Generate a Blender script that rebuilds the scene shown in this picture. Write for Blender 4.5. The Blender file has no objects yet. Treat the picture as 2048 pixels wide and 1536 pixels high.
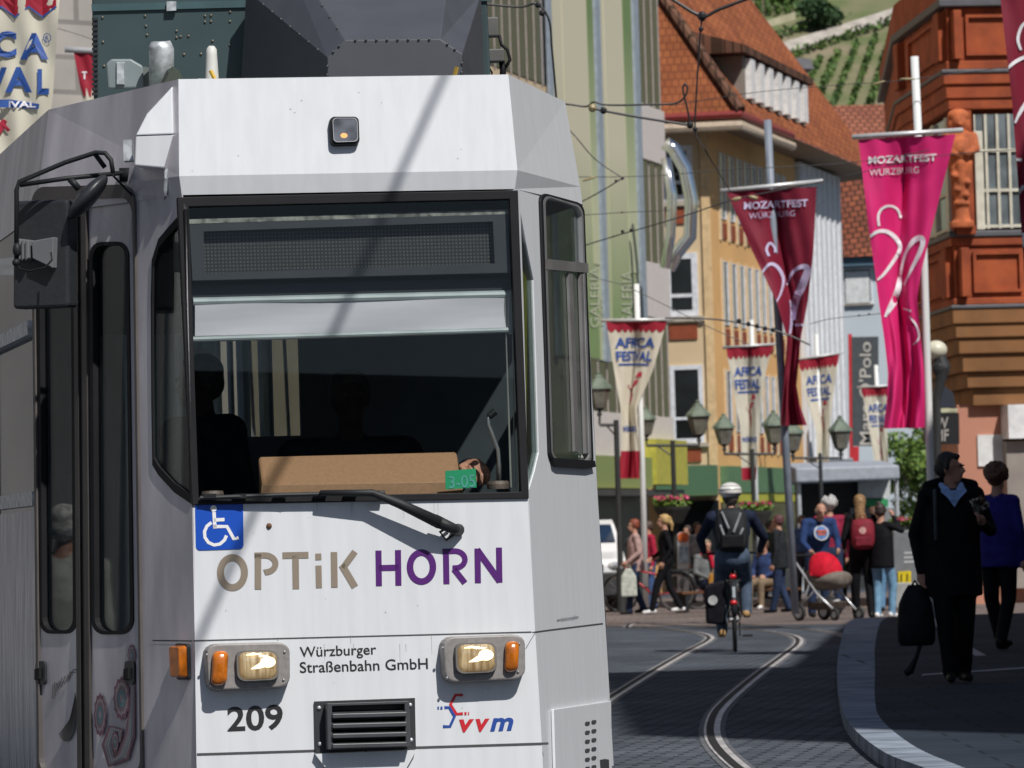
import bpy, bmesh, math, random
from mathutils import Vector, Matrix, geometry
random.seed(7)
SC = bpy.context.scene
COL = SC.collection
R = math.radians

# ------------------------------------------------------------------ camera
CAM_H, FPX, ROLL, PITCH = 1.30, 10600.0, 0.030, math.atan(300 / 10600)
cam_d = bpy.data.cameras.new('camera')
cam = bpy.data.objects.new('camera', cam_d)
COL.objects.link(cam)
cam_d.sensor_width = 36.0
cam_d.lens = 36.0 * FPX / 2048
cam_d.clip_start, cam_d.clip_end = 0.5, 4000
CM = Matrix.Translation((0, 0, CAM_H)) @ Matrix.Rotation(R(90) + PITCH, 4, 'X') @ Matrix.Rotation(-ROLL, 4, 'Z')
cam.matrix_world = CM
cam_d.dof.use_dof = True
cam_d.dof.focus_distance = 21.7
cam_d.dof.aperture_fstop = 13.0
SC.camera = cam

# ------------------------------------------------------------------ light
SUN_AZ, SUN_EL = R(30), R(50)
SUN = Vector((math.sin(SUN_AZ) * math.cos(SUN_EL), -math.cos(SUN_AZ) * math.cos(SUN_EL), math.sin(SUN_EL)))
wd = bpy.data.worlds.new('World')
SC.world = wd
wd.use_nodes = True
bg = wd.node_tree.nodes['Background']
sky = wd.node_tree.nodes.new('ShaderNodeTexSky')
sky.sky_type = 'NISHITA'
sky.sun_disc = False
sky.sun_elevation = SUN_EL
sky.sun_rotation = math.atan2(SUN.x, SUN.y)
hs = wd.node_tree.nodes.new('ShaderNodeHueSaturation')
hs.inputs['Saturation'].default_value = 1.2
wd.node_tree.links.new(sky.outputs[0], hs.inputs['Color'])
wd.node_tree.links.new(hs.outputs[0], bg.inputs[0])
bg.inputs[1].default_value = 0.05
sl = bpy.data.lights.new('sun', 'SUN')
sl.energy = 4.4
sl.angle = R(0.5)
sl.color = (1.0, 0.965, 0.92)
so = bpy.data.objects.new('sun', sl)
COL.objects.link(so)
so.rotation_euler = SUN.to_track_quat('Z', 'Y').to_euler()
SC.view_settings.view_transform = 'Standard'
SC.view_settings.look = 'None'
SC.view_settings.exposure = 0.0
SC.view_settings.gamma = 1.0
SC.cycles.use_denoising = True
SC.cycles.max_bounces = 8
SC.cycles.transparent_max_bounces = 16

# ------------------------------------------------------------------ pixel -> place
def ray(u, v):
    d = CM.to_3x3() @ Vector(((u - 1024) / FPX, (768 - v) / FPX, -1))
    return Vector((0, 0, CAM_H)), d
def at(u, v, Y):
    o, d = ray(u, v)
    return o + d * (Y / d.y)
def hit(u, v, pl, off=0.0):
    o, d = ray(u, v)
    p, n = pl
    q = o + d * ((p + n * off - o).dot(n) / d.dot(n))
    return q
def plane(a, b, c):
    n = (b - a).cross(c - a).normalized()
    if n.dot(Vector((0, 0, CAM_H)) - a) < 0: n = -n
    return (a, n)
def gz(Y):
    return 0.0 if Y <= 66 else -0.006 * (Y - 66)
def gnd(u, v, dz=0.0):
    o, d = ray(u, v)
    Y = 50.0
    for _ in range(30):
        z = gz(Y) + dz
        Y = (z - CAM_H) / d.z * d.y
    return Vector((d.x / d.y * Y, Y, gz(Y) + dz))

# ------------------------------------------------------------------ mesh helpers
MW = {}
def matof(o):
    return MW.get(o.name, Matrix.Identity(4)) if o else Matrix.Identity(4)

class MB:
    def __init__(s): s.v, s.f, s.m = [], [], []
    def add(s, vs, fs, m=0):
        n = len(s.v)
        s.v += [Vector(p) for p in vs]
        s.f += [[i + n for i in f] for f in fs]
        s.m += [m] * len(fs)
        return s
    def hexa(s, p, m=0):   # 8 points: bottom ring 0-3, top ring 4-7
        return s.add(p, [(3, 2, 1, 0), (4, 5, 6, 7), (0, 1, 5, 4), (1, 2, 6, 5), (2, 3, 7, 6), (3, 0, 4, 7)], m)
    def box(s, c, sz, M=None, m=0):
        x, y, z = sz[0] / 2, sz[1] / 2, sz[2] / 2
        ps = [Vector(q) for q in ((-x, -y, -z), (x, -y, -z), (x, y, -z), (-x, y, -z), (-x, -y, z), (x, -y, z), (x, y, z), (-x, y, z))]
        if M: ps = [M @ q for q in ps]
        return s.hexa([q + Vector(c) for q in ps], m)
    def tube(s, pts, r, n=8, m=0, cap=True):
        pts = [Vector(p) for p in pts]
        k = len(pts)
        rs = list(r) if isinstance(r, (list, tuple)) else [r] * k
        vs, fs = [], []
        up = None
        for i in range(k):
            t = (pts[min(i + 1, k - 1)] - pts[max(i - 1, 0)]).normalized()
            if up is None:
                up = Vector((0, 0, 1)) if abs(t.z) < 0.9 else Vector((1, 0, 0))
            a = t.cross(up)
            if a.length < 1e-6: a = t.cross(Vector((0, 1, 0.3)))
            a.normalize()
            b = a.cross(t).normalized()
            up = b
            for j in range(n):
                w = 2 * math.pi * j / n
                vs.append(pts[i] + (a * math.cos(w) + b * math.sin(w)) * rs[i])
        for i in range(k - 1):
            for j in range(n):
                fs.append((i * n + j, i * n + (j + 1) % n, (i + 1) * n + (j + 1) % n, (i + 1) * n + j))
        if cap:
            fs.append(tuple(range(n - 1, -1, -1)))
            fs.append(tuple((k - 1) * n + j for j in range(n)))
        return s.add(vs, fs, m)
    def lathe(s, prof, c=(0, 0, 0), n=16, M=None, m=0):  # profile of (r, z)
        vs, fs = [], []
        for (r, z) in prof:
            for j in range(n):
                w = 2 * math.pi * j / n
                q = Vector((max(r, 1e-4) * math.cos(w), max(r, 1e-4) * math.sin(w), z))
                if M: q = M @ q
                vs.append(q + Vector(c))
        k = len(prof)
        for i in range(k - 1):
            for j in range(n):
                fs.append((i * n + j, i * n + (j + 1) % n, (i + 1) * n + (j + 1) % n, (i + 1) * n + j))
        fs.append(tuple(range(n - 1, -1, -1)))
        fs.append(tuple((k - 1) * n + j for j in range(n)))
        return s.add(vs, fs, m)
    def ell(s, c, r, M=None, n=14, k=9, m=0):
        if not isinstance(r, (tuple, list)): r = (r, r, r)
        vs, fs = [], []
        for i in range(k + 1):
            a = math.pi * i / k
            for j in range(n):
                w = 2 * math.pi * j / n
                sa = max(math.sin(a), 1e-3)
                q = Vector((r[0] * sa * math.cos(w), r[1] * sa * math.sin(w), -r[2] * math.cos(a)))
                if M: q = M @ q
                vs.append(q + Vector(c))
        for i in range(k):
            for j in range(n):
                fs.append((i * n + j, i * n + (j + 1) % n, (i + 1) * n + (j + 1) % n, (i + 1) * n + j))
        fs.append(tuple(range(n - 1, -1, -1)))
        fs.append(tuple(k * n + j for j in range(n)))
        return s.add(vs, fs, m)
    def cap(s, a, b, r0, r1, m=0, n=10):   # tapered capsule, closed
        a, b = Vector(a), Vector(b)
        ax = (b - a)
        L = ax.length
        M = ax.to_track_quat('Z', 'Y').to_matrix() if L > 1e-6 else Matrix.Identity(3)
        prof = [(r0 * math.cos(w), r0 * math.sin(w)) for w in (-1.5, -1.0, -0.5, 0)]
        prof += [(r1 * math.cos(w), L + r1 * math.sin(w)) for w in (0, 0.5, 1.0, 1.5)]
        return s.lathe(prof, a, n, M, m)
    def prism(s, poly, z0, z1, m=0):        # plan polygon of (x, y)
        n = len(poly)
        ar = sum(poly[i][0] * poly[(i + 1) % n][1] - poly[(i + 1) % n][0] * poly[i][1] for i in range(n))
        if ar < 0: poly = poly[::-1]
        vs = [(p[0], p[1], z0) for p in poly] + [(p[0], p[1], z1) for p in poly]
        fs = [tuple(range(n - 1, -1, -1)), tuple(range(n, 2 * n))]
        fs += [(i, (i + 1) % n, n + (i + 1) % n, n + i) for i in range(n)]
        return s.add(vs, fs, m)
    def sheet(s, p, m=0):
        return s.add(p, [tuple(range(len(p)))], m)
    def slab(s, pl, px, o0, o1, m=0, px1=None):   # outline in pixels laid on a plane, given thickness
        a = [hit(u, v, pl, o0) for u, v in px]
        b = [hit(u, v, pl) + pl[1] * o1 for u, v in (px1 or px)]
        a = [hit(u, v, pl) + pl[1] * o0 for u, v in px]
        return s.loft([a, b], m, pl[1])
    def loft(s, rings, m=0, nrm=None, cap=True):
        n = len(rings[0])
        vs = [q for r_ in rings for q in r_]
        fs = []
        a = rings[0]
        ar = Vector((0, 0, 0))
        for i in range(n): ar += Vector(a[i]).cross(Vector(a[(i + 1) % n]))
        ax = nrm if nrm is not None else (Vector(rings[-1][0]) - Vector(a[0]))
        flip = ar.dot(ax) < 0
        for k in range(len(rings) - 1):
            for i in range(n):
                f = (k * n + i, k * n + (i + 1) % n, (k + 1) * n + (i + 1) % n, (k + 1) * n + i)
                fs.append(f[::-1] if flip else f)
        if cap:
            f0 = tuple(range(n)); f1 = tuple((len(rings) - 1) * n + i for i in range(n))
            fs.append(f0 if flip else f0[::-1])
            fs.append(f1[::-1] if flip else f1)
        return s.add(vs, fs, m)
    def ring(s, pl, outer, inner, o0, o1, m=0):
        A = [hit(u, v, pl) + pl[1] * o0 for u, v in outer]
        B = [hit(u, v, pl) + pl[1] * o1 for u, v in outer]
        C_ = [hit(u, v, pl) + pl[1] * o1 for u, v in inner]
        D = [hit(u, v, pl) + pl[1] * o0 for u, v in inner]
        n = len(outer)
        vs = A + B + C_ + D
        fs = []
        for k in range(4):
            k2 = (k + 1) % 4
            for i in range(n):
                j = (i + 1) % n
                fs.append((k * n + i, k * n + j, k2 * n + j, k2 * n + i))
        return s.add(vs, fs, m)
    def build(s, name, mats, parent=None, smooth=False, local=False, bevel=0.0, recalc=True):
        me = bpy.data.meshes.new(name)
        M = Matrix.Identity(4) if local else matof(parent).inverted()
        me.from_pydata([M @ q for q in s.v], [], s.f)
        if not isinstance(mats, (list, tuple)): mats = [mats]
        for mt in mats: me.materials.append(mt)
        me.polygons.foreach_set('material_index', s.m)
        if recalc:
            bm = bmesh.new(); bm.from_mesh(me)
            bmesh.ops.recalc_face_normals(bm, faces=bm.faces)
            bm.to_mesh(me); bm.free()
        if smooth:
            me.polygons.foreach_set('use_smooth', [True] * len(me.polygons))
        me.update()
        o = bpy.data.objects.new(name, me)
        COL.objects.link(o)
        if parent:
            o.parent = parent
            MW[o.name] = matof(parent)
        if bevel:
            b = o.modifiers.new('bevel', 'BEVEL')
            b.width = bevel; b.segments = 2; b.limit_method = 'ANGLE'; b.angle_limit = R(35)
        if smooth == 'auto':
            pass
        return o

def empty(name, loc, rz=0.0):
    o = bpy.data.objects.new(name, None)
    COL.objects.link(o)
    o.location = loc
    o.rotation_euler = (0, 0, rz)
    o.empty_display_size = 0.2
    MW[o.name] = Matrix.Translation(loc) @ Matrix.Rotation(rz, 4, 'Z')
    return o
def tag(o, label, cat, group=None):
    o['label'] = label; o['category'] = cat
    if group: o['group'] = group
    return o
def kind(o, k):
    o['kind'] = k
    return o
def copy_tree(o, loc, rz, label, parent=None, scale=None):
    c = o.copy(); COL.objects.link(c)
    c.parent = parent
    if parent is None:
        c.location = loc; c.rotation_euler = (0, 0, rz); c['label'] = label
        if scale: c.scale = (scale,) * 3
    for ch in list(o.children): copy_tree(ch, None, None, None, c)
    return c

def rr(q, r=0.2, n=4, ry=None):
    """rounded outline inside the pixel quad tl, tr, br, bl; r as a share of width, ry of height"""
    tl, tr, br, bl = [Vector(p) for p in q]
    ry = r if ry is None else ry
    out = []
    for (cx, cy, a0) in ((r, ry, 180), (1 - r, ry, 270), (1 - r, 1 - ry, 0), (r, 1 - ry, 90)):
        for i in range(n + 1):
            w = R(a0 + 90 * i / n)
            x = cx + r * math.cos(w); y = cy + ry * math.sin(w)
            p = (tl * (1 - x) + tr * x) * (1 - y) + (bl * (1 - x) + br * x) * y
            out.append((p.x, p.y))
    return out
def rect(x0, y0, x1, y1): return [(x0, y0), (x1, y0), (x1, y1), (x0, y1)]
def inset(px, k):
    cx = sum(p[0] for p in px) / len(px); cy = sum(p[1] for p in px) / len(px)
    return [(cx + (p[0] - cx) * k, cy + (p[1] - cy) * k) for p in px]

def inset2(px, bx, by=None):
    by = bx if by is None else by
    us = [p[0] for p in px]; vs = [p[1] for p in px]
    cx, cy = (min(us) + max(us)) / 2, (min(vs) + max(vs)) / 2
    kx, ky = 1 - 2 * bx / (max(us) - min(us)), 1 - 2 * by / (max(vs) - min(vs))
    return [(cx + (p[0] - cx) * kx, cy + (p[1] - cy) * ky) for p in px]
def text_mesh(txt, bold=0.0, shear=0.0, align='LEFT', res=4):
    """glyph triangles of the built-in font as (verts2d, faces), cap height about 0.73"""
    cu = bpy.data.curves.new('lettering', 'FONT')
    cu.body = txt; cu.offset = bold; cu.shear = shear; cu.resolution_u = res
    cu.align_x = align
    ob = bpy.data.objects.new('lettering', cu)
    COL.objects.link(ob)
    dg = bpy.context.evaluated_depsgraph_get()
    me = bpy.data.meshes.new_from_object(ob.evaluated_get(dg))
    vs = [(v.co.x, v.co.y) for v in me.vertices]
    fs = [tuple(p.vertices) for p in me.polygons]
    bpy.data.objects.remove(ob); bpy.data.curves.remove(cu); bpy.data.meshes.remove(me)
    return vs, fs
def text_fit(mb, txt, fn, bold=0.0, shear=0.0, m=0):
    """map glyphs, normalised to 0..1 in x and 0..1 in y (top=0), through fn(x, y) -> point"""
    vs, fs = text_mesh(txt, bold, shear)
    if not vs: return
    x0 = min(p[0] for p in vs); x1 = max(p[0] for p in vs)
    y0 = min(p[1] for p in vs); y1 = max(p[1] for p in vs)
    mb.add([fn((p[0] - x0) / (x1 - x0), 1 - (p[1] - y0) / (y1 - y0)) for p in vs], fs, m)
def text_quad(mb, txt, q, pl, off, bold=0.0, shear=0.0, m=0):
    tl, tr, br, bl = [Vector(p) for p in q]
    def fn(x, y):
        p = (tl * (1 - x) + tr * x) * (1 - y) + (bl * (1 - x) + br * x) * y
        return hit(p.x, p.y, pl) + pl[1] * off
    text_fit(mb, txt, fn, bold, shear, m)
def strokes(mb, lines, w, fn, m=0):
    """flat pen strokes: each line a list of pixel points, w width in pixels (or per point)"""
    for ln in lines:
        n = len(ln)
        L, Rr = [], []
        ws = w if not isinstance(w, dict) else w.get(id(ln))
        for i in range(n):
            p = Vector(ln[i][:2])
            t = Vector(ln[min(i + 1, n - 1)][:2]) - Vector(ln[max(i - 1, 0)][:2])
            if t.length < 1e-6: t = Vector((1, 0))
            t.normalize()
            nn = Vector((-t.y, t.x))
            hw = (ln[i][2] if len(ln[i]) > 2 else w) / 2
            L.append(fn(*(p + nn * hw))); Rr.append(fn(*(p - nn * hw)))
        vs = L + Rr
        mb.add(vs, [(i, i + 1, n + i + 1, n + i) for i in range(n - 1)], m)
def arc(cx, cy, rx, ry, a0, a1, n=20):
    return [(cx + rx * math.cos(R(a0 + (a1 - a0) * i / n)), cy + ry * math.sin(R(a0 + (a1 - a0) * i / n))) for i in range(n + 1)]

# ------------------------------------------------------------------ materials
def mat(name, col, rough=0.6, metal=0.0, var=0.12, scale=6.0, bump=0.0, stretch=(1, 1, 1), col2=None, spec=0.5, emit=None, coat=0.0, detail=5.0, lo=0.35, hi=0.65):
    m = bpy.data.materials.new(name)
    m.use_nodes = True
    nt = m.node_tree
    b = nt.nodes['Principled BSDF']
    b.inputs['Roughness'].default_value = rough
    b.inputs['Metallic'].default_value = metal
    b.inputs['Specular IOR Level'].default_value = spec
    b.inputs['Coat Weight'].default_value = coat
    b.inputs['Coat Roughness'].default_value = 0.08
    tc = nt.nodes.new('ShaderNodeTexCoord')
    mp = nt.nodes.new('ShaderNodeMapping')
    mp.inputs['Scale'].default_value = stretch
    nt.links.new(tc.outputs['Object'], mp.inputs[0])
    nz = nt.nodes.new('ShaderNodeTexNoise')
    nz.inputs['Scale'].default_value = scale
    nz.inputs['Detail'].default_value = detail
    nt.links.new(mp.outputs[0], nz.inputs['Vector'])
    rp = nt.nodes.new('ShaderNodeValToRGB')
    c2 = col2 or tuple(c * (1 - var) for c in col)
    c1 = col if col2 else tuple(min(1, c * (1 + var)) for c in col)
    rp.color_ramp.elements[0].position = lo; rp.color_ramp.elements[0].color = (*c2, 1)
    rp.color_ramp.elements[1].position = hi; rp.color_ramp.elements[1].color = (*c1, 1)
    nt.links.new(nz.outputs[0], rp.inputs[0])
    nt.links.new(rp.outputs[0], b.inputs['Base Color'])
    if bump:
        bp = nt.nodes.new('ShaderNodeBump')
        bp.inputs['Strength'].default_value = bump
        bp.inputs['Distance'].default_value = 0.02
        nt.links.new(nz.outputs[0], bp.inputs['Height'])
        nt.links.new(bp.outputs[0], b.inputs['Normal'])
    if emit:
        b.inputs['Emission Color'].default_value = (*emit[0], 1)
        b.inputs['Emission Strength'].default_value = emit[1]
    return m
def glass(name, tint, refl=0.0, rough=0.0):
    """thin pane: tinted see-through with a mirror share that grows towards grazing view"""
    m = bpy.data.materials.new(name)
    m.use_nodes = True
    nt = m.node_tree
    for n in list(nt.nodes):
        if n.type != 'OUTPUT_MATERIAL': nt.nodes.remove(n)
    out = [n for n in nt.nodes if n.type == 'OUTPUT_MATERIAL'][0]
    tr = nt.nodes.new('ShaderNodeBsdfTransparent'); tr.inputs[0].default_value = (*tint, 1)
    gl = nt.nodes.new('ShaderNodeBsdfGlossy'); gl.inputs['Roughness'].default_value = rough
    lw = nt.nodes.new('ShaderNodeLayerWeight'); lw.inputs[0].default_value = 0.5
    pw = nt.nodes.new('ShaderNodeMath'); pw.operation = 'POWER'; pw.inputs[1].default_value = 5.0
    ad = nt.nodes.new('ShaderNodeMath'); ad.operation = 'MULTIPLY_ADD'; ad.inputs[1].default_value = 0.9 - refl; ad.inputs[2].default_value = 0.025 + refl
    mx = nt.nodes.new('ShaderNodeMixShader')
    nt.links.new(lw.outputs['Facing'], pw.inputs[0]); nt.links.new(pw.outputs[0], ad.inputs[0]); nt.links.new(ad.outputs[0], mx.inputs[0])
    nt.links.new(tr.outputs[0], mx.inputs[1]); nt.links.new(gl.outputs[0], mx.inputs[2])
    nt.links.new(mx.outputs[0], out.inputs[0])
    return m
def brick(name, c1, c2, mortar, w, h, gap=0.02, rough=0.8, bump=0.4, rot=0.0, axis='XY', freq=0.5, off=0.5):
    m = mat(name, c1, rough, spec=0.15)
    nt = m.node_tree
    b = nt.nodes['Principled BSDF']
    tc = nt.nodes.new('ShaderNodeTexCoord')
    mp = nt.nodes.new('ShaderNodeMapping')
    nt.links.new(tc.outputs['Object'], mp.inputs[0])
    if axis == 'XZ': mp.inputs['Rotation'].default_value = (R(-90), 0, rot)
    elif axis == 'YZ': mp.inputs['Rotation'].default_value = (R(-90), 0, R(90))
    else: mp.inputs['Rotation'].default_value = (0, 0, rot)
    bt = nt.nodes.new('ShaderNodeTexBrick')
    bt.inputs['Color1'].default_value = (*c1, 1); bt.inputs['Color2'].default_value = (*c2, 1); bt.inputs['Mortar'].default_value = (*mortar, 1)
    bt.inputs['Scale'].default_value = 1.0
    bt.inputs['Brick Width'].default_value = w; bt.inputs['Row Height'].default_value = h
    bt.inputs['Mortar Size'].default_value = gap
    bt.offset = off
    nt.links.new(mp.outputs[0], bt.inputs[0])
    nz = nt.nodes.new('ShaderNodeTexNoise'); nz.inputs['Scale'].default_value = freq; nz.inputs['Detail'].default_value = 6
    nt.links.new(tc.outputs['Object'], nz.inputs['Vector'])
    mx = nt.nodes.new('ShaderNodeMix'); mx.data_type = 'RGBA'; mx.blend_type = 'MULTIPLY'
    mx.inputs[0].default_value = 1.0
    mr = nt.nodes.new('ShaderNodeMapRange'); mr.inputs[1].default_value = 0.3; mr.inputs[2].default_value = 0.7; mr.inputs[3].default_value = 0.65; mr.inputs[4].default_value = 1.25
    nt.links.new(nz.outputs[0], mr.inputs[0])
    nt.links.new(bt.outputs[0], mx.inputs[6]); nt.links.new(mr.outputs[0], mx.inputs[7])
    nt.links.new(mx.outputs[2], b.inputs['Base Color'])
    bp = nt.nodes.new('ShaderNodeBump'); bp.inputs['Strength'].default_value = bump; bp.inputs['Distance'].default_value = 0.02; bp.invert = True
    nt.links.new(bt.outputs['Fac'], bp.inputs['Height']); nt.links.new(bp.outputs[0], b.inputs['Normal'])
    return m

M_ = {}
def mm(key, *a, **k):
    if key not in M_: M_[key] = mat(key, *a, **k)
    return M_[key]
white_paint = mat('white_paint', (0.67, 0.69, 0.715), 0.38, var=0.03, scale=3, stretch=(9, 9, 0.7), coat=0.2)
grey_wrap = mat('grey_vinyl_wrap', (0.74, 0.71, 0.74), 0.30, 0.05, scale=1.6, stretch=(3, 3, 0.8), col2=(0.46, 0.44, 0.48), coat=0.2)
silver_wrap = mat('silver_vinyl_wrap', (0.62, 0.64, 0.70), 0.25, 0.45, scale=5, stretch=(7, 7, 0.5), col2=(0.10, 0.13, 0.22), bump=0.3)
black_rubber = mat('black_rubber', (0.014, 0.014, 0.016), 0.6, spec=0.2)
black_plastic = mat('black_plastic', (0.028, 0.030, 0.034), 0.42, bump=0.05, scale=60)
black_metal = mat('black_metal', (0.016, 0.018, 0.02), 0.55, spec=0.3)
grey_plastic = mat('grey_plastic', (0.20, 0.19, 0.18), 0.5)
steel = mat('steel', (0.45, 0.46, 0.47), 0.35, 0.8)
galv = mat('galvanised_steel', (0.55, 0.58, 0.60), 0.5, 0.5, scale=30, var=0.3)
dark_interior = mat('dark_interior', (0.018, 0.019, 0.022), 0.8)
white_wood = mat('white_pole_paint', (0.72, 0.74, 0.73), 0.5, scale=4, stretch=(20, 20, 0.4), var=0.08)
def remesh(mb, vox, smooth=4):
    me = bpy.data.meshes.new('tmp'); me.from_pydata([tuple(v) for v in mb.v], [], mb.f)
    bm = bmesh.new(); bm.from_mesh(me); bmesh.ops.recalc_face_normals(bm, faces=bm.faces); bm.to_mesh(me); bm.free()
    o = bpy.data.objects.new('tmp', me); COL.objects.link(o)
    r = o.modifiers.new('r', 'REMESH'); r.mode = 'VOXEL'; r.voxel_size = vox; r.use_smooth_shade = True
    s = o.modifiers.new('s', 'SMOOTH'); s.factor = 0.5; s.iterations = smooth
    dg = bpy.context.evaluated_depsgraph_get()
    out = bpy.data.meshes.new_from_object(o.evaluated_get(dg))
    bpy.data.objects.remove(o); bpy.data.meshes.remove(me)
    return out
# ================================================================== TRAM
TH = R(10.3)
tram = empty('tram', (-0.61, 21.24, 0.0), TH)
tag(tram, 'white tram with grey patterned side, headlights lit, standing nose towards the viewer', 'tram')
TM = matof(tram)
def tl(x, y, z): return TM @ Vector((x, y, z))
ZL = [0.30, 0.43, 0.92, 1.46, 2.70, 2.775, 3.17]
SF = [0.70, 0.70, 0.69, 0.68, 0.68, 0.69, 0.675]
YF = [0.00, 0.0067, 0.0321, 0.06, 0.13, 0.115, 0.175]
ST = [1.22, 1.22, 1.215, 1.195, 1.168, 1.16, 1.105]
YT = 1.20
ZT = [0.30, 0.43, 0.92, 1.46, 2.70, 2.775, 3.14]
def fr(i, sgn): return tl(sgn * SF[i], YF[i], ZL[i])
def tp(i, sgn): return tl(sgn * ST[i], YT, ZT[i])
PF = plane(fr(1, -1), fr(1, 1), fr(3, 1))        # lower front
PW = plane(fr(3, -1), fr(3, 1), fr(4, 1))        # windscreen
PD = plane(fr(5, -1), fr(5, 1), fr(6, 1))        # dome above the windscreen
PLI = plane(fr(4, -1), fr(4, 1), fr(5, 1))
PL = plane(fr(2, -1), fr(4, -1), tp(3, -1))      # tapered side with the doors
PR = plane(fr(2, 1), fr(4, 1), tp(3, 1))         # tapered side with the cab window
PB = plane(tl(-1.205, 2, 1.3), tl(-1.205, 6, 1.3), tl(-1.205, 2, 2.3))
def panel(pl, outer, holes, thick, mats, name, parent, m=0):
    """flat panel (3-D outline) with pixel holes, given a little thickness"""
    o = [Vector(p) for p in outer]
    hs = [[hit(u, v, pl) for u, v in h] for h in holes]
    n = pl[1]
    ax = (o[1] - o[0]).normalized(); ay = n.cross(ax)
    loops = [o] + hs
    flat = [[Vector(((p - o[0]).dot(ax), (p - o[0]).dot(ay), 0)) for p in L] for L in loops]
    tris = geometry.tessellate_polygon(flat)
    allp = [p for L in loops for p in L]
    mb = MB()
    k = len(allp)
    fs = [tuple(t) for t in tris] + [tuple(i + k for i in t) for t in tris]
    b = 0
    for L in loops:
        c = len(L)
        fs += [(b + i, b + (i + 1) % c, b + (i + 1) % c + k, b + i + k) for i in range(c)]
        b += c
    mb.add(allp + [p - n * thick for p in allp], fs)
    return mb.build(name, mats, parent)

# --- body shell: lower front, dome, roof, sides and tail
shell = MB()
def strip(i, j, mi=0):
    shell.add([fr(i, -1), fr(i, 1), fr(j, 1), fr(j, -1)], [(0, 1, 2, 3)], mi)
strip(0, 1); strip(1, 2); strip(2, 3); strip(4, 5); strip(5, 6)
body_side = MB()
for sg in (-1, 1):
    tgt = body_side if sg < 0 else shell
    for i, j in ((4, 5), (5, 6)):
        tgt.add([fr(i, sg), tp(i, sg), tp(j, sg), fr(j, sg)], [(0, 1, 2, 3)])
    for i, j in ((0, 1), (1, 2), (2, 3), (3, 4), (4, 5), (5, 6)):
        if (i, j) == (3, 4): continue
        a, b = tp(i, sg), tp(j, sg)
        mbz = body_side if sg < 0 else shell
        mbz.add([a, tl(sg * ST[i], 14, ZT[i]), tl(sg * ST[j], 14, ZT[j]), b], [(0, 1, 2, 3)], 1 if (sg < 0 and i < 3) else 0)
rf = MB()
rf.add([fr(6, -1), fr(6, 1), tp(6, 1), tl(1.105, 14, 3.14), tl(-1.105, 14, 3.14), tp(6, -1), tl(0, 0.5, 3.20), tl(0, 14, 3.24)],
       [(0, 1, 6), (1, 2, 6), (2, 3, 7, 6), (6, 7, 4, 5), (5, 0, 6)])
shell_o = shell.build('body_shell', white_paint, tram)
side_o = body_side.build('side_shell', [grey_wrap, silver_wrap], tram)
side_o['label'] = 'shaded grey foil covered tram side with reflective silver skirt'
rf.build('roof', mat('roof_paint', (0.16, 0.18, 0.16), 0.6, scale=9), tram)
MB().hexa([tl(x, y, z) for z in (0.30, 0.34) for x, y in ((-1.15, 0.9), (1.15, 0.9), (1.15, 13.9), (-1.15, 13.9))]).build('floor', dark_interior, tram)
MB().hexa([tl(x, y, z) for z in (0.34, 3.1) for x, y in ((-1.04, 13.8), (1.04, 13.8), (1.04, 13.9), (-1.04, 13.9))]).build('tail_panel', grey_wrap, tram)
for y in (2.2, 3.9, 9.2, 10.9):
    mb = MB()
    for sx in (-1, 1): mb.tube([tl(sx * .62, y, .34), tl(sx * .48, y, .34)], .33, 20)
    mb.tube([tl(-.5, y, .34), tl(.5, y, .34)], .06, 8)
    mb.build('wheelset', steel, tram)
# seam lines and drip edge
dark_line = mat('panel_gap', (0.06, 0.06, 0.065), 0.7)
g = MB()
def seam(pl, pts, w=3.0, off=0.0015):
    strokes(g, [pts], w, lambda u, v: hit(u, v, pl, off))
seam(PF, [(386, 1281.5), (1063, 1264)], 2.6)
seam(PF, [(394, 1509), (1097, 1487)], 5)
seam(PR, [(1064, 1265), (1100, 1260), (1206, 1247)], 2.6)
seam(PF, [(732, 1502), (733, 1560)], 3)
seam(PL, [(305, 1281), (384, 1282)], 2.6)
g.build('panel_seam', dark_line, tram)
# lower corner panel with louvres on the right
mb = MB()
mb.slab(PR, [(1101, 1419), (1216, 1402), (1219, 1600), (1106, 1600)], 0.002, 0.014)
sk = mb.build('skirt_panel', white_paint, tram, bevel=0.003)
mb = MB()
for r_ in range(6):
    for c in range(2):
        x, y = 1163 + c * 13, 1444 + r_ * 18 - c * 3
        mb.slab(PR, rr([(x, y), (x + 9, y - 1), (x + 9, y + 6), (x, y + 7)], 0.3, 2), 0.0145, 0.017)
mb.build('louvre', mat('louvre_dark', (0.05, 0.05, 0.055), 0.7), sk)

# --- right tapered side with cab window
wing_r = [(1034, 402), (1053, 485), (1068, 560), (1073, 700), (1079, 905), (1071, 940), (1056, 992)]
cabw_o = rr([(1076, 384), (1164, 408), (1183, 936), (1095, 925)], 0.16, 5, 0.035)
cabw_h = inset(cabw_o, 0.97)
pr_outer = [fr(0, 1), fr(1, 1), fr(2, 1), fr(3, 1), fr(4, 1), tp(4, 1), tp(3, 1), tp(2, 1), tp(1, 1), tp(0, 1)]
pr_outer = [p - PR[1] * ((p - PR[0]).dot(PR[1])) for p in pr_outer]
wr = [(max(u, 1041) if k else u, v) for k, (u, v) in enumerate(wing_r)]
wing_in = [(1041, 425), (1052, 485), (1067, 560), (1072, 700), (1078, 905), (1070, 940), (1058, 980), (1054, 900), (1047, 600)]
panel(PR, pr_outer, [cabw_h, wing_in], 0.03, white_paint, 'cab_side_panel', tram)
tglass = glass('tram_glass', (0.90, 0.92, 0.92), 0.0)
sglass = glass('side_glass', (0.66, 0.72, 0.70), 0.035)
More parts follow.
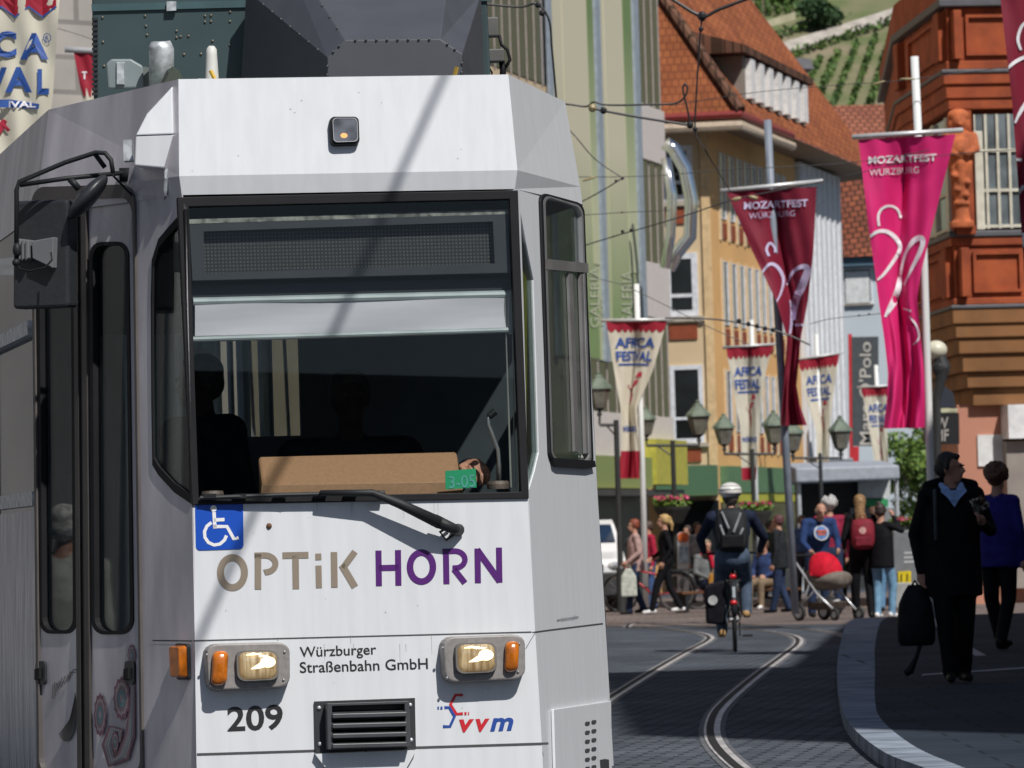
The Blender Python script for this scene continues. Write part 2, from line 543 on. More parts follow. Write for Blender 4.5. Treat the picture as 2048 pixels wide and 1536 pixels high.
mb = MB(); mb.ring(PR, cabw_o, inset2(cabw_o, 5), -0.02, 0.012)
cw = mb.build('cab_window', black_rubber, tram, bevel=0.004)
def ring_in(pl, px, k0, k1, o0, o1, name, mt, par):
    b = MB(); b.ring(pl, inset2(px, k0), inset2(px, k1), o0, o1); return b.build(name, mt, par)
ring_in(PR, cabw_o, 5, 9, -0.01, 0.012, 'frame', mat('alu_frame', (0.50, 0.50, 0.50), 0.35, 0.7), cw)
MB().slab(PR, inset2(cabw_o, 4), -0.012, -0.006).build('pane', sglass, cw)
mb = MB()
mb.slab(PR, [(1085, 518), (1170, 527), (1171, 546), (1086, 539)], -0.004, 0.014)
mb.slab(PR, [(1134, 545), (1142, 546), (1155, 905), (1147, 903)], -0.004, 0.008)
mb.slab(PR, [(1157, 548), (1166, 549), (1178, 908), (1168, 907)], -0.004, 0.010)
mb.build('window_bar', mat('alu_bar', (0.33, 0.32, 0.31), 0.4, 0.6), cw)
mb = MB(); mb.slab(PR, [(1098, 916), (1182, 922), (1184, 934), (1168, 938), (1108, 934), (1100, 928)], 0.0, 0.018)
mb.build('sill', black_rubber, cw)
MB().slab(PR, wing_in, -0.012, -0.006).build('wing_window', sglass, tram)

# --- left tapered side with the doors
wing_l = [(371, 418), (340, 452), (318, 478), (305, 520), (303, 600), (304, 800), (306, 930), (318, 950), (350, 985), (384, 1008), (380, 800), (374, 600)]
dr1 = rr([(62, 396), (152, 396), (158, 1640), (66, 1640)], 0.12, 4, 0.02)
dr2 = rr([(173, 398), (271, 392), (287, 1640), (181, 1640)], 0.25, 6, 0.03)
pl_outer = [fr(0, -1), fr(1, -1), fr(2, -1), fr(3, -1), fr(4, -1), tp(4, -1), tp(3, -1), tp(2, -1), tp(1, -1), tp(0, -1)]
pl_outer = [p - PL[1] * ((p - PL[0]).dot(PL[1])) for p in pl_outer]
door_hole = rr([(70, 392), (270, 386), (287, 1560), (82, 1560)], 0.12, 6, 0.03)
panel(PL, pl_outer, [wing_l, door_hole], 0.005, grey_wrap, 'door_side_panel', tram)
MB().slab(PL, wing_l, -0.012, -0.006).build('wing_window', sglass, tram)
mb = MB(); mb.ring(PL, wing_l, inset(wing_l, 0.93), -0.006, 0.004)
mb.build('window_seal', black_rubber, tram)
mb = MB(); mb.ring(PL, inset(door_hole, 1.03), inset(door_hole, 0.985), -0.02, 0.012)
mb.build('door_seal', mat('door_seal_grey', (0.10, 0.09, 0.085), 0.5), tram)
def door(px, win, hx):
    dn = panel(PL, [hit(u, v, PL, -0.012) for u, v in px], [win], 0.03, grey_wrap, 'door', tram)
    b = MB(); b.ring(PL, inset2(win, -1.5), inset2(win, 5.5), -0.03, 0.004)
    b.build('window_frame', black_rubber, dn)
    MB().slab(PL, win, -0.026, -0.02).build('pane', sglass, dn)
    b = MB(); b.slab(PL, rr([(hx, 1322), (hx + 19, 1322), (hx + 19, 1369), (hx, 1369)], 0.2, 3), -0.012, 0.008)
    h = b.build('handle', black_plastic, dn)
    b = MB(); b.slab(PL, [(hx + 3, 1338), (hx + 12, 1336), (hx + 12, 1358), (hx + 3, 1360)], 0.008, 0.02)
    b.build('handle_grip', black_rubber, h)
    return dn
win1 = rr([(74, 405), (147, 405), (153, 1266), (82, 1266)], 0.28, 5, 0.03)
win2 = rr([(181, 486), (257, 484), (267, 1267), (186, 1268)], 0.3, 5, 0.035)
d1 = door([(66, 396), (151, 394), (159, 1556), (76, 1556)], win1, 74)
d2 = door([(176, 392), (268, 390), (285, 1556), (182, 1556)], win2, 252)
mb = MB()
for k, (x0, x1) in enumerate(((150, 158), (159, 166), (167, 176))):
    mb.slab(PL, [(x0 - 2, 400), (x1 - 2, 400), (x1 + 7, 1560), (x0 + 7, 1560)], -0.02, (0.006, -0.004, 0.008)[k])
mb.build('door_edge_rubber', mat('edge_rubber', (0.055, 0.05, 0.047), 0.45), tram)
# printed ornament on the doors: paisley, rosettes, feather
def px_on(pl, off): return lambda u, v: hit(u, v, pl, off)
pa = MB(); fn = px_on(PL, -0.0105)
def disc(mb, cx, cy, rx, ry, f, m, n=22, wob=0.0, lob=10):
    vs = [f(cx, cy)] + [f(cx + rx * (1 + wob * math.cos(lob * a)) * math.cos(a), cy + ry * (1 + wob * math.cos(lob * a)) * math.sin(a)) for a in [2 * math.pi * i / n for i in range(n)]]
    mb.add(vs, [(0, 1 + i, 1 + (i + 1) % n) for i in range(n)], m)
def rosette(cx, cy, rx, ry, o=0.0):
    for k, (s_, m) in enumerate(((1, 0), (0.8, 1), (0.62, 3), (0.42, 2), (0.2, 1))):
        disc(pa, cx, cy, rx * s_, ry * s_, px_on(PL, 0.0015 + 0.0005 * k + o), m, 36, 0.08 if k < 2 else 0, 12)
rosette(263, 1311, 8, 22); rosette(243, 1397, 16, 42); rosette(200, 1430, 12, 42)
pa_lines = []
for k, (w, m) in enumerate(((26, 0), (19, 3), (13, 1), (7, 2), (3, 1))):
    ln = [(266, 1362, w * 0.35), (264, 1420, w * 0.5), (260, 1470, w * 0.8), (246, 1512, w), (224, 1524, w), (216, 1490, w), (226, 1458, w * 0.8), (240, 1462, w * 0.5), (238, 1484, w * 0.3)]
    strokes(pa, [ln], w, px_on(PL, 0.0014 + 0.0005 * k), m)
rosette(230, 1484, 7, 20, 0.003)
pb_ = pa; pa = MB()
for i in range(16):
    t = i / 15
    strokes(pa, [[(118 + 30 * t, 1470 + 60 * t - 70 * t * t, 2), (140 + 12 * t, 1440 - 35 * t, 3), (150, 1395 - 10 * t, 1)]], 2, px_on(PL, 0.0012), 4)
    strokes(pa, [[(104 + t * 46, 1400 - 62 * t + random.uniform(-5, 5), 1.2), (100 + t * 52 + 6, 1372 - 36 * t + random.uniform(-6, 6), 1.4)]], 1.3, px_on(PL, 0.0012), 4)
orn_m = [mat('print_rose', (0.20, 0.08, 0.12), 0.4), mat('print_pale', (0.33, 0.27, 0.29), 0.4), mat('print_teal', (0.10, 0.22, 0.26), 0.4),
                           mat('print_mauve', (0.20, 0.15, 0.17), 0.4), mat('print_grey', (0.07, 0.07, 0.07), 0.4)]
pb_.build('door_ornament', orn_m, d2)
pa.build('feather_ornament', orn_m, d1)
# side windows and posts of the body beyond the doors
mb = MB()
pgm = mat('post_grey', (0.26, 0.25, 0.26), 0.4)
for y in (1.2, 3.2, 5.2, 7.2, 9.2, 11.2, 13.2):
    mb = MB(); mb.add([tl(-1.195, y, 1.46), tl(-1.168, y, 2.70), tl(-1.168, y + 0.14, 2.70), tl(-1.195, y + 0.14, 1.46)], [(0, 1, 2, 3)])
    mb.build('window_post', pgm, tram)
for y in (1.2, 2.6, 4.2, 5.8, 7.4, 9.0, 10.6, 12.2, 13.8):
    mb = MB(); mb.add([tl(1.195, y, 1.46), tl(1.168, y, 2.70), tl(1.168, y + 0.16, 2.70), tl(1.195, y + 0.16, 1.46)], [(0, 1, 2, 3)])
    mb.build('window_post', white_paint, tram)
mb = MB()
mb.add([tl(1.19, 1.32, 1.46), tl(1.163, 1.32, 2.70), tl(1.163, 14, 2.70), tl(1.19, 14, 1.46)], [(0, 1, 2, 3)])
mb.build('side_window', glass('far_side_glass', (0.40, 0.46, 0.46), 0.02), tram)
mb = MB()
mb.add([tl(-1.19, 1.32, 1.46), tl(-1.163, 1.32, 2.70), tl(-1.163, 14, 2.70), tl(-1.19, 14, 1.46)], [(0, 1, 2, 3)])
mb.build('side_window', glass('blue_side_glass', (0.25, 0.32, 0.45), 0.05), tram)
mb = MB()
for z, d in ((2.2, 0.02), (1.48, 0.03)):
    mb.hexa([tl(x, y, zz) for zz in (z, z + 0.06) for x, y in ((-1.21, 1.3), (-1.15, 1.3), (-1.15, 14), (-1.21, 14))])
mb.build('window_rail', galv, tram)

# --- windscreen with frame, blind, destination box
ws_o = [(354, 395), (1035, 381), (1057, 997), (384, 1010)]
ws_i = [(377, 414), (1018, 399), (1041, 984), (397, 996)]
mb = MB(); mb.ring(PW, ws_o, ws_i, -0.03, 0.012)
ws = mb.build('windscreen', black_rubber, tram, bevel=0.003)
MB().slab(PW, ws_i, -0.012, -0.006).build('pane', tglass, ws)
mb = MB()
mb.slab(PW, [(374, 437), (1024, 417), (1027, 426), (376, 446)], -0.05, -0.03)
mb.build('dusty_ledge', mat('ledge_dust', (0.22, 0.22, 0.19), 0.8, scale=30, var=0.6), ws)
PWi = lambda o: (PW[0] - PW[1] * o, PW[1])
db = MB()
q0 = [(378, 450), (1016, 428), (1020, 546), (384, 562)]
q1 = [(406, 464), (984, 444), (988, 528), (408, 548)]
db.ring(PWi(0.05), q0, q1, -0.02, 0.02)
dbo = db.build('destination_display', mat('display_case', (0.034, 0.038, 0.044), 0.5), tram)
dm = mat('dot_matrix', (0.02, 0.02, 0.02), 0.5)
nt = dm.node_tree; bs = nt.nodes['Principled BSDF']
tc = nt.nodes.new('ShaderNodeTexCoord'); mp = nt.nodes.new('ShaderNodeMapping'); mp.inputs['Rotation'].default_value = (R(-90), 0, 0)
nt.links.new(tc.outputs['Object'], mp.inputs[0])
bt = nt.nodes.new('ShaderNodeTexBrick'); bt.offset = 0; bt.inputs['Scale'].default_value = 1; bt.inputs['Brick Width'].default_value = 0.0145; bt.inputs['Row Height'].default_value = 0.0145; bt.inputs['Mortar Size'].default_value = 0.0035
bt.inputs['Color1'].default_value = (0.060, 0.060, 0.056, 1); bt.inputs['Color2'].default_value = (0.08, 0.08, 0.074, 1); bt.inputs['Mortar'].default_value = (0.012, 0.012, 0.014, 1)
nt.links.new(mp.outputs[0], bt.inputs[0]); nt.links.new(bt.outputs[0], bs.inputs['Base Color'])
MB().slab(PWi(0.07), inset(q1, 1.02), -0.01, 0.0).build('display_face', dm, dbo)
MB().slab(PWi(0.08), [(374, 572), (1026, 556), (1028, 580), (376, 596)], -0.2, 0.0).build('header_beam', mat('header_dark', (0.012, 0.014, 0.022), 0.6), tram)
# added dark board above the view opening, in place of the deep cab's shade
MB().slab(PWi(0.30), [(340, 380), (1060, 366), (1064, 600), (344, 612)], -0.02, 0.0).build('cab_shade_board', dark_interior, tram)
blind_m = mat('blind_fabric', (0.60, 0.575, 0.61), 0.8, var=0.04, scale=3, stretch=(1, 1, 12))
sb = MB()
PB1 = PWi(0.06)
rows = [(606, 592), (622, 606), (640, 622), (660, 642), (672, 656)]
pts = []
for k, (vl, vr) in enumerate(rows):
    for i in range(21):
        t = i / 20
        pts.append(hit(390 + 630 * t, vl + (vr - vl) * t, PB1, 0.004 * math.sin(k * 1.3 + t * 9)))
sb.add(pts, [(k * 21 + i, k * 21 + i + 1, (k + 1) * 21 + i + 1, (k + 1) * 21 + i) for k in range(4) for i in range(20)])
sbo = sb.build('sun_blind', blind_m, tram, smooth=True)
mb = MB(); mb.tube([hit(384, 679, PB1, 0.01), hit(1022, 660, PB1, 0.01)], 0.012, 10)
mb.tube([hit(386, 604, PB1, -0.01), hit(1022, 589, PB1, -0.01)], 0.018, 10)
mb.build('blind_rod', mat('blind_rod', (0.34, 0.38, 0.38), 0.5, 0.1), sbo)
grm = mat('rail_grey', (0.42, 0.42, 0.38), 0.4, 0.4)
for (a0, a1, r_) in (((381, 600), (391, 990), .004), ((1010, 585), (1022, 975), .004), ((1024, 582), (1030, 975), .003)):
    mb = MB(); mb.tube([hit(*a0, PB1), hit(*a1, PB1)], r_, 6); mb.build('guide_rail', grm, sbo)
mb = MB(); mb.slab(PB1, [(1014, 586), (1022, 585), (1025, 668), (1017, 669)], 0, 0.02); mb.build('rail_bracket', grm, sbo)
# --- desk and things in the cab
dk = MB()
PDk = PWi(0.16)
dk.loft([[hit(u, v, PWi(0.10)) for u, v in ((514, 1000), (524, 975), (914, 968), (930, 992))],
         [hit(u, v, PWi(0.32)) for u, v in ((508, 985), (513, 908), (912, 901), (926, 975))]])
dko = MB().slab(PWi(0.12), [(522, 972), (922, 965), (926, 995), (520, 998)], 0, 0.02).build('dashboard', mat('dashboard_tan', (0.36, 0.20, 0.105), 0.55, scale=70, var=0.08, bump=0.03), tram)
mb = MB()
A = [hit(u, v, PWi(0.13)) for u, v in ((524, 974), (922, 966))]
Bq = [hit(u, v, PWi(0.30)) for u, v in ((516, 912), (914, 902))]
mb.hexa([A[0] - Vector((0, 0, 0.03)), A[1] - Vector((0, 0, 0.03)), Bq[1] - Vector((0, 0, 0.2)), Bq[0] - Vector((0, 0, 0.2)), A[0], A[1], Bq[1], Bq[0]])
mb.build('dashboard_slope', mat('dashboard_tan_slope', (0.36, 0.20, 0.105), 0.55, scale=70, var=0.08, bump=0.03), dko, bevel=0.012)  # sloping top in the same tan as the front strip
mb = MB()
for u, v in ((566, 984), (692, 980), (878, 912), (888, 914), (898, 912), (899, 918)):
    mb.ell(hit(u, v, PWi(0.115 if v > 950 else 0.29)), 0.006, n=8, k=5)
mb.build('desk_button', mat('desk_button', (0.5, 0.5, 0.48), 0.3, 0.3), dko)
mb = MB()
for a, b in ((404, 446), (976, 1016)):
    c = hit((a + b) / 2, 988 if a < 500 else 968, PWi(0.05))
    mb.lathe([(0.044, -0.02), (0.046, 0.0), (0.042, 0.012), (0.0, 0.014)], c, 18)
mb.build('air_vent', mat('vent_brown', (0.13, 0.10, 0.08), 0.6), dko)
pts = [hit(u, v, PWi(0.14)) for u, v in ((1000, 975), (999, 930), (996, 900), (985, 870), (977, 850), (976, 838), (980, 830))]
mic = MB(); mic.tube(pts, 0.0085, 8)
mico = mic.build('microphone', steel, tram, smooth=True)
mb = MB(); mb.tube([hit(978, 833, PWi(0.14)), hit(990, 823, PWi(0.14))], [0.014, 0.016], 10)
mb.build('microphone_head', black_metal, mico)
gc = MB().slab(PWi(0.03), [(890, 942), (951, 937), (953, 975), (891, 979)], 0, 0.004).build('course_card', mat('card_green', (0.02, 0.36, 0.16), 0.5, var=0.04), tram)
gt = MB(); text_quad(gt, '3-05', [(897, 953), (949, 949), (950, 974), (898, 977)], PWi(0.03), 0.006)
gt.build('card_number', mat('card_print', (0.13, 0.42, 0.38), 0.5), gc)

# cab rear bulkhead and pale bars standing in for bright strips seen through the screen
mb = MB()
mb.hexa([tl(x, y, z) for z in (0.34, 2.9) for x, y in ((-0.03, 1.5), (1.0, 1.5), (1.0, 1.54), (-0.03, 1.54))])
mb.hexa([tl(x, y, z) for z in (0.34, 1.75) for x, y in ((-0.45, 1.52), (-0.03, 1.52), (-0.03, 1.56), (-0.45, 1.56))])
mb.hexa([tl(x, y, z) for z in (2.2, 2.9) for x, y in ((-1.0, 1.52), (-0.03, 1.52), (-0.03, 1.56), (-1.0, 1.56))])
mb.build('cab_bulkhead', mat('bulkhead', (0.10, 0.105, 0.125), 0.6), tram)
mb = MB()
hm = mat('pale_bar', (0.62, 0.68, 0.66), 0.35, 0.3)
for x, y, r_ in ((-0.50, 1.9, 0.018), (-0.42, 2.6, 0.018), (-0.36, 1.7, 0.012), (-0.30, 3.4, 0.02), (-0.24, 2.2, 0.014), (-0.17, 1.65, 0.02), (-0.62, 2.9, 0.016), (-0.10, 2.0, 0.02), (-0.08, 3.0, 0.03), (-0.13, 4.6, 0.06), (-0.2, 6, 0.08), (0.0, 5, 0.07)):
    mb = MB(); mb.tube([tl(x, y, 0.4), tl(x, y, 3.0)], r_, 8); mb.build('pale_bar', hm, tram)  # pale rods added where bright strips show through the tram
yp = mat('yellow_pole', (0.55, 0.47, 0.03), 0.4)
for x, y, z in ((-0.80, 0.55, 0.4), (0.73, 0.36, 0.6)):
    mb = MB(); mb.tube([tl(x, y, z), tl(x, y, 2.9)], 0.03, 10)
    mb.build('grab_pole', yp, tram)
no = MB(); no.hexa([tl(x, y, z) for z in (2.0, 2.13) for x, y in ((-0.49, 1.49), (-0.42, 1.49), (-0.42, 1.5), (-0.49, 1.5))])
noo = no.build('notice', mat('notice_white', (0.6, 0.55, 0.55), 0.6), tram)

# --- dome: marker lamp
q = rr([(657, 236), (716, 236), (718, 292), (660, 294)], 0.16, 4)
mb = MB(); mb.slab(PD, q, 0, 0.035, px1=inset(q, 0.97))
lm = mb.build('marker_lamp', black_rubber, tram, bevel=0.004)
mb = MB(); mb.slab(PD, inset(q, 0.86), 0.03, 0.041, px1=inset(q, 0.80))
mb.build('lens', mat('lens_grey', (0.30, 0.31, 0.33), 0.12, 0.4, scale=8, col2=(0.10, 0.10, 0.11), coat=0.6), lm)
mb = MB(); disc(mb, 688, 271, 7, 5, px_on(PD, 0.0415), 0)
mb.build('bulb_glow', mat('bulb_glow', (0.8, 0.35, 0.12), 0.4, emit=((1.0, 0.35, 0.10), 0.8)), lm)
mb = MB(); mb.ring(PD, inset(q, 0.84), inset(q, 0.80), 0.040, 0.043); mb.build('lens_rim', steel, lm)

# --- headlights
def headlight(q, lens, ind, chip):
    o = rr(q, 0.14, 4, 0.22)
    b = MB(); b.slab(PF, o, 0, 0.075, px1=inset(o, 0.955))
    h = b.build('headlight', mm('headlight_case', (0.24, 0.225, 0.215), 0.5, scale=40), tram, bevel=0.006)
    b = MB(); b.slab(PF, rr(lens, 0.2, 4, 0.25), 0.07, 0.10, px1=inset(rr(lens, 0.2, 4, 0.25), 0.95))
    b.build('lamp_rim', mm('lamp_rim', (0.16, 0.15, 0.14), 0.45), h)
    li = inset(rr(lens, 0.2, 4, 0.25), 0.90)
    rings = [[hit(u, v, PF) + PF[1] * o_ for u, v in inset(li, k)] for k, o_ in ((1, 0.098), (0.8, 0.109), (0.5, 0.115), (0.2, 0.117))]
    b = MB(); b.loft(rings, nrm=PF[1])
    lo = b.build('lens', M_['lens_mat'], h, smooth=True)
    b = MB(); cx, cy = chip
    disc(b, cx, cy, 15, 11, px_on(PF, 0.1185), 0, 24)
    strokes(b, [[(cx - 8, cy + 4, 13), (cx - 22, cy + 10, 8), (cx - 34, cy + 14, 1)]], 6, px_on(PF, 0.1181))
    strokes(b, [[(cx - 44, cy - 14, 1), (cx - 30, cy - 16, 5), (cx - 12, cy - 16, 1)]], 4, px_on(PF, 0.1181))
    b.build('lamp_glow', M_['lamp_glow'], lo)
    i_ = rr(ind, 0.42, 5, 0.16)
    b = MB(); b.loft([[hit(u, v, PF) + PF[1] * o_ for u, v in inset(i_, k)] for k, o_ in ((1, 0.07), (0.97, 0.095), (0.75, 0.108), (0.3, 0.112))], nrm=PF[1])
    b.build('indicator', M_['amber'], h, smooth=True)
    b = MB()
    for (x, y) in ((q[0][0] + 9, q[0][1] + 22), (q[3][0] + 12, q[3][1] - 12), (q[1][0] - 9, q[1][1] + 20), (q[2][0] - 12, q[2][1] - 16)):
        b.ell(hit(x, y, PF, 0.076), (0.006, 0.006, 0.006), n=8, k=5)
    b.build('screw', steel, h)
lens_m = mat('lens_mat', (0.72, 0.60, 0.38), 0.10, 0.35, scale=16, col2=(0.16, 0.10, 0.04), coat=0.9, stretch=(5, 1, 0.5), emit=((1.0, 0.62, 0.24), 0.16))
M_['lens_mat'] = lens_m
M_['lamp_glow'] = mat('lamp_glow', (1, 0.9, 0.7), 0.3, emit=((1.0, 0.80, 0.45), 1.6))
M_['amber'] = mat('amber_lens', (0.52, 0.14, 0.008), 0.18, scale=18, var=0.3, coat=0.8)
headlight([(404, 1288), (578, 1284), (579, 1376), (410, 1384)], [(464, 1302), (552, 1301), (554, 1362), (467, 1366)], [(420, 1303), (452, 1302), (448, 1372), (416, 1374)], (536, 1324))
headlight([(876, 1274), (1047, 1268), (1048, 1360), (882, 1368)], [(900, 1287), (986, 1285), (988, 1347), (903, 1351)], [(1003, 1284), (1031, 1283), (1028, 1345), (1001, 1347)], (972, 1310))
mb = MB()
i_ = rr([(357, 1289), (380, 1290), (382, 1357), (360, 1357)], 0.25, 4, 0.08)
mb.slab(PL, i_, 0.0, 0.05, px1=inset(i_, 0.9))
si = mb.build('side_indicator', M_['amber'], tram, bevel=0.004)
MB().slab(PL, inset(i_, 1.08), -0.001, 0.016).build('lamp_base', black_plastic, si)

# --- grille on the lower front
gq = [(628, 1403), (829, 1396), (831, 1498), (630, 1506)]
mb = MB(); mb.slab(PF, gq, 0, 0.012)
go = mb.build('front_grille', mat('grille_black', (0.03, 0.032, 0.036), 0.45), tram)
bx = [(648, 1408), (812, 1403), (815, 1494), (650, 1500)]
mb = MB()
mb.ring(PF, bx, inset(bx, 0.88), 0.010, 0.085)
mb.slab(PF, bx, 0.010, 0.02)
for k in range(4):
    y = 1417 + k * 20
    mb.slab(PF, [(658, y + 4), (806, y), (806, y + 9), (658, y + 13)], 0.02, 0.10, px1=[(658, y + 12), (806, y + 8), (806, y + 17), (658, y + 21)])
mb.build('grille_louvre', mat('louvre_grey', (0.055, 0.058, 0.064), 0.42), go, bevel=0.003)
mb = MB()
for u, v in ((638, 1416), (820, 1410), (640, 1488), (822, 1480)):
    mb.ell(hit(u, v, PF, 0.013), (0.009, 0.009, 0.009), n=8, k=5)
mb.build('bolt', galv, go)
mb = MB()
mb.slab(PF, [(628, 1508), (831, 1500), (806, 1545), (660, 1550)], 0.001, 0.03)
mb.build('coupler_flap', white_paint, tram)

# --- lettering and stickers on the front
def sub_text(name, txt, q, pl, off, col, bold=0.0, shear=0.0, parent=tram):
    b = MB(); text_quad(b, txt, q, pl, off, bold, shear)
    return b.build(name, mm('ink_%.2f_%.2f_%.2f' % col, col, 0.4, var=0.03), parent, recalc=False)
blk = (0.025, 0.024, 0.026)
sub_text('fleet_number', '209', [(454, 1414), (565, 1408), (566, 1459), (455, 1464)], PF, 0.002, blk, 0.02)
sub_text('operator_lettering', 'Würzburger', [(599, 1294), (752, 1288), (753, 1315), (600, 1321)], PF, 0.002, blk, 0.008)
sub_text('operator_lettering', 'Straßenbahn GmbH', [(599, 1324), (855, 1316), (856, 1338), (600, 1346)], PF, 0.002, blk, 0.008)
fo = px_on(PF, 0.002)
ad = MB()
def seg(u0, v0, u1, v1, w): strokes(ad, [[(u0, v0), (u1, v1)]], w, fo, cur)
cur = 0
strokes(ad, [arc(465, 1145, 24, 30, 0, 360, 40)], 14, fo, 0)                  # O
seg(516, 1108, 516, 1179, 13); strokes(ad, [[(509, 1111), (530, 1110.5)] + arc(530, 1127.5, 21, 17, -90, 90, 14) + [(529, 1145)]], 12, fo, 0)   # P
seg(565, 1111, 617, 1110, 13); seg(591, 1111, 592, 1178, 13)                      # T
seg(637, 1131, 638, 1176, 12); strokes(ad, [[(636.5, 1107), (637, 1120)]], 12, fo, 0)   # i
seg(668, 1104, 669, 1175, 13); seg(710, 1103, 686, 1136, 13); seg(684, 1130, 710, 1174, 14)   # K
cur = 1
seg(757, 1101, 758, 1172, 12); seg(796, 1100, 797, 1171, 12); seg(757, 1136, 797, 1135, 12)   # H
strokes(ad, [arc(843, 1134, 23, 29, 0, 360, 40)], 13, fo, 1)                  # O
seg(892, 1108, 893, 1168, 12); strokes(ad, [[(885, 1103), (908, 1102)] + arc(910, 1119, 20, 17, -90, 90, 14) + [(905, 1136)]], 11, fo, 1); seg(908, 1138, 930, 1166, 12)  # R
seg(955, 1097, 956, 1166, 12); seg(998, 1095, 999, 1165, 12); seg(954, 1099, 1000, 1163, 13)   # N
ad.build('advert_lettering', [mat('ink_taupe', (0.26, 0.215, 0.165), 0.4, var=0.03), mat('ink_purple', (0.085, 0.012, 0.155), 0.4, var=0.03)], tram, recalc=False)
# wheelchair sign
wq = [(390, 1005), (486, 1001), (487, 1098), (392, 1101)]
mb = MB(); mb.slab(PF, rr(wq, 0.09, 4), 0.0005, 0.003)
wo = mb.build('wheelchair_sign', mat('sign_blue', (0.008, 0.075, 0.46), 0.35, var=0.03), tram)
f2 = px_on(PF, 0.0042); wc = MB()
disc(wc, 427, 1017, 6.5, 6.5, f2, 0, 18)
strokes(wc, [[(428, 1024), (430, 1057)], [(427, 1053), (454, 1053), (468, 1078), (477, 1075)], [(428, 1040), (449, 1039)]], 7, f2)
strokes(wc, [[(423 , 1045), (414, 1052), (409, 1063), (410, 1075), (417, 1085), (428, 1090), (440, 1088), (449, 1080), (453, 1071)]], 6.5, f2)
wc.build('wheelchair_symbol', mat('sign_white', (0.8, 0.8, 0.8), 0.4, var=0.02), wo, recalc=False)
# transport association emblem
em = MB()
def hexlines(m, *lines): strokes(em, [list(l) for l in lines], 6, fo, m)
hexlines(0, ((926, 1390), (911, 1390), (901, 1409), (913, 1428), (926, 1427)), ((929, 1427), (933, 1427)), ((936, 1427), (938, 1427)))
hexlines(1, ((889, 1415), (899, 1415), (909, 1433), (900, 1453), (886, 1453)), ((881, 1416), (885, 1416)), ((875, 1416), (878, 1416)))
text_quad(em, 'v', [(918, 1439), (948, 1438), (947, 1464), (919, 1465)], PF, 0.002, 0.03, 0.2, 0)
text_quad(em, 'v', [(951, 1438), (979, 1437), (978, 1463), (952, 1464)], PF, 0.002, 0.03, 0.2, 0)
text_quad(em, 'm', [(981, 1436), (1027, 1435), (1026, 1461), (980, 1463)], PF, 0.002, 0.03, 0.2, 1)
em.build('emblem', [mat('ink_red', (0.55, 0.02, 0.03), 0.4, var=0.03), mat('ink_blue', (0.02, 0.07, 0.32), 0.4, var=0.03)], tram, recalc=False)
sub_text('web_lettering', 'www.facebook.com/optikhorn', [(1113, 1236), (1156, 1229), (1156, 1240), (1113, 1246)], PR, 0.002, (0.12, 0.12, 0.13))
# notices beside the door
mb = MB()
mb.slab(PL, [(46, 1015), (60, 1013), (61, 1110), (47, 1110)], 0.001, 0.003)

# --- wiper
wp = MB()
pw = lambda u, v, o: hit(u, v, PF, o)
wp.tube([pw(400, 996, 0.03), pw(560, 990, 0.045), pw(770, 985, 0.05)], 0.009, 8)
for x in (420, 480, 560, 640, 700): wp.box(pw(x, 992, 0.03), (0.05, 0.03, 0.018))
wpo = wp.build('wiper', black_metal, tram)
mb = MB(); mb.tube([pw(640, 986, 0.06), pw(745, 986, 0.075), pw(800, 1008, 0.08), pw(880, 1046, 0.08)], [0.012, 0.016, 0.02, 0.026], 10)
mb.tube([pw(868, 1040, 0.075), pw(908, 1058, 0.06), pw(917, 1060, 0.01)], [0.026, 0.022, 0.026], 10)
mb.tube([pw(900, 1052, 0.02), pw(880, 1064, 0.03), pw(892, 1080, 0.03), pw(912, 1066, 0.02)], 0.006, 8)
mb.build('wiper_arm', black_metal, wpo, smooth=True)
mb = MB(); mb.ell(pw(538, 1052, 0), (0.012, 0.012, 0.012), n=10, k=6); mb.build('plug', mat('rust', (0.13, 0.06, 0.03), 0.7), tram)

mb = MB()
for i in range(26):
    u, v = random.uniform(400, 1040), random.uniform(1010, 1480)
    disc(mb, u, v, random.uniform(.8, 2.0), random.uniform(.6, 1.4), px_on(PF, 0.0012), 0, 7)
for i in range(10):
    u, v = random.uniform(370, 1010), random.uniform(180, 350)
    disc(mb, u, v, random.uniform(.8, 2.4), random.uniform(.6, 1.2), px_on(PD, 0.0012), 0, 7)
for i in range(16):
    u = random.uniform(400, 1040); v = random.choice((1003, 1270, 1288))
    strokes(mb, [[(u, v, 1.2), (u + 1, v + random.uniform(12, 40), 0.4)]], 1, px_on(PF, 0.0011))
mb.build('paint_chips', mat('chip_grey', (0.42, 0.42, 0.41), 0.7), tram, recalc=False)
# --- door mirror
def tw(u, v, Y): return at(u, v, Y)
mr = MB()
front = rr([(26, 402), (136, 398), (137, 614), (25, 618)], 0.06, 3, 0.04)
PM = plane(tw(26, 402, 21.62), tw(136, 400, 21.52), tw(137, 614, 21.52))
mr.slab(PM, front, -0.09, 0.0)
mro = mr.build('door_mirror', black_plastic, tram, bevel=0.012)
mb = MB()
mb.slab(PM, [(72, 483), (116, 475), (114, 537), (74, 518)], -0.001, 0.04)
for k in range(4): mb.slab(PM, [(34 + k * 9, 478 + k * 1.5), (41 + k * 9, 477 + k), (41 + k * 9, 520 - k), (34 + k * 9, 523)], -0.001, 0.03 + 0.006 * k)
mb.build('mirror_motor', mat('motor_grey', (0.17, 0.175, 0.185), 0.4), mro, bevel=0.004)
mb = MB()
mb.tube([tw(33, 530, 21.5), tw(33, 380, 21.5), tw(38, 364, 21.5), tw(130, 325, 21.5), tw(192, 305, 21.48), tw(210, 306, 21.47), tw(222, 320, 21.46), tw(226, 345, 21.45)], 0.010, 10)
mb.tube([tw(40, 370, 21.5), tw(130, 357, 21.5), tw(262, 344, 21.6)], 0.010, 10)
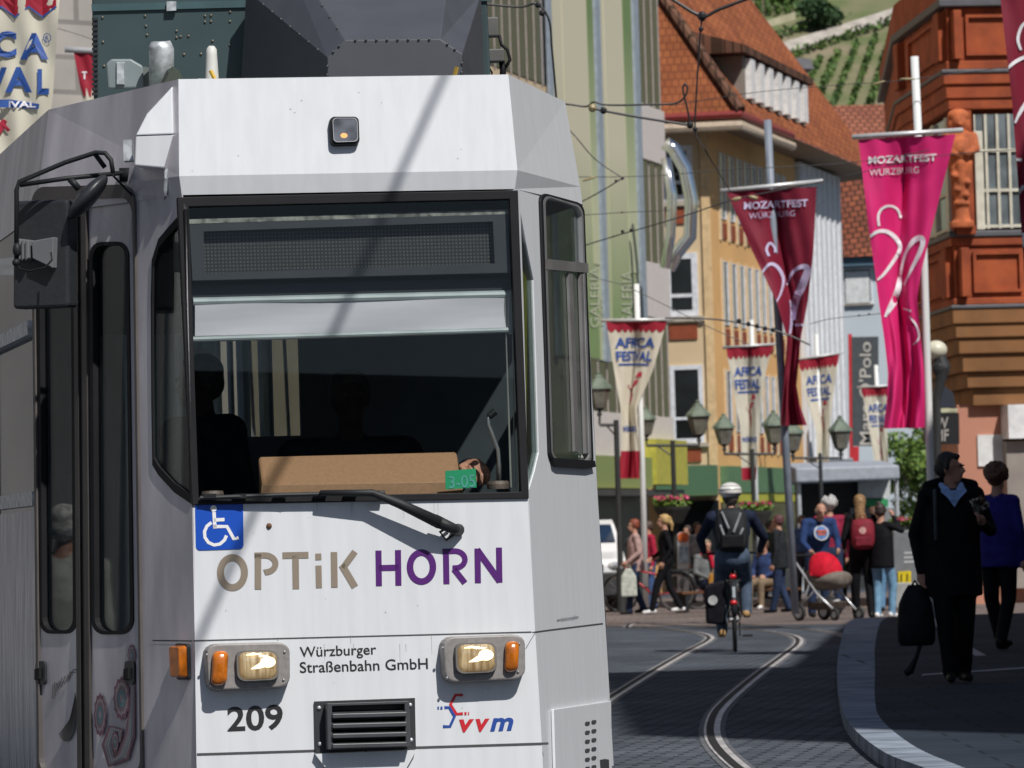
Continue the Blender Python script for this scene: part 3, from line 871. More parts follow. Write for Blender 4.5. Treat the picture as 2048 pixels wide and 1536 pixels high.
mb.tube([tw(190, 308, 21.5), tw(210, 335, 21.5)], 0.010, 8)
mb.box(tw(262, 350, 21.62), (0.09, 0.08, 0.055))
mb.tube([tw(140, 358, 21.5), tw(158, 378, 21.5)], 0.014, 8)
mb.ell(tw(34, 500, 21.48), (0.018, 0.02, 0.03)); mb.ell(tw(32, 525, 21.47), (0.016, 0.016, 0.016))
mb.build('mirror_arm', black_metal, mro, smooth=True)
mb = MB()
Mq = Matrix.Rotation(R(-38), 3, 'Y')
mb.ell(tw(176, 394, 21.50), (0.036, 0.10, 0.115), Matrix.Rotation(R(43), 3, 'Y'), n=18, k=12)
mb.build('round_mirror', black_plastic, mro, smooth=True)
mb = MB()
mb.tube([tw(102, 505, 21.46), tw(104, 520, 21.45), tw(90, 535, 21.44), tw(60, 542, 21.44), tw(40, 538, 21.46), tw(34, 528, 21.47)], 0.004, 6)
mb.build('cable', black_rubber, mro, smooth=True)
mb = MB()
mb.tube([tw(225, 350, 21.45), tw(246, 372, 21.5), tw(262, 388, 21.55), tw(275, 415, 21.6), tw(290, 440, 21.6), tw(310, 445, 21.5), tw(325, 425, 21.4), tw(332, 392, 21.35)], 0.0045, 6)
mb.build('cable', black_rubber, mro, smooth=True)
# corner fairing with camera
fc = MB()
a = [tw(345, 172, 21.31), tw(347, 268, 21.262), tw(271, 271, 21.262), tw(293, 228, 21.284)]
bq = [p + Vector((0.03, 0.40, 0)) for p in a]
fc.loft([bq, a])
a = [tw(271, 271, 21.268), tw(347, 268, 21.268), tw(328, 336, 21.268), tw(269, 331, 21.268)]
bq = [p + Vector((0.03, 0.36, 0)) for p in a]
fc.loft([bq, a])
fco = fc.build('corner_fairing', white_paint, tram, bevel=0.006)
mb = MB()
mb.box(tw(257, 302, 21.42), (0.035, 0.10, 0.085))
mb.build('sensor', galv, fco)
mb = MB()
mb.box(tw(336, 350, 21.33), (0.026, 0.03, 0.05)); mb.tube([tw(335, 356, 21.32), tw(332, 380, 21.33), tw(331, 392, 21.33)], [0.014, 0.012, 0.004], 8)
mb.build('plug_socket', galv, fco)

# --- equipment on the roof
teal = mat('roof_box_teal', (0.045, 0.072, 0.078), 0.42, var=0.08, scale=3, coat=0.2)
Yb = 24.3
def blk8(pts, Y0, Y1): return [at(u, v, Y1) for u, v in pts] + [at(u, v, Y0) for u, v in pts]
rb = MB()
P0 = [at(u, v, Yb) for u, v in ((188, 240), (985, 225), (968, -130), (182, -110))]
P1 = [p + Vector((-0.06, 1.4, 0)) for p in P0]
rb.loft([P1, P0])
rbo = rb.build('roof_box', teal, tram, bevel=0.01)
PRB = plane(P0[0], P0[1], P0[2])
mb = MB()
mb.slab(PRB, [(183, 9), (985, -12), (985, 2), (184, 23)], 0.0, 0.012)
mb.build('lid_edge', mat('lid_teal', (0.06, 0.11, 0.12), 0.4), rbo)
mb = MB()
for i in range(16):
    y = 36 + i * 10
    mb.slab(PRB, [(184, y), (196, y - 0.4), (196, y + 5), (184, y + 5.4)], 0.0, 0.01)
mb.build('vent_slat', black_plastic, rbo)
mb = MB()
for (u, v) in ((205, 35), (206, 84), (208, 132), (290, 32), (292, 52), (294, 70), (410, 32), (422, 31), (410, 44), (422, 43), (353, 62), (353, 75), (361, 73), (377, 72), (425, 82), (368, 109), (402, 108), (460, 24), (460, 43), (460, 90), (962, 28), (963, 75), (965, 122)):
    mb.ell(hit(u, v, PRB, 0.002), (0.0065, 0.006, 0.0065), n=8, k=5)
mb.build('rivet', mat('rivet', (0.22, 0.2, 0.16), 0.4, 0.6), rbo)
mb = MB()
mb.slab(PRB, [(334, 4), (353, 4), (353, 22), (334, 23)], 0.012, 0.03)
mb.build('hinge', galv, rbo)
fairing_m = mat('fairing_grey', (0.070, 0.074, 0.088), 0.55, var=0.06, scale=5)
def dome_pts():
    F = lambda u, v: at(u, v, 23.0)
    K = lambda u, v: at(u, v, 24.15)
    return [F(655, 185), F(922, 182), F(925, 108), F(880, 78), F(690, 80), F(655, 115),      # 0-5 front face ring
            K(480, 200), K(970, 190), K(962, -10), K(905, -110), K(560, -120), K(492, -20)]     # 6-11 back ring
dp = dome_pts()
fa = MB(); fa.loft([dp[6:], dp[:6]])
fao = fa.build('roof_fairing', fairing_m, tram, bevel=0.004)
mb = MB()
def frow(i, j, n):
    for k_ in range(1, n): mb.ell(dp[i].lerp(dp[j], k_ / n) + Vector((0, -.004, 0)), .006, n=6, k=4)
frow(3, 4, 9); frow(4, 5, 3); frow(2, 3, 3); frow(5, 0, 4); frow(1, 2, 4); frow(5, 11, 9); frow(4, 10, 9)
mb.build('fairing_rivet', mat('rivet_dark', (0.10, 0.10, 0.105), 0.4, 0.4), fao)
mb = MB()
mb.tube([at(323, 175, 22.6), at(323, 98, 22.6), at(319, 88, 22.6), at(319, 84, 22.6)], [0.054, 0.054, 0.05, 0.035], 18)
ant = mb.build('antenna', galv, tram, smooth=True)
mb = MB()
mb.tube([at(424, 165, 22.5), at(424, 158, 22.5), at(423, 110, 22.5), at(423, 98, 22.5), at(423, 92, 22.5)], [0.034, 0.029, 0.024, 0.022, 0.012], 16)
mb.build('antenna', mat('antenna_white', (0.6, 0.6, 0.57), 0.5), tram, smooth=True)
mb = MB()
mb.loft([[at(u, v, 22.9) for u, v in ((216, 178), (212, 128), (222, 118), (262, 118), (286, 132), (288, 176))], [at(u, v, 22.7) for u, v in ((216, 178), (212, 128), (222, 118), (262, 118), (286, 132), (288, 176))]])
hb = mb.build('roof_horn', mat('horn_grey', (0.20, 0.24, 0.25), 0.5), tram, bevel=0.008)
mb = MB(); mb.loft([[at(u, v, 22.7) for u, v in ((232, 124), (250, 124), (250, 170), (232, 170))], [at(u, v, 22.685) for u, v in ((234, 126), (248, 126), (248, 168), (234, 168))]]); mb.build('horn_plate', galv, hb)
mb = MB(); mb.loft([[at(u, v, 22.8) for u, v in ((286, 133), (306, 136), (312, 176), (288, 178))], [at(u, v, 22.72) for u, v in ((286, 133), (306, 136), (312, 176), (288, 178))]]); mb.build('horn_bracket', mat('bracket_grey', (0.14, 0.16, 0.15), 0.6), hb)
mb = MB()
mb.loft([[at(u, v, 22.3) for u, v in ((318, 172), (334, 140), (346, 133), (358, 140), (374, 172))], [at(u, v, 22.2) for u, v in ((326, 172), (338, 146), (346, 136), (352, 146), (366, 172))]])
mb.build('shark_fin', mat('fin_green', (0.055, 0.07, 0.05), 0.6), tram, smooth=False)
mb = MB(); mb.hexa([at(396, 166, 22.3), at(538, 164, 22.3), at(538, 164, 22.0), at(396, 166, 22.0), at(396, 157, 22.3), at(540, 157, 22.3), at(540, 160, 22.0), at(396, 160, 22.0)])
mb.build('roof_plate', white_paint, tram)
ym = mat('yellow_strap', (0.62, 0.40, 0.06), 0.6)
for (u0, v0, u1, v1, Y) in ((421, 141, 436, 166, 21.75), (914, 134, 904, 164, 21.8)):
    mb = MB(); mb.tube([at(u1, v1 + 6, Y), at(u0, v0, Y)], 0.010, 6); mb.build('lifting_loop', ym, tram)
mb = MB()
cgm = mat('connector_grey', (0.12, 0.12, 0.115), 0.5)
mb.box(at(984, 55, 25.0), (0.06, 0.1, 0.09)); mb.build('connector', cgm, tram, bevel=0.006)
mb = MB(); mb.box(at(990, 112, 25.0), (0.09, 0.1, 0.06))
cno = mb.build('connector', cgm, tram, bevel=0.006)
mb = MB()
mb.tube([at(998, 70, 25), at(1003, 90, 25), at(1015, 100, 25), at(1020, 120, 25), at(1008, 140, 25)], 0.008, 8)
mb.tube([at(1003, 120, 25), at(1006, 140, 25), at(1004, 175, 25)], 0.015, 8)
mb.tube([at(975, 130, 25), at(984, 145, 25), at(982, 170, 25)], 0.005, 6)
mb.build('connector_cable', black_rubber, cno, smooth=True)
# ================================================================== GROUND, RAILS, HILL
def catmull(p, n=8):
    out = []
    for i in range(len(p) - 1):
        a, b, c, d = p[max(i - 1, 0)], p[i], p[i + 1], p[min(i + 2, len(p) - 1)]
        for k in range(n):
            t = k / n
            out.append(0.5 * ((2 * b) + (c - a) * t + (2 * a - 5 * b + 4 * c - d) * t * t + (3 * b - a - 3 * c + d) * t ** 3))
    out.append(p[-1])
    return out
def ribbon(mb, pts, w, dz, m=0, off=0.0):
    L, Rr = [], []
    for i, p in enumerate(pts):
        t = pts[min(i + 1, len(pts) - 1)] - pts[max(i - 1, 0)]
        t = Vector((t.x, t.y, 0)).normalized()
        n = Vector((-t.y, t.x, 0))
        c = p + n * off
        L.append(Vector((c.x + n.x * w / 2, c.y + n.y * w / 2, gz(c.y) + dz)))
        Rr.append(Vector((c.x - n.x * w / 2, c.y - n.y * w / 2, gz(c.y) + dz)))
    k = len(pts)
    mb.add(L + Rr, [(k + i, k + i + 1, i + 1, i) for i in range(k - 1)], m)
setts = brick('road_setts', (0.118, 0.132, 0.158), (0.068, 0.080, 0.100), (0.028, 0.033, 0.042), 0.24, 0.14, 0.018, 0.95, 0.5, rot=R(8))
ys = [-60, -20, 0, 20, 40, 66, 90, 120, 160, 220, 300, 420, 600, 800]
mb = MB()
vs = []
for y in ys:
    for x in (-300, -40, 40, 300): vs.append((x, y, gz(y)))
mb.add(vs, [(r_ * 4 + c, r_ * 4 + c + 1, (r_ + 1) * 4 + c + 1, (r_ + 1) * 4 + c) for r_ in range(len(ys) - 1) for c in range(3)])
kind(mb.build('ground', setts), 'structure')
plaza_m = brick('plaza_paving', (0.21, 0.165, 0.15), (0.17, 0.14, 0.13), (0.09, 0.075, 0.07), 0.4, 0.2, 0.02, 0.8, 0.3, rot=R(20))
mb = MB()
pz = [gnd(*q) for q in ((1000, 1243), (1420, 1243), (1520, 1249), (1600, 1257), (1680, 1268), (1690, 1247), (2060, 1236))]
pz += [Vector((16, 120, gz(120))), Vector((-14, 120, gz(120)))]
rows = []
Lx = [(-12, 76.5), (1, 75.5), (3.1, 72.0), (4.3, 70.0), (5.6, 70.0), (16, 70.0)]
vs = [(x, y, gz(y) + 0.004) for x, y in Lx] + [(x, 130, gz(130) + 0.004) for x, y in Lx]
k = len(Lx)
mb.add(vs, [(i, i + 1, k + i + 1, k + i) for i in range(k - 1)])
kind(mb.build('plaza_paving', plaza_m), 'structure')
# pavement on the right with its pale kerb stones
PZ = 0.085
kl = [gnd(u, v, PZ) for u, v in ((1950, 1580), (1850, 1536), (1765, 1502), (1700, 1448), (1680, 1400), (1674, 1340), (1680, 1290), (1694, 1246), (1716, 1236))]
kr = [gnd(u, v, PZ) for u, v in ((2040, 1580), (1930, 1536), (1830, 1493), (1764, 1440), (1750, 1400), (1750, 1340), (1750, 1290), (1760, 1246), (1775, 1234))]
kl, kr = catmull(kl), catmull(kr)
mb = MB()
n = len(kl)
vs = [Vector((p.x, p.y, 0)) for p in kl] + kl + kr
mb.add(vs, [(i, i + 1, n + i + 1, n + i) for i in range(n - 1)] + [(n + i, n + i + 1, 2 * n + i + 1, 2 * n + i) for i in range(n - 1)])
kind(mb.build('kerb', brick('kerb_granite', (0.27, 0.31, 0.37), (0.22, 0.26, 0.32), (0.07, 0.08, 0.09), 6.0, 1.1, 0.02, 0.9, 0.3, freq=3)), 'structure')
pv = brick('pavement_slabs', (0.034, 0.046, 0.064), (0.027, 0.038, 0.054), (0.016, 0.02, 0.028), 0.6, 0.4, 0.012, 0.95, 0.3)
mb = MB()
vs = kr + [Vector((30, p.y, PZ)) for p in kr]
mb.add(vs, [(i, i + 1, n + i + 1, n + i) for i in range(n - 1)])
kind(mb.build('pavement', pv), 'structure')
mb = MB()
gl_ = [gnd(u, v, PZ) for u, v in ((1868, 1238), (1890, 1262), (1925, 1290), (1962, 1312))]
ribbon(mb, catmull(gl_), 0.10, PZ + 0.004)
kind(mb.build('gutter_line', mat('gutter_pale', (0.34, 0.34, 0.35), 0.7)), 'structure')
mb = MB()
for i in range(26):
    p = gnd(1842 + i * 8, 1352 - i * 0.55, PZ)
    mb.sheet([(p.x, p.y, PZ + 0.004), (p.x + 0.035, p.y, PZ + 0.004), (p.x + 0.085, p.y + 0.42, PZ + 0.004), (p.x + 0.05, p.y + 0.42, PZ + 0.004)])
kind(mb.build('drain_channel', mat('drain_pale', (0.30, 0.31, 0.32), 0.6)), 'structure')
rail_steel = mat('rail_steel', (0.66, 0.62, 0.60), 0.42, 0.4, scale=3, var=0.25)
rail_conc = mat('rail_concrete', (0.12, 0.125, 0.135), 0.8, scale=7, var=0.3)
rail_dark = mat('rail_groove', (0.012, 0.011, 0.011), 0.8)
def rail(px, label):
    p = catmull([gnd(u, v) for u, v in px], 10)
    mb = MB()
    ribbon(mb, p, 0.17, 0.004, 0)
    ribbon(mb, p, 0.105, 0.010, 1)
    ribbon(mb, p, 0.048, 0.014, 2, 0.012)
    tag(mb.build('tram_rail', [rail_conc, rail_steel, rail_dark], recalc=False), label, 'rail', 'tram rails set in the road')
rail([(900, 1640), (1100, 1477), (1215, 1402), (1300, 1348), (1372, 1306), (1412, 1285), (1418, 1275), (1392, 1266), (1320, 1258), (1230, 1253), (1100, 1249)], 'curved steel tram rail emerging beside the white tram, bending back behind it')
rail([(1640, 1640), (1540, 1576), (1470, 1530), (1428, 1482), (1428, 1440), (1452, 1406), (1512, 1354), (1568, 1312), (1596, 1289), (1590, 1275), (1545, 1265), (1460, 1257), (1300, 1249)], 'curved steel tram rail with an S bend through the middle of the road')
rail([(1700, 1276), (1660, 1266), (1600, 1258), (1500, 1251), (1380, 1246)], 'thin far rail arcing just in front of the pram wheels')
rail([(1255, 1256), (1262, 1250), (1300, 1243), (1380, 1239)], 'short far rail curve just behind the tram beneath the walking women')
# hill with vineyard
HP = (Vector((0, 800, 60)), Vector((0, -0.4, 1)).normalized())
soil = mat('hill_soil', (0.24, 0.20, 0.13), 0.9, scale=0.10, col2=(0.11, 0.14, 0.05))
mb = MB(); mb.add([(-400, 640, -4), (400, 640, -4), (400, 1100, 180), (-400, 1100, 180)], [(0, 1, 2, 3)])
kind(mb.build('hill', soil), 'structure')
leafg = mat('vine_green', (0.10, 0.17, 0.035), 0.7, scale=0.3, col2=(0.045, 0.095, 0.02), lo=0.4, hi=0.6)
def leaves(mb, c, r, n, s, m=0, nm=1, flat=0.0):
    for _ in range(n):
        while True:
            q = Vector((random.uniform(-1, 1), random.uniform(-1, 1), random.uniform(-1, 1)))
            if 0.15 < q.length < 1: break
        p = Vector(c) + Vector((q.x * r[0], q.y * r[1], q.z * r[2]))
        a = Vector((random.gauss(0, 1), random.gauss(0, 1), random.gauss(0, 1))).normalized()
        b = a.cross(Vector((random.gauss(0, 1), random.gauss(0, 1), random.gauss(0, 1)))).normalized()
        z = s * random.uniform(0.6, 1.4)
        mb.add([p - a * z, p - b * z * 0.6, p + a * z, p + b * z * 0.6], [(0, 1, 2, 3)], m + random.randrange(nm))
vine = MB()
def vrow(u0, v0, u1, v1, w):
    a, b = hit(u0, v0, HP), hit(u1, v1, HP)
    L = (b - a).length
    k = int(L / 0.55)
    for i in range(k):
        p = a.lerp(b, i / max(k - 1, 1))
        leaves(vine, p + Vector((0, 0, 0.8)), (w, 0.6, 0.9), 7, 0.42)
for i in range(11):
    u0 = 1510 + i * 37
    t = max(0.0, min(1.0, (u0 - 1560) / 230))
    vrow(u0, 240, u0 + 22 + 38 * (i % 2) * 0 + 34, 128 - 92 * t + 8, 0.45 if i % 3 else 0.62)
for i in range(13):
    u0 = 1424 + i * 19
    vrow(u0, 74 if i < 4 else 34, u0 - 8, -60, 0.5)
for k in range(12):
    vrow(1545 + k * 24, 132 - k * 8.2, 1572 + k * 24, 122 - k * 8.2, 0.8)
for k in range(11): vrow(1490 + k * 18, 100 - k * 5.5, 1508 + k * 18, 92 - k * 5.5, 1.3)
kind(vine.build('vine_rows', leafg, recalc=False), 'stuff')
mb = MB()
up = [(1470, 122), (1560, 86), (1680, 50), (1830, 2)]; lo_ = [(1530, 122), (1600, 98), (1700, 64), (1830, 34)]
U = [hit(u, v, HP, 0.5) for u, v in up]; Lw = [hit(u, v, HP, 0.4) for u, v in lo_]
mb.add(U + Lw, [(4 + i, 5 + i, i + 1, i) for i in range(3)])
kind(mb.build('hill_path', mat('path_stone', (0.42, 0.38, 0.33), 0.9, scale=0.5, var=0.2)), 'structure')
mb = MB()
a, b = hit(1488, 70, HP), hit(1592, 38, HP)
mb.hexa([a, b, b + Vector((0, 0.5, 0)), a + Vector((0, 0.5, 0)), a + Vector((0, 0, 1.2)), b + Vector((0, 0, 1.2)), b + Vector((0, 0.5, 1.2)), a + Vector((0, 0.5, 1.2))])
tag(mb.build('vineyard_wall', mat('wall_pale', (0.42, 0.39, 0.27), 0.9, scale=0.6)), 'low pale stone wall across the vineyard hillside', 'wall')
def tree(name, base, h, r, label, n=900, s=0.22, trunk=0.12, group=None, cm=None, blobs=9):
    t = empty(name, base); tag(t, label, 'tree', group)
    mb = MB(); B = Vector(base)
    mb.tube([B, B + Vector((0.05, 0, h * 0.3)), B + Vector((0, 0.05, h * 0.62))], [trunk, trunk * 0.8, trunk * 0.35], 8)
    for k in range(6):
        w = k * 1.05
        mb.tube([B + Vector((0, 0, h * (0.3 + 0.05 * k))), B + Vector((math.cos(w) * r * 0.6, math.sin(w) * r * 0.6, h * (0.5 + 0.06 * k)))], [trunk * 0.4, 0.02], 6)
    mb.build('trunk', mm('bark', (0.10, 0.08, 0.06), 0.9, bump=0.4), t)
    mb = MB()
    for k in range(blobs):
        w = random.uniform(0, 6.28); q = random.uniform(0.1, 0.75)
        z = random.uniform(0.35, 0.9)
        c = B + Vector((math.cos(w) * r * q, math.sin(w) * r * q, h * z))
        rr_ = r * random.uniform(0.32, 0.55)
        leaves(mb, c, (rr_, rr_, rr_ * 0.9), n // blobs, s, 0, 3)
    cms = cm or [mm('leaf_a', (0.11, 0.20, 0.035), 0.6), mm('leaf_b', (0.06, 0.125, 0.025), 0.6), mm('leaf_c', (0.17, 0.26, 0.05), 0.6)]
    mb.build('crown', cms, t, recalc=False)
    return t
p = hit(1640, 62, HP)
dk = [mm('leaf_dk', (0.025, 0.065, 0.018), 0.7)] * 3
tree('bush', p, 5.5, 4.2, 'dark round bush beside the pale path on the vineyard hill', 900, 0.5, cm=dk)
tree('bush', hit(1570, 10, HP), 4, 3.2, 'mid green bush above the low vineyard wall', 500, 0.45)
for (u, v, col, lab) in ((1452, 48, (0.60, 0.42, 0.02), 'small yellow object standing among the vine rows on the hill'), (1499, 36, (0.01, 0.30, 0.34), 'small teal object standing among the vine rows on the hill')):
    p = hit(u, v, HP); mb = MB()
    mb.lathe([(0.5, 0), (0.62, 0.2), (0.6, 2.0), (0.45, 2.4), (0.0, 2.5)], p, 12)  # small coloured objects of unknown kind
    o = mb.build('vineyard_object', mm('bin%.2f' % col[0], col, 0.5)); tag(o, lab, 'object')

# ================================================================== BUILDINGS
SD = Vector((math.sin(R(12.1)), math.cos(R(12.1)), 0))
SN = Vector((SD.y, -SD.x, 0))
def vplane(u, Y, n): 
    p = at(u, 1060, Y); return (Vector((p.x, p.y, 0)), n)
def gp(pl, u, z, off=0.0):
    q = hit(u, 1060, pl, off); return Vector((q.x, q.y, z))
def zs(mb, pl, u0, u1, z0, z1, o0, o1, m=0):
    a0, a1 = gp(pl, u0, 0), gp(pl, u1, 0)
    n = pl[1]
    P = lambda a, o, z: Vector((a.x + n.x * o, a.y + n.y * o, z))
    mb.hexa([P(a0, o1, z0), P(a1, o1, z0), P(a1, o0, z0), P(a0, o0, z0), P(a0, o1, z1), P(a1, o1, z1), P(a1, o0, z1), P(a0, o0, z1)], m)
    return mb
def bprism(poly, z0, z1, name, m, parent=None):
    mb = MB(); mb.prism([(p.x, p.y) for p in poly], z0, z1); return mb.build(name, m, parent)
glass_dark = mat('window_dark', (0.02, 0.025, 0.028), 0.12, scale=0.6, var=0.5, spec=0.6)
white_frame = mat('window_white', (0.72, 0.74, 0.78), 0.5)
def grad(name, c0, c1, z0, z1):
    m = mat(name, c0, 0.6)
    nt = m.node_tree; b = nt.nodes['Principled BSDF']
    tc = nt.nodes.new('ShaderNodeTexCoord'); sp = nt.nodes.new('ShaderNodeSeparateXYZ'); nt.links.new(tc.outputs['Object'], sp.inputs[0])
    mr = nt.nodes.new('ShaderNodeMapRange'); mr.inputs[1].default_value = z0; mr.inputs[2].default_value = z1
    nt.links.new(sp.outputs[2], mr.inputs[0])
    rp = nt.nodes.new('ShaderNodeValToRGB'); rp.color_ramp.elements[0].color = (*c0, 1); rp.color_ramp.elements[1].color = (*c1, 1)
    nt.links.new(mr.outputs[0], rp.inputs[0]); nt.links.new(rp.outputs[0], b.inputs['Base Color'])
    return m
# --- department store on the left
PG = vplane(1346, 130, SN)
GZ = lambda v: 1.3 + (1058 - v) / 81.5          # height of image row v at its far corner
g1 = gp(PG, 1346, 0)
gb = empty('department_store', (g1.x, g1.y, gz(130)))
tag(gb, 'cream and green department store with vertical white lettering and finned window bands', 'building')
pg = [g1, g1 - SD * 60, g1 - SD * 60 - SN * 20, g1 - SN * 20]
cream_wall = mat('store_wall', (0.58, 0.46, 0.31), 0.8, scale=0.8, var=0.08)
bprism(pg, 3.0, 27, 'wall', cream_wall, gb)
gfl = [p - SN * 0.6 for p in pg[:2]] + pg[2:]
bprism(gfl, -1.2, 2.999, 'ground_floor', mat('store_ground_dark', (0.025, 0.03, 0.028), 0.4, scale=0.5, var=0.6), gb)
fin_m = mat('fin_pale', (0.46, 0.39, 0.34), 0.6)
def band(u0, u1, z0, z1, fins, nm='window_band', fo=0.025):
    mb = MB(); zs(mb, PG, u0, u1, z0, z1, -0.1, 0.02); w = mb.build(nm, glass_dark, gb)
    mb = MB()
    for k in fins: zs(mb, PG, k - 1.1, k + 1.1, z0 - 0.05, z1 + 0.05, 0.02, fo)
    mb.build('fins', fin_m, w); return w
band(940, 1118, GZ(255), GZ(-60), [952, 968, 984, 1000, 1016, 1032, 1048, 1064, 1080, 1096, 1111])
band(1297, 1346, GZ(222), GZ(-70), [1303, 1318, 1332, 1345])
band(1297, 1346, GZ(532), GZ(330), [1303, 1318, 1332, 1345])
band(1150, 1346, GZ(835), GZ(648), [1158, 1172, 1186, 1204, 1222, 1240, 1258, 1276, 1294, 1306, 1319, 1332, 1345])
spm = mat('store_panel', (0.62, 0.56, 0.52), 0.7, var=0.04)
for (u0, v0, v1) in ((1296, 222, 330), (1296, 532, 640), (1150, 835, 918)):
    mb = MB(); zs(mb, PG, u0, 1347, GZ(v1), GZ(v0), 0, 0.09); mb.build('pale_panel', spm, gb)
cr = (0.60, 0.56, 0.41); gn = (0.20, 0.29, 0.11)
mb = MB(); zs(mb, PG, 1118, 1294, GZ(738), GZ(-90), 0, 0.05)
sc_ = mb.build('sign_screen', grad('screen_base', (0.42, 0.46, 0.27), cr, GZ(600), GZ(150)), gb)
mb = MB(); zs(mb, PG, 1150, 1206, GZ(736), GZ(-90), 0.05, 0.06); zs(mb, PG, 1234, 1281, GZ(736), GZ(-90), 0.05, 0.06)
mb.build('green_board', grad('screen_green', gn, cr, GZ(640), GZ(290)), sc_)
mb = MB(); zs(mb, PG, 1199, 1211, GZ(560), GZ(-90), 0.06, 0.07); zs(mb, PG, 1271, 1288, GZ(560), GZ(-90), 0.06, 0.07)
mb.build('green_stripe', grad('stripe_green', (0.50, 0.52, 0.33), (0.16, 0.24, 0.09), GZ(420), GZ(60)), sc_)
mb = MB(); zs(mb, PG, 1213, 1222, GZ(740), GZ(-90), 0.05, 0.12); zs(mb, PG, 1290, 1299, GZ(740), GZ(-90), 0.05, 0.12); zs(mb, PG, 1117, 1124, GZ(740), GZ(-90), 0.05, 0.12)
mb.build('edge_bar', mat('bar_bluegrey', (0.36, 0.42, 0.50), 0.4, 0.3), sc_)
lt = MB(); 
def vert_text(mb, txt, u0, u1, v0, v1, pl, off, bold=0.0):
    """lettering turned to read upwards: x along text runs from v1 (bottom) up to v0"""
    text_fit(mb, txt, lambda x, y: hit(u0 + (u1 - u0) * y, v1 + (v0 - v1) * x, pl, off), bold)
for (tx_, u0, u1, v0, v1) in (('GALERIA', 1243, 1266, 541, 650), ('GALERIA', 1180, 1198, 533, 655), ('KAUFHOF', 1202, 1210, 595, 650)):
    lt = MB(); vert_text(lt, tx_, u0, u1, v0, v1, PG, 0.075, 0.01); lt.build('store_lettering', M_.get('lc') or mm('lc', (0.50, 0.53, 0.37), 0.6), sc_, recalc=False)

mb = MB(); zs(mb, PG, 1100, 1284, GZ(978), GZ(918), -0.2, 0.3)
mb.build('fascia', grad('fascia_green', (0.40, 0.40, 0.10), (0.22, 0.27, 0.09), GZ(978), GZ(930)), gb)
mb = MB(); zs(mb, PG, 1284, 1347, GZ(970), GZ(882), -0.2, 0.4)
mb.build('yellow_fascia', mat('fascia_yellow', (0.44, 0.41, 0.06), 0.5), gb)
mb = MB(); zs(mb, PG, 1100, 1347, GZ(992), GZ(980), -0.2, 0.3); mb.build('awning_edge', mat('awning_dark', (0.05, 0.05, 0.045), 0.7), gb)
# round silver object on the corner: curved glass and chrome tube
ch = MB()
c = gp(PG, 1357, 0, 0.8)
ch.tube([Vector((c.x - 0.1, c.y - 2, GZ(560))), Vector((c.x + 0.10, c.y - 2, GZ(530))), Vector((c.x + 0.42, c.y - 2, GZ(500))), Vector((c.x + 0.48, c.y - 2, GZ(430))), Vector((c.x + 0.36, c.y - 2, GZ(370))), Vector((c.x + 0.1, c.y - 2, GZ(330))), Vector((c.x - 0.1, c.y - 2, GZ(318)))], 0.16, 12)
ch.tube([Vector((c.x - 0.2, c.y - 2.4, GZ(560))), Vector((c.x - 0.05, c.y - 2.4, GZ(500))), Vector((c.x + 0.02, c.y - 2.4, GZ(420))), Vector((c.x - 0.1, c.y - 2.4, GZ(350)))], 0.12, 12)
ch.build('corner_tube', mat('chrome', (0.75, 0.77, 0.8), 0.12, 0.95, var=0.05), gb, smooth=True)

# --- orange house with tiled hip roof
OY = 150.0
PO = vplane(1441, OY, SN)
oc = gp(PO, 1441, 0)
POG = (Vector((oc.x, oc.y, 0)), -SD)
OZ = lambda v: 1.3 + (1055.5 - v) / (FPX / OY)
ob = empty('orange_house', (oc.x, oc.y, gz(OY)))
tag(ob, 'apricot coloured corner house with steep red tiled hip roof and tall narrow windows', 'building')
o_end = gp(PO, 1612, 0)
e1 = o_end
poly = [oc, e1, e1 - SN * 14, oc - SN * 14]
apricot = mat('apricot_plaster', (0.70, 0.40, 0.155), 0.85, scale=0.5, var=0.06)
eav = OZ(248)
bprism(poly, -1.5, eav, 'wall', apricot, ob)
# gable side lies over the wall as pale plaster with white windows
mb = MB(); zs(mb, POG, 1330, 1427, OZ(1240), eav, 0, 0.05); mb.build('gable_plaster', mat('gable_cream', (0.68, 0.52, 0.32), 0.85, scale=0.6, var=0.06), ob)
mb = MB(); zs(mb, POG, 1424, 1441, OZ(1240), eav, 0.05, 0.12); mb.build('corner_pilaster', mat('pilaster', (0.70, 0.50, 0.27), 0.85), ob)
wf = white_frame
def window(pl, u0, u1, v0, v1, Z, par, fw=4, off=0.05, fm=None, ledge=True, cross=True):
    z0, z1 = Z(v1), Z(v0)
    s = (Z(0) - Z(1))
    mb = MB()
    f = fw * s
    zs(mb, pl, u0, u1, z0, z0 + f, off, off + 0.04); zs(mb, pl, u0, u1, z1 - f, z1, off, off + 0.04)
    zs(mb, pl, u0, u0 + fw, z0 + f, z1 - f, off, off + 0.04); zs(mb, pl, u1 - fw, u1, z0 + f, z1 - f, off, off + 0.04)
    if cross: zs(mb, pl, u0 + fw, u1 - fw, z0 + (z1 - z0) * 0.3, z0 + (z1 - z0) * 0.3 + f * 0.6, off, off + 0.035)
    w = mb.build('window', fm or wf, par)
    mb = MB(); zs(mb, pl, u0 + fw, u1 - fw, z0 + f, z1 - f, off - 0.02, off + 0.012); mb.build('pane', glass_dark, w)
    if ledge:
        mb = MB(); zs(mb, pl, u0 - fw, u1 + fw, z0 - f * 0.9, z0 - 0.01, off, off + 0.12); mb.build('sill', M_.get('sill_grey') or mm('sill_grey', (0.45, 0.40, 0.33), 0.7), w)
    return w
window(POG, 1346, 1408, 287, 398, OZ, ob, 12)
window(POG, 1346, 1412, 503, 630, OZ, ob, 12)
window(POG, 1350, 1416, 728, 884, OZ, ob, 9)
redp = mat('red_panel', (0.27, 0.06, 0.022), 0.7)
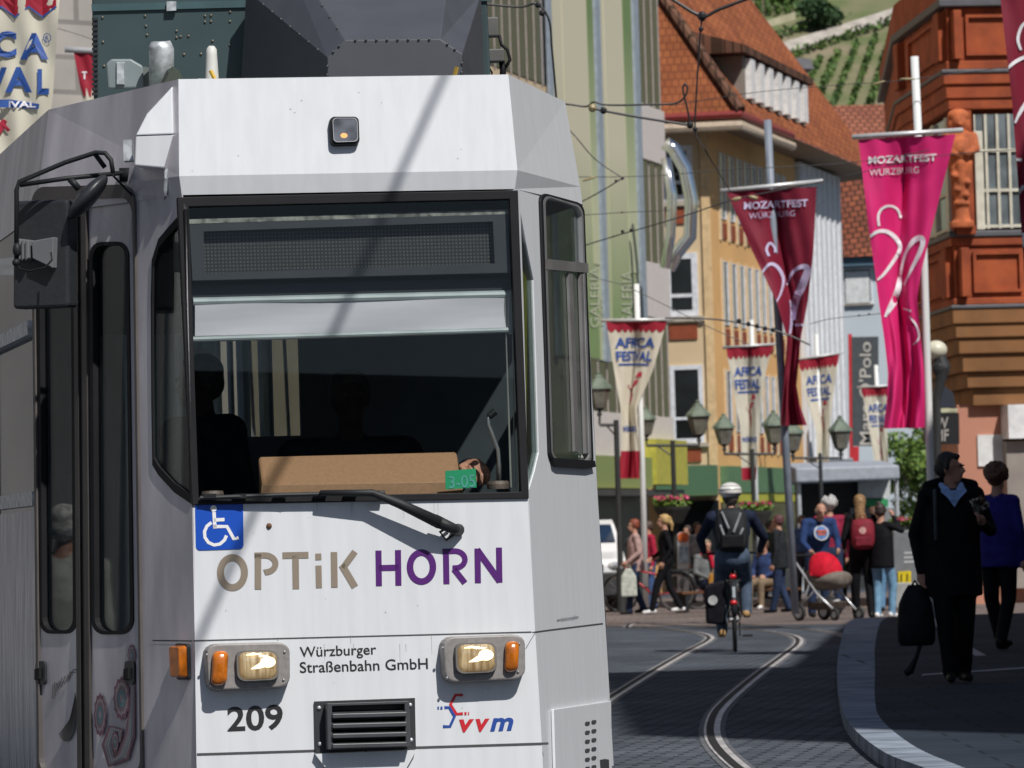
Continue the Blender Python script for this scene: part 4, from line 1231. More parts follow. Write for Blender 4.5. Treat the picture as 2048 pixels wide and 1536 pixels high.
for v0, v1 in ((412, 444), (646, 676), (896, 922)):
    mb = MB(); zs(mb, POG, 1352, 1408, OZ(v1), OZ(v0), 0.05, 0.10); mb.build('parapet_panel', redp, ob)
for (v0, v1) in ((297, 430), (516, 645), (738, 860)):
    us = [1466, 1483, 1499, 1514, 1528, 1541, 1554, 1566, 1577, 1588]
    for k, u in enumerate(us):
        w = 9 - k * 0.5
        window(PO, u - w / 2 - 1, u + w / 2, v0, v1, OZ, ob, 1.6, 0.0, cross=False, ledge=False)
        mb = MB(); zs(mb, PO, u - w / 2, u + w / 2, OZ(v1 + 40), OZ(v1 + 8), 0, 0.04); mb.build('parapet_panel', redp, ob)
        mb = MB(); zs(mb, PO, u - w / 2 - 4.2, u - w / 2 - 1.6, OZ(v1 + 44), OZ(v0 - 4), 0, 0.05); mb.build('window_fin', M_.get('fin_cream') or mm('fin_cream', (0.62, 0.50, 0.33), 0.7), ob)
# roof: hip end towards us, long slope towards the street, wide eaves
tile = brick('roof_tiles_orange', (0.34, 0.115, 0.045), (0.27, 0.085, 0.038), (0.19, 0.06, 0.028), 0.20, 0.22, 0.02, 0.85, 0.5, axis='XZ', freq=0.6)
tile_b = brick('roof_tiles_brown', (0.17, 0.085, 0.055), (0.13, 0.065, 0.045), (0.05, 0.03, 0.02), 0.24, 0.30, 0.03, 0.9, 0.9, freq=0.35)
OH = 1.15
ez = OZ(236)
c1 = oc + SN * OH - SD * OH
hz_u = 1376
far = gp(PO, 1722, 0) + SN * OH
inn = oc - SN * 14
depth = 8.0
rid0 = c1 - SN * 8.5 + SD * 6.5
rid_z = ez + 12.0
rid1 = Vector((far.x, far.y, 0)) - SN * 8.5
left = c1 - SN * 20
def V(p, z): return Vector((p.x, p.y, z))
mb = MB()
mb.add([V(c1, ez), V(rid0, rid_z), V(left, ez), V(left + SD * 6.5, rid_z)], [(0, 1, 3, 2)], 0)
mb.add([V(c1, ez), V(far, ez), V(rid1, rid_z), V(rid0, rid_z)], [(0, 1, 2, 3)], 0)
ro = mb.build('roof', [tile], ob, recalc=False)
mb = MB()
mb.tube([V(c1, ez + 0.1), V(rid0, rid_z + 0.1)], 0.16, 8)
mb.build('hip_tiles', tile_b, ro)
mb = MB()
mb.add([V(c1, ez - 0.05), V(far, ez - 0.05), V(far - SN * (OH + .3), ez - 0.2), V(c1 - SN * (OH + .3) + SD * (OH + .3), ez - 0.2), V(left, ez - 0.05), V(left + SD * (OH + .3), ez - 0.2)], [(0, 1, 2, 3), (0, 3, 5, 4)])
mb.build('eave_soffit', mat('soffit', (0.26, 0.17, 0.10), 0.8), ro)
mb = MB()
mb.tube([V(left, ez), V(c1, ez), V(c1 + SD * 9, ez)], 0.11, 8)
mb.build('gutter', mat('gutter_red', (0.25, 0.035, 0.03), 0.5), ro)
mb = MB(); mb.tube([V(left, ez - 0.32), V(c1 + SN * 0.0, ez - 0.32), V(c1 + SD * 9, ez - 0.32)], 0.14, 8)
mb.build('eave_board', mat('eave_pale', (0.50, 0.40, 0.30), 0.7), ro)
# dormer on the street slope with a row of white posts
def slope(s, k):      # s metres along the eave from the corner, k 0..1 up the slope
    a = c1 + SD * s
    q = a - SN * (8.5 * k)
    return V(q, ez + 12.0 * k)
d0, d1 = 3.6, 15.0
A0, A1 = slope(d0, 0.06), slope(d1, 0.06)
dz = 1.25
mb = MB()
nbk = -SN * 2.4
mb.hexa([A0, A1, A1 + nbk, A0 + nbk, A0 + Vector((0, 0, dz)), A1 + Vector((0, 0, dz)), A1 + nbk + Vector((0, 0, dz)), A0 + nbk + Vector((0, 0, dz))])
dm_ = mb.build('dormer', mat('dormer_slate', (0.23, 0.20, 0.17), 0.8, scale=2), ro)
mb = MB()
o_ = SN * 0.22 - SD * 0.9
o2 = SN * 0.22 + SD * 0.4
T = Vector((0, 0, dz + 0.02)); T2 = Vector((0, 0, dz + 0.95))
mb.hexa([A0 + o_ + T, A1 + o2 + T, A1 + nbk + o2 + T, A0 + nbk + o_ + T, A0 + o_ + T + Vector((0, 0, .22)), A1 + o2 + T + Vector((0, 0, .22)), A1 + nbk + T2 + o2, A0 + nbk + T2 + o_])
mb.build('dormer_roof', tile_b, dm_)
for k in range(7):
    p = A0.lerp(A1, (k + 0.5) / 7)
    mb = MB(); mb.box(p + SN * 0.02 + Vector((0, 0, 0.62)), (0.30, 0.75, 1.15), Matrix.Rotation(R(-12.1), 3, 'Z'))
    mb.build('dormer_post', M_.get('post_white') or mm('post_white', (0.76, 0.74, 0.72), 0.6), dm_)

# --- white ribbed house next to it, under the same eave
PWh = (PO[0], SN)
w0, w1 = gp(PO, 1613, 0) + SN * 0.15, gp(PO, 1691, 0) + SN * 0.15
wh = empty('white_house', (w0.x, w0.y, gz(165)))
tag(wh, 'narrow white ribbed house adjoining the apricot house, its top in eave shadow', 'building')
bprism([w0, w1, w1 - SN * 13.6, w0 - SN * 13.6], -1.6, ez - 0.25, 'wall', mat('white_render', (0.66, 0.67, 0.69), 0.8, scale=0.5, var=0.05), wh)
mb = MB()
for k in range(8):
    u = 1616 + k * 10
    zs(mb, PO, u, u + 4, 2.5, ez - 0.3, 0.15, 0.20)
mb.build('ribs', mat('rib_white', (0.70, 0.71, 0.73), 0.7), wh)
mb = MB(); zs(mb, PO, 1614, 1690, 2.2, 3.4, 0.15, 0.4); mb.build('shop_canopy', mat('canopy_grey', (0.25, 0.27, 0.30), 0.6), wh)
# shop front of the orange house
mb = MB(); zs(mb, PO, 1443, 1600, OZ(985), OZ(932), 0, 0.25); mb.build('fascia', mat('fascia_mid_green', (0.10, 0.20, 0.10), 0.6), ob)
mb = MB(); zs(mb, PO, 1443, 1600, OZ(1004), OZ(985), 0, 0.22); mb.build('fascia_edge', mat('fascia_lime', (0.42, 0.42, 0.05), 0.6), ob)
mb = MB(); zs(mb, PO, 1443, 1600, -1.2, OZ(1006), 0, 0.04); zs(mb, POG, 1330, 1441, -1.2, OZ(1000), 0.12, 0.16); mb.build('shop_window', glass_dark, ob)
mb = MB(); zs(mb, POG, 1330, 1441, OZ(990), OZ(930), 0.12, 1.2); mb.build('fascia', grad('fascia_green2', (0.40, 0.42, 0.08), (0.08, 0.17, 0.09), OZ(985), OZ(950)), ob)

# --- pale blue house with red tiled roof closing the street
h0, h1 = at(1640, 1060, 184), at(1860, 1060, 183.2)
bh = empty('pale_blue_house', (h0.x, h0.y, gz(186)))
tag(bh, 'pale blue house with brown tiled roof behind the banners at the end of the street', 'building')
hd = (Vector((h1.x, h1.y, 0)) - Vector((h0.x, h0.y, 0))).normalized(); hn = Vector((hd.y, -hd.x, 0))
PH = (Vector((h0.x, h0.y, 0)), hn)
HZ = lambda v: 1.3 + (1047 - v) / (FPX / 183)
bprism([V(h0, 0), V(h1, 0), V(h1, 0) - hn * 10, V(h0, 0) - hn * 10], -2, HZ(508), 'wall', mat('pale_blue_render', (0.56, 0.63, 0.68), 0.85, scale=0.4, var=0.05), bh)
mb = MB()
mb.add([V(h0 + hn * 0.5, HZ(512)), V(h1 + hn * 0.5, HZ(512)), V(h1 - hn * 5, HZ(318)), V(h0 - hn * 5, HZ(318))], [(0, 1, 2, 3)])
mb.build('roof', brick('roof_tiles_red', (0.27, 0.085, 0.045), (0.17, 0.06, 0.04), (0.07, 0.03, 0.02), 0.3, 0.34, 0.04, 0.9, 0.9, freq=0.25), bh, recalc=False)
window(PH, 1702, 1760, 534, 606, HZ, bh, 3, 0.0, cross=False)
mb = MB(); zs(mb, PH, 1707, 1755, HZ(604), HZ(540), 0.05, 0.09); mb.build('roller_blind', mat('roller_white', (0.68, 0.70, 0.70), 0.7), bh)
mb = MB(); zs(mb, PH, 1690, 1860, HZ(530), HZ(512), 0, 0.35); mb.build('eave_board', mat('eave_blue', (0.09, 0.16, 0.22), 0.7), bh)
# tall tiled roof further back
f0, f1 = at(1560, 1060, 205), at(1900, 1060, 205)
fb = empty('far_house', (f0.x, f0.y, gz(205)))
tag(fb, 'far house of which only the broad red brown tiled roof shows below the vineyard', 'building')
FZ = lambda v: 1.3 + (1047 - v) / (FPX / 205)
bprism([V(f0, 0), V(f1, 0), V(f1, 0) + Vector((0, 8, 0)), V(f0, 0) + Vector((0, 8, 0))], -2, FZ(345), 'wall', mat('far_wall', (0.4, 0.33, 0.27), 0.9), fb)
mb = MB(); mb.add([V(f0, FZ(350)), V(f1, FZ(350)), V(f1 + Vector((0, 6, 0)), FZ(205) + 0.4), V(f0 + Vector((0, 6, 0)), FZ(205) + 0.4)], [(0, 1, 2, 3)])
rfo = mb.build('roof', brick('roof_tiles_far', (0.33, 0.125, 0.075), (0.25, 0.09, 0.06), (0.12, 0.05, 0.035), 0.3, 0.34, 0.04, 0.9, 0.8, freq=0.2), fb, recalc=False)
mb = MB()
for (u, v, w, hh) in ((1500, 118, 55, 3.0), (1560, 128, 40, 2.2)):
    p = at(u, v + 40, 176); mb.box((p.x, p.y, p.z), (w / 60, 2, hh))
chm = at(1545, 150, 190)
dm2 = MB(); a = [at(u, v, 188) for u, v in ((1478, 170), (1598, 170), (1612, 128), (1478, 118))]
dm2.loft([[p + Vector((0, 5, 0)) for p in a], a]); dm2.build('dormer', mat('dormer_dark', (0.06, 0.065, 0.07), 0.7), fb)
dm2 = MB(); a = [at(u, v, 186.5) for u, v in ((1470, 128), (1628, 138), (1622, 118), (1470, 104))]
dm2.loft([[p + Vector((0, 6, 0.3)) for p in a], a]); dm2.build('dormer_roof', mat('slate_grey', (0.17, 0.17, 0.18), 0.7, scale=3), fb)

# --- red sandstone building on the right with oriel
RY = 91.0
pA, pB, pC = at(1829, 1050, 97.5), at(1926, 1050, RY), at(2200, 1050, 91.4)
pA, pB, pC = [Vector((p.x, p.y, 0)) for p in (pA, pB, pC)]
RZ = lambda v: 1.3 + (1041 - v) / (FPX / RY)
rbld = empty('sandstone_building', (pB.x, pB.y, gz(RY)))
tag(rbld, 'red sandstone building with corner oriel, carved figure and pink plastered ground floor', 'building')
sand = mat('red_sandstone', (0.38, 0.080, 0.022), 0.85, scale=2.2, bump=0.3, col2=(0.23, 0.045, 0.014))
sand_d = mat('brown_sandstone', (0.22, 0.10, 0.035), 0.85, scale=1.2, var=0.2, bump=0.15)
lead = mat('lead_sheet', (0.09, 0.09, 0.10), 0.6)
n1 = (pB - pA).normalized(); n1 = Vector((n1.y, -n1.x, 0)); n1 = n1 if n1.y < 0 else -n1
n2 = (pC - pB).normalized(); n2 = Vector((n2.y, -n2.x, 0)); n2 = n2 if n2.y < 0 else -n2
PRL, PRR = (pB, n1), (pB, n2)
back = Vector((0.05, 1, 0)) * 14
def oriel(v0, v1, out, name, m, inset_=0.0):
    out *= 0.30
    a = pA + n1 * out
    # corner of the two pushed faces
    d1_, d2_ = (pB - pA).normalized(), (pC - pB).normalized()
    den = d1_.x * d2_.y - d1_.y * d2_.x
    q1, q2 = pA + n1 * out, pC + n2 * out
    t = ((q2.x - q1.x) * d2_.y - (q2.y - q1.y) * d2_.x) / den
    b = q1 + d1_ * t
    c = pC + n2 * out
    mb = MB(); mb.prism([(p.x, p.y) for p in (a, b, c, c + back, a + back)], RZ(v1), RZ(v0))
    return mb.build(name, m, rbld, bevel=0.02)
def lvl(lst):
    for (v0, v1, out, m, nm) in lst: oriel(v0, v1, out, nm, m)
lvl(((-70, -4, 0.28, sand, 'cornice'), (-4, 12, 0.5, lead, 'lead_flashing'), (12, 120, 0.0, sand, 'frieze_wall'), (120, 138, 0.12, sand, 'ledge'),
     (138, 146, 0.46, lead, 'lead_flashing'), (146, 168, 0.36, sand, 'cornice'), (168, 196, 0.2, sand, 'cornice'), (196, 218, 0.08, sand, 'window_head'),
     (218, 462, -0.6, sand, 'wall'), (462, 474, 0.30, lead, 'sill_flashing'), (474, 492, 0.18, sand, 'ledge'), (492, 596, 0.0, sand, 'parapet_wall'),
     (596, 610, 0.14, sand, 'ledge'), (610, 618, 0.34, lead, 'lead_flashing'), (618, 648, 0.24, sand_d, 'corbel'), (648, 676, 0.08, sand_d, 'corbel'),
     (676, 708, -0.10, sand_d, 'corbel'), (708, 744, -0.32, sand_d, 'corbel'), (744, 776, -0.6, sand_d, 'corbel'), (776, 812, -0.95, sand_d, 'corbel')))
def rbox(pl, u0, u1, v0, v1, o0, o1, name, m):
    mb = MB(); zs(mb, pl, u0, u1, RZ(v1), RZ(v0), o0, o1); return mb.build(name, m, rbld, bevel=0.012)
for v0, v1 in ((20, 118), (496, 594)):
    rbox(PRR, 1934, 1950, v0, v1, 0, 0.22, 'pilaster', sand)
    for (pl, u0, u1) in ((PRR, 1962, 2060), (PRL, 1848, 1908)):
        mb = MB()
        t = 6
        zs(mb, pl, u0, u1, RZ(v0 + 8 + t), RZ(v0 + 8), 0, 0.07); zs(mb, pl, u0, u1, RZ(v1 - 8), RZ(v1 - 8 - t), 0, 0.07)
        zs(mb, pl, u0, u0 + t, RZ(v1 - 8 - t), RZ(v0 + 8 + t), 0, 0.07); zs(mb, pl, u1 - t, u1, RZ(v1 - 8 - t), RZ(v0 + 8 + t), 0, 0.07)
        mb.build('panel_moulding', sand, rbld)
    rbox(PRL, 1914, 1924, v0, v1, 0, 0.14, 'pilaster', sand); rbox(PRL, 1831, 1840, v0, v1, 0, 0.14, 'pilaster', sand)
rbox(PRR, 1927, 1968, 220, 462, -0.12, 0.06, 'pilaster', sand)
rbox(PRR, 1930, 1966, 452, 470, 0.0, 0.2, 'statue_plinth', sand)
wfr = mat('oriel_frame', (0.58, 0.55, 0.45), 0.6)
gl2 = mat('oriel_glass', (0.12, 0.14, 0.15), 0.12, scale=1.5, var=0.5, spec=0.6)
def owin(pl, u0, u1, nmul):
    mb = MB(); zs(mb, pl, u0, u1, RZ(458), RZ(228), -0.12, -0.05); w = mb.build('window', gl2, rbld)
    mb = MB()
    for k in range(nmul + 1):
        u = u0 + (u1 - u0) * k / nmul
        zs(mb, pl, u - 2.5 if k not in (0,) else u, u + 2.5, RZ(458), RZ(228), -0.05, 0.0)
    for v in (300, 380, 452): zs(mb, pl, u0, u1, RZ(v + 4), RZ(v - 2), -0.05, -0.004)
    mb.build('frame', wfr, w)
owin(PRR, 1974, 2090, 5); owin(PRL, 1862, 1916, 2)
rbox(PRR, 1973, 1990, 262, 460, -0.05, 0.03, 'shutter', wfr)
# carved figure with shield
st = MB()
zc = RZ(300)
bp = gp(PRR, 1944, 0, 0.16)
def sp(dx, dy, v): return Vector((bp.x + dx, bp.y + dy, RZ(v)))
st.ell(sp(0, -0.03, 244), (0.13, 0.14, 0.16)); st.ell(sp(0, .02, 232), (0.20, 0.16, 0.13)); st.ell(sp(-.12, .03, 248), (.08, .1, .14)); st.ell(sp(.12, .03, 248), (.08, .1, .14)); st.cap(sp(0, -.13, 246), sp(0, -.17, 250), .03, .03)
st.cap(sp(0, 0, 254), sp(0, 0, 268), 0.09, 0.12); st.ell(sp(0, 0, 282), (0.27, 0.18, 0.17))
for sx in (-1, 1):
    st.cap(sp(sx * .23, 0, 274), sp(sx * .27, -.10, 300), .085, .075); st.cap(sp(sx * .27, -.10, 300), sp(sx * .10, -.22, 310), .07, .055)
st.ell(sp(0, -0.16, 300), (0.20, 0.09, 0.20)); st.ell(sp(0, -.24, 300), (.08, .04, .08))
st.cap(sp(0, 0, 290), sp(0, 0, 335), .20, .17)
for sx, dy in ((-.12, -.05), (0, -.12), (.12, -.04)): st.cap(sp(sx, dy, 328), sp(sx * .5, dy * .6, 400), .10, .06)
for (sx, v, r_) in ((-.10, 352, .09), (.10, 366, .08), (-.06, 380, .08), (.08, 392, .07)): st.ell(sp(sx, -.12, v), (r_, r_ * .8, r_ * .7))
st.cap(sp(0, 0, 325), sp(0, 0, 402), .15, .10); st.ell(sp(0, -.04, 408), (.15, .12, .07)); st.cap(sp(0, 0, 410), sp(0, 0, 440), .11, .15); st.box(sp(0, 0, 450), (.40, .30, .12))
me = remesh(st, 0.022, 1)
me.materials.append(mat('statue_sandstone', (0.44, 0.115, 0.04), 0.85, scale=5, var=0.3, bump=0.6)); me.polygons.foreach_set('use_smooth', [True] * len(me.polygons))
o = bpy.data.objects.new('carved_figure', me); COL.objects.link(o); o.parent = rbld; o.matrix_parent_inverse = matof(rbld).inverted()
pink = mat('pink_plaster', (0.46, 0.21, 0.14), 0.85, scale=0.8, var=0.06)
gq0 = gp(PRR, 1922, 0, -0.45)
gn0 = [gq0, Vector((pC.x, pC.y - (-1.2) * 0 + 1.2, 0))]
pink_poly = [gq0, pC - n2 * 0.45, pC - n2 * 0.45 + back, gq0 + back]
bprism(pink_poly, -1, RZ(808), 'ground_floor_wall', pink, rbld)
PPK = (gq0, n2)
mb = MB(); zs(mb, PPK, 1960, 2010, RZ(933), RZ(870), 0.0, 0.04); mb.build('notice_board', mat('notice_board_white', (0.66, 0.66, 0.65), 0.6), rbld)
mb = MB(); zs(mb, PPK, 2009, 2090, RZ(880), RZ(812), 0.0, 0.5); bs_ = mb.build('shop_sign', mat('shop_sign_white', (0.7, 0.7, 0.7), 0.5), rbld)
mb = MB(); zs(mb, PPK, 2009, 2090, RZ(1180), RZ(885), 0.0, 0.3); mb.build('shop_pillar', mat('shop_pillar_grey', (0.27, 0.235, 0.21), 0.5, scale=2), rbld)

# --- pale stone house behind the tram on the left
L0, L1 = at(-420, 1090, 60), at(330, 1090, 64)
L0, L1 = Vector((L0.x, L0.y, 0)), Vector((L1.x, L1.y, 0))
lb = empty('stone_house', (L0.x, L0.y, 0)); tag(lb, 'pale grey stone block house rising behind the tram and the large left banner', 'building')
ashl = brick('ashlar', (0.50, 0.47, 0.43), (0.44, 0.41, 0.38), (0.30, 0.28, 0.26), 0.9, 0.42, 0.03, 0.85, 0.3, axis='XZ')
bprism([L0, L1, L1 + Vector((-1, 14, 0)), L0 + Vector((-1, 14, 0))], 0, 16, 'wall', ashl, lb)
# buildings that stand outside the picture: they shade the road and show in the panes
def outhouse(name, poly, h, col, label, winrow=None):
    e = empty(name, (poly[0][0], poly[0][1], 0)); tag(e, label, 'building')
    mb = MB(); mb.prism(poly, 0, h); mb.build('wall', mm('plaster%.2f%.2f' % (col[0], col[2]), col, 0.85, scale=0.4), e)
    return e
e = outhouse('corner_tower', [(13.2, 12), (30, 12), (30, 27), (13.2, 27)], 30, (0.42, 0.38, 0.33), 'tall plastered tower house east of the tram, outside the frame, shading the road')
outhouse('side_house', [(8.2, 37), (10.45, 63), (28, 63), (28, 37)], 14, (0.38, 0.33, 0.28), 'lower plastered house along the right pavement, outside the frame, shading it')
e = outhouse('west_house', [(-10, 2), (-8.5, 56), (-22, 56), (-22, 2)], 8, (0.36, 0.35, 0.34), 'grey plastered house west of the tram, outside the frame')  # unseen wall, paled to bounce more light onto the tram side
outhouse('rear_house', [(-14, -34), (34, -40), (34, -52), (-14, -50)], 11, (0.05, 0.055, 0.065), 'long dark house closing the street behind the viewer')
# ================================================================== BANNERS AND POLES
def cloth_mat(name, col, rough=0.65):
    m = mat(name, col, rough, var=0.05, scale=3)
    nt = m.node_tree; b = nt.nodes['Principled BSDF']
    out = [n for n in nt.nodes if n.type == 'OUTPUT_MATERIAL'][0]
    tr = nt.nodes.new('ShaderNodeBsdfTranslucent'); tr.inputs[0].default_value = (*col, 1)
    mx = nt.nodes.new('ShaderNodeMixShader'); mx.inputs[0].default_value = 0.25
    nt.links.new(b.outputs[0], mx.inputs[1]); nt.links.new(tr.outputs[0], mx.inputs[2]); nt.links.new(mx.outputs[0], out.inputs[0])
    return m
cl_cream = cloth_mat('banner_cream', (0.72, 0.68, 0.56)); cl_red = cloth_mat('banner_red', (0.40, 0.015, 0.04))
cl_pink = cloth_mat('banner_magenta', (0.80, 0.022, 0.20)); cl_crimson_shaded = cloth_mat('banner_crimson_shaded', (0.24, 0.011, 0.036))  # crimson darkened in colour for the backlit shade on the maroon banner
ink_b = mat('banner_blue_ink', (0.02, 0.075, 0.30), 0.6); ink_w = mat('banner_white_ink', (0.78, 0.76, 0.80), 0.6); ink_r = mat('banner_red_ink', (0.40, 0.02, 0.05), 0.6)
def lerp_rows(rows, b, k):
    v0, v1 = rows[0][0], rows[-1][0]
    v = v0 + (v1 - v0) * b
    for i in range(len(rows) - 1):
        if v <= rows[i + 1][0] + 1e-6:
            t = (v - rows[i][0]) / (rows[i + 1][0] - rows[i][0])
            t = max(0, min(1, t))
            return rows[i][k] + (rows[i + 1][k] - rows[i][k]) * t
    return rows[-1][k]
class Banner:
    def __init__(s, Y, rows, slope=0.0, fold=0.55, p=1.45, ph=0.0, rip=0.02, pleats=0.0):
        s.Y, s.rows, s.slope, s.fold, s.p, s.ph, s.rip, s.pleats = Y, rows, slope, fold, p, ph, rip, pleats
        s.w0 = (rows[0][2] - rows[0][1]) * Y / FPX
    def F(s, a, b, off=0.0):
        uL, uR = lerp_rows(s.rows, b, 1), lerp_rows(s.rows, b, 2)
        sg = (1 if a >= 0 else -1) * abs(a) ** s.p
        u = (uL + uR) / 2 + sg * (uR - uL) / 2
        v = s.rows[0][0] + (s.rows[-1][0] - s.rows[0][0]) * b + s.slope * (u - (s.rows[0][1] + s.rows[0][2]) / 2) * (1 - 0.6 * b)
        top = min(1.0, b * 6 + 0.12)
        y = s.Y + s.w0 * s.fold * (1 - abs(a)) ** 1.5 * top * 0.5 + s.rip * math.sin(a * 7 + b * 9 + s.ph) * top + 0.5 * s.rip * math.sin(a * 15 - b * 14 + 2 * s.ph)
        y += s.pleats * max(0.0, b - 0.55) * math.sin(a * 9 + b * 10 + s.ph)
        return at(u, v, y - off)
    def inv(s, u, v, off=0.012):
        b = (v - s.rows[0][0]) / (s.rows[-1][0] - s.rows[0][0])
        for _ in range(2):
            bb = max(0, min(1, b))
            vv = v - s.slope * (u - (s.rows[0][1] + s.rows[0][2]) / 2) * (1 - 0.6 * bb)
            b = (vv - s.rows[0][0]) / (s.rows[-1][0] - s.rows[0][0])
        b = max(0.003, min(0.997, b))
        uL, uR = lerp_rows(s.rows, b, 1), lerp_rows(s.rows, b, 2)
        q = (u - (uL + uR) / 2) / max((uR - uL) / 2, 1e-3)
        q = max(-0.995, min(0.995, q))
        return s.F((1 if q >= 0 else -1) * abs(q) ** (1 / s.p), b, off)
    def cloth(s, name, m, parent, b0=0.0, b1=1.0, off=0.0, zig=None):
        na, nb = 30, max(4, int(48 * (b1 - b0)))
        vs, fs = [], []
        for j in range(nb + 1):
            for i in range(na + 1):
                a = -1 + 2 * i / na
                e1 = b1
                if zig: e1 = b1 + zig * (1 if i % 3 == 0 else (-0.3 if i % 3 == 1 else -0.3))
                vs.append(s.F(a, b0 + (e1 - b0) * j / nb, off))
        fs = [(j * (na + 1) + i, j * (na + 1) + i + 1, (j + 1) * (na + 1) + i + 1, (j + 1) * (na + 1) + i) for j in range(nb) for i in range(na)]
        return MB().add(vs, fs).build(name, m, parent, smooth=True, recalc=False)
    def text(s, mb, txt, a0, a1, b0, b1, bold=0.0, off=0.02):
        text_fit(mb, txt, lambda x, y: s.F(a0 + (a1 - a0) * x, b0 + (b1 - b0) * y, off), bold)
def pole_bar(t, pole, r, bar, Y, m=None, cords=True):
    mb = MB(); mb.tube([at(u, v, Y + 0.25) for u, v in pole], r, 12)
    mb.build('pole', m or white_wood, t, smooth=True)
    mb = MB(); mb.tube([at(bar[0], bar[1], Y), at(bar[2], bar[3], Y)], 0.032, 10); mb.build('crossbar', M_.get('bar_alu') or mm('bar_alu', (0.62, 0.62, 0.62), 0.4, 0.3), t, smooth=True)
def flag_root(name, label, cat, group, u, v, Y):
    p = at(u, v, Y); e = empty(name, (p.x, p.y, gz(p.y))); tag(e, label, cat, group); return e
def festival(label, Y, rows, slope, bar, pole, r=0.05, ph=0.0, T=None, red_end=True, poleY=None):
    t = flag_root('festival_banner', label, 'banner', 'cream and red festival banners', pole[-1][0], pole[-1][1], Y)
    pole_bar(t, pole, r, bar, Y)
    bn = Banner(Y, rows, slope, ph=ph, fold=0.5)
    c = bn.cloth('cloth', cl_cream, t)
    V0, V1 = rows[0][0], rows[-1][0]
    B = lambda v: (v - V0) / (V1 - V0)
    bn.cloth('red_header', cl_red, c, 0.0, B(T['head']), 0.008, zig=-(B(T['head'])) * 0.22)
    if red_end: bn.cloth('red_foot', cl_red, c, B(T['foot']), 1.0, 0.008)
    for key, txt in (('l1', 'AFRICA'), ('l2', 'FESTIVAL'), ('l3', 'WÜRZBURG')):
        if key in T:
            mb = MB(); bn.text(mb, txt, -0.86, 0.86, B(T[key][0]), B(T[key][1]), 0.03); mb.build('lettering', ink_b, c, recalc=False)
    mb = MB()
    v0, v1 = T['oval']
    strokes(mb, [[(-0.8 + 0.1 * i, 0) for i in range(17)]], 1, lambda x, y: bn.F(x, B(v0 + (v1 - v0) * (0.5 + y)), 0.014))
    mb.build('blue_band', ink_b, c, recalc=False)
    mb = MB(); h = T['fig']
    strokes(mb, [[(-0.35, h, 0.10), (-0.1, h + 8, 0.2), (0.2, h + 4, 0.12), (0.4, h - 10, 0.3)], [(0.1, h + 6, 0.15), (0.2, h + 22, 0.25), (0.15, h + 40, 0.1)], [(0.45, h - 16, 0.35), (0.5, h - 26, 0.2)]], 0.2, lambda x, y: bn.F(x, B(y), 0.014))
    mb.build('dancer_mark', ink_r, c, recalc=False)
    return t, bn, c
festival('cream banner with blue lettering nearest the tram, before the green store front', 99, [(641, 1212, 1334), (740, 1228, 1306), (815, 1241, 1274), (870, 1243, 1277), (900, 1242, 1280), (957, 1237, 1279)], 0.0,
         (1202, 641, 1346, 639), [(1273, 568), (1284, 900), (1293, 1215)], 0.052, 0.3, dict(head=663, l1=(675, 696), l2=(702, 722), oval=(727, 731), fig=770, l3=(850, 864), foot=902))
festival('cream banner with blue lettering before the apricot facade, behind the cyclist', 140, [(692, 1452, 1546), (760, 1463, 1528), (850, 1480, 1519), (960, 1484, 1512)], -0.06,
         (1445, 695, 1552, 688), [(1503, 640), (1509, 880), (1518, 1180)], 0.06, 1.1, dict(head=715, l1=(733, 752), l2=(758, 778), oval=(782, 786), fig=815, l3=(872, 884), foot=935))
festival('yellowish sunlit cream banner beside the maroon banner foot, before the white ribbed house', 155, [(712, 1596, 1679), (780, 1608, 1668), (860, 1632, 1660), (980, 1636, 1655)], -0.14,
         (1589, 720, 1688, 705), [(1633, 668), (1641, 900), (1649, 1170)], 0.06, 2.0, dict(head=736, l1=(750, 768), l2=(774, 792), oval=(797, 801), fig=828, foot=925))
festival('small cream banner half behind the magenta banner, before the dark vertical sign', 158, [(772, 1722, 1790), (850, 1737, 1774), (990, 1760, 1778)], -0.05,
         (1714, 775, 1797, 770), [(1752, 730), (1762, 950), (1772, 1150)], 0.06, 2.7, dict(head=792, l1=(808, 824), l2=(830, 846), oval=(850, 853), fig=880, foot=950))
# big banner at the upper left
Tl = flag_root('festival_banner', 'large cream banner at the upper left with blue capital letters and red zigzag top edge', 'banner', 'cream and red festival banners', -40, 1500, 33)
bl = Banner(33, [(-130, -185, 124), (0, -182, 119), (190, -170, 106), (400, -150, 80)], 0.0, fold=0.06, p=1.0, ph=0.5, rip=0.03)
c = bl.cloth('cloth', cl_cream, Tl)
mb = MB()
fi = lambda u, v: bl.inv(u, v, 0.008)
zz = [(-190 + 27.5 * i, 34 if i % 2 == 0 else 13) for i in range(12)]
vs = [fi(u, -125) for u, _ in zz] + [fi(min(u, 117), v) for u, v in zz]
rows_ = 8
vs, fs = [], []
for k in range(rows_ + 1):
    for (u, v) in zz: vs.append(fi(min(u, 118), -125 + (v + 125) * k / rows_))
n = len(zz)
mb.add(vs, [(k * n + i, k * n + i + 1, (k + 1) * n + i + 1, (k + 1) * n + i) for k in range(rows_) for i in range(n - 1)])
mb.build('red_header', cl_red, c, recalc=False)
mb = MB()
strokes(mb, [[(min(u, 117), v) for u, v in zz]], 4, lambda u, v: bl.inv(u, v, 0.012))
def tx(mb, txt, u0, u1, v0, v1, bold=0.0, off=0.016): text_fit(mb, txt, lambda x, y: bl.inv(u0 + (u1 - u0) * x, v0 + (v1 - v0) * y, off), bold)
tx(mb, 'A', 40, 97, 66, 119, 0.04); tx(mb, 'C', -12, 33, 62, 115, 0.04); tx(mb, 'AFRI', -165, -22, 62, 116, 0.04)
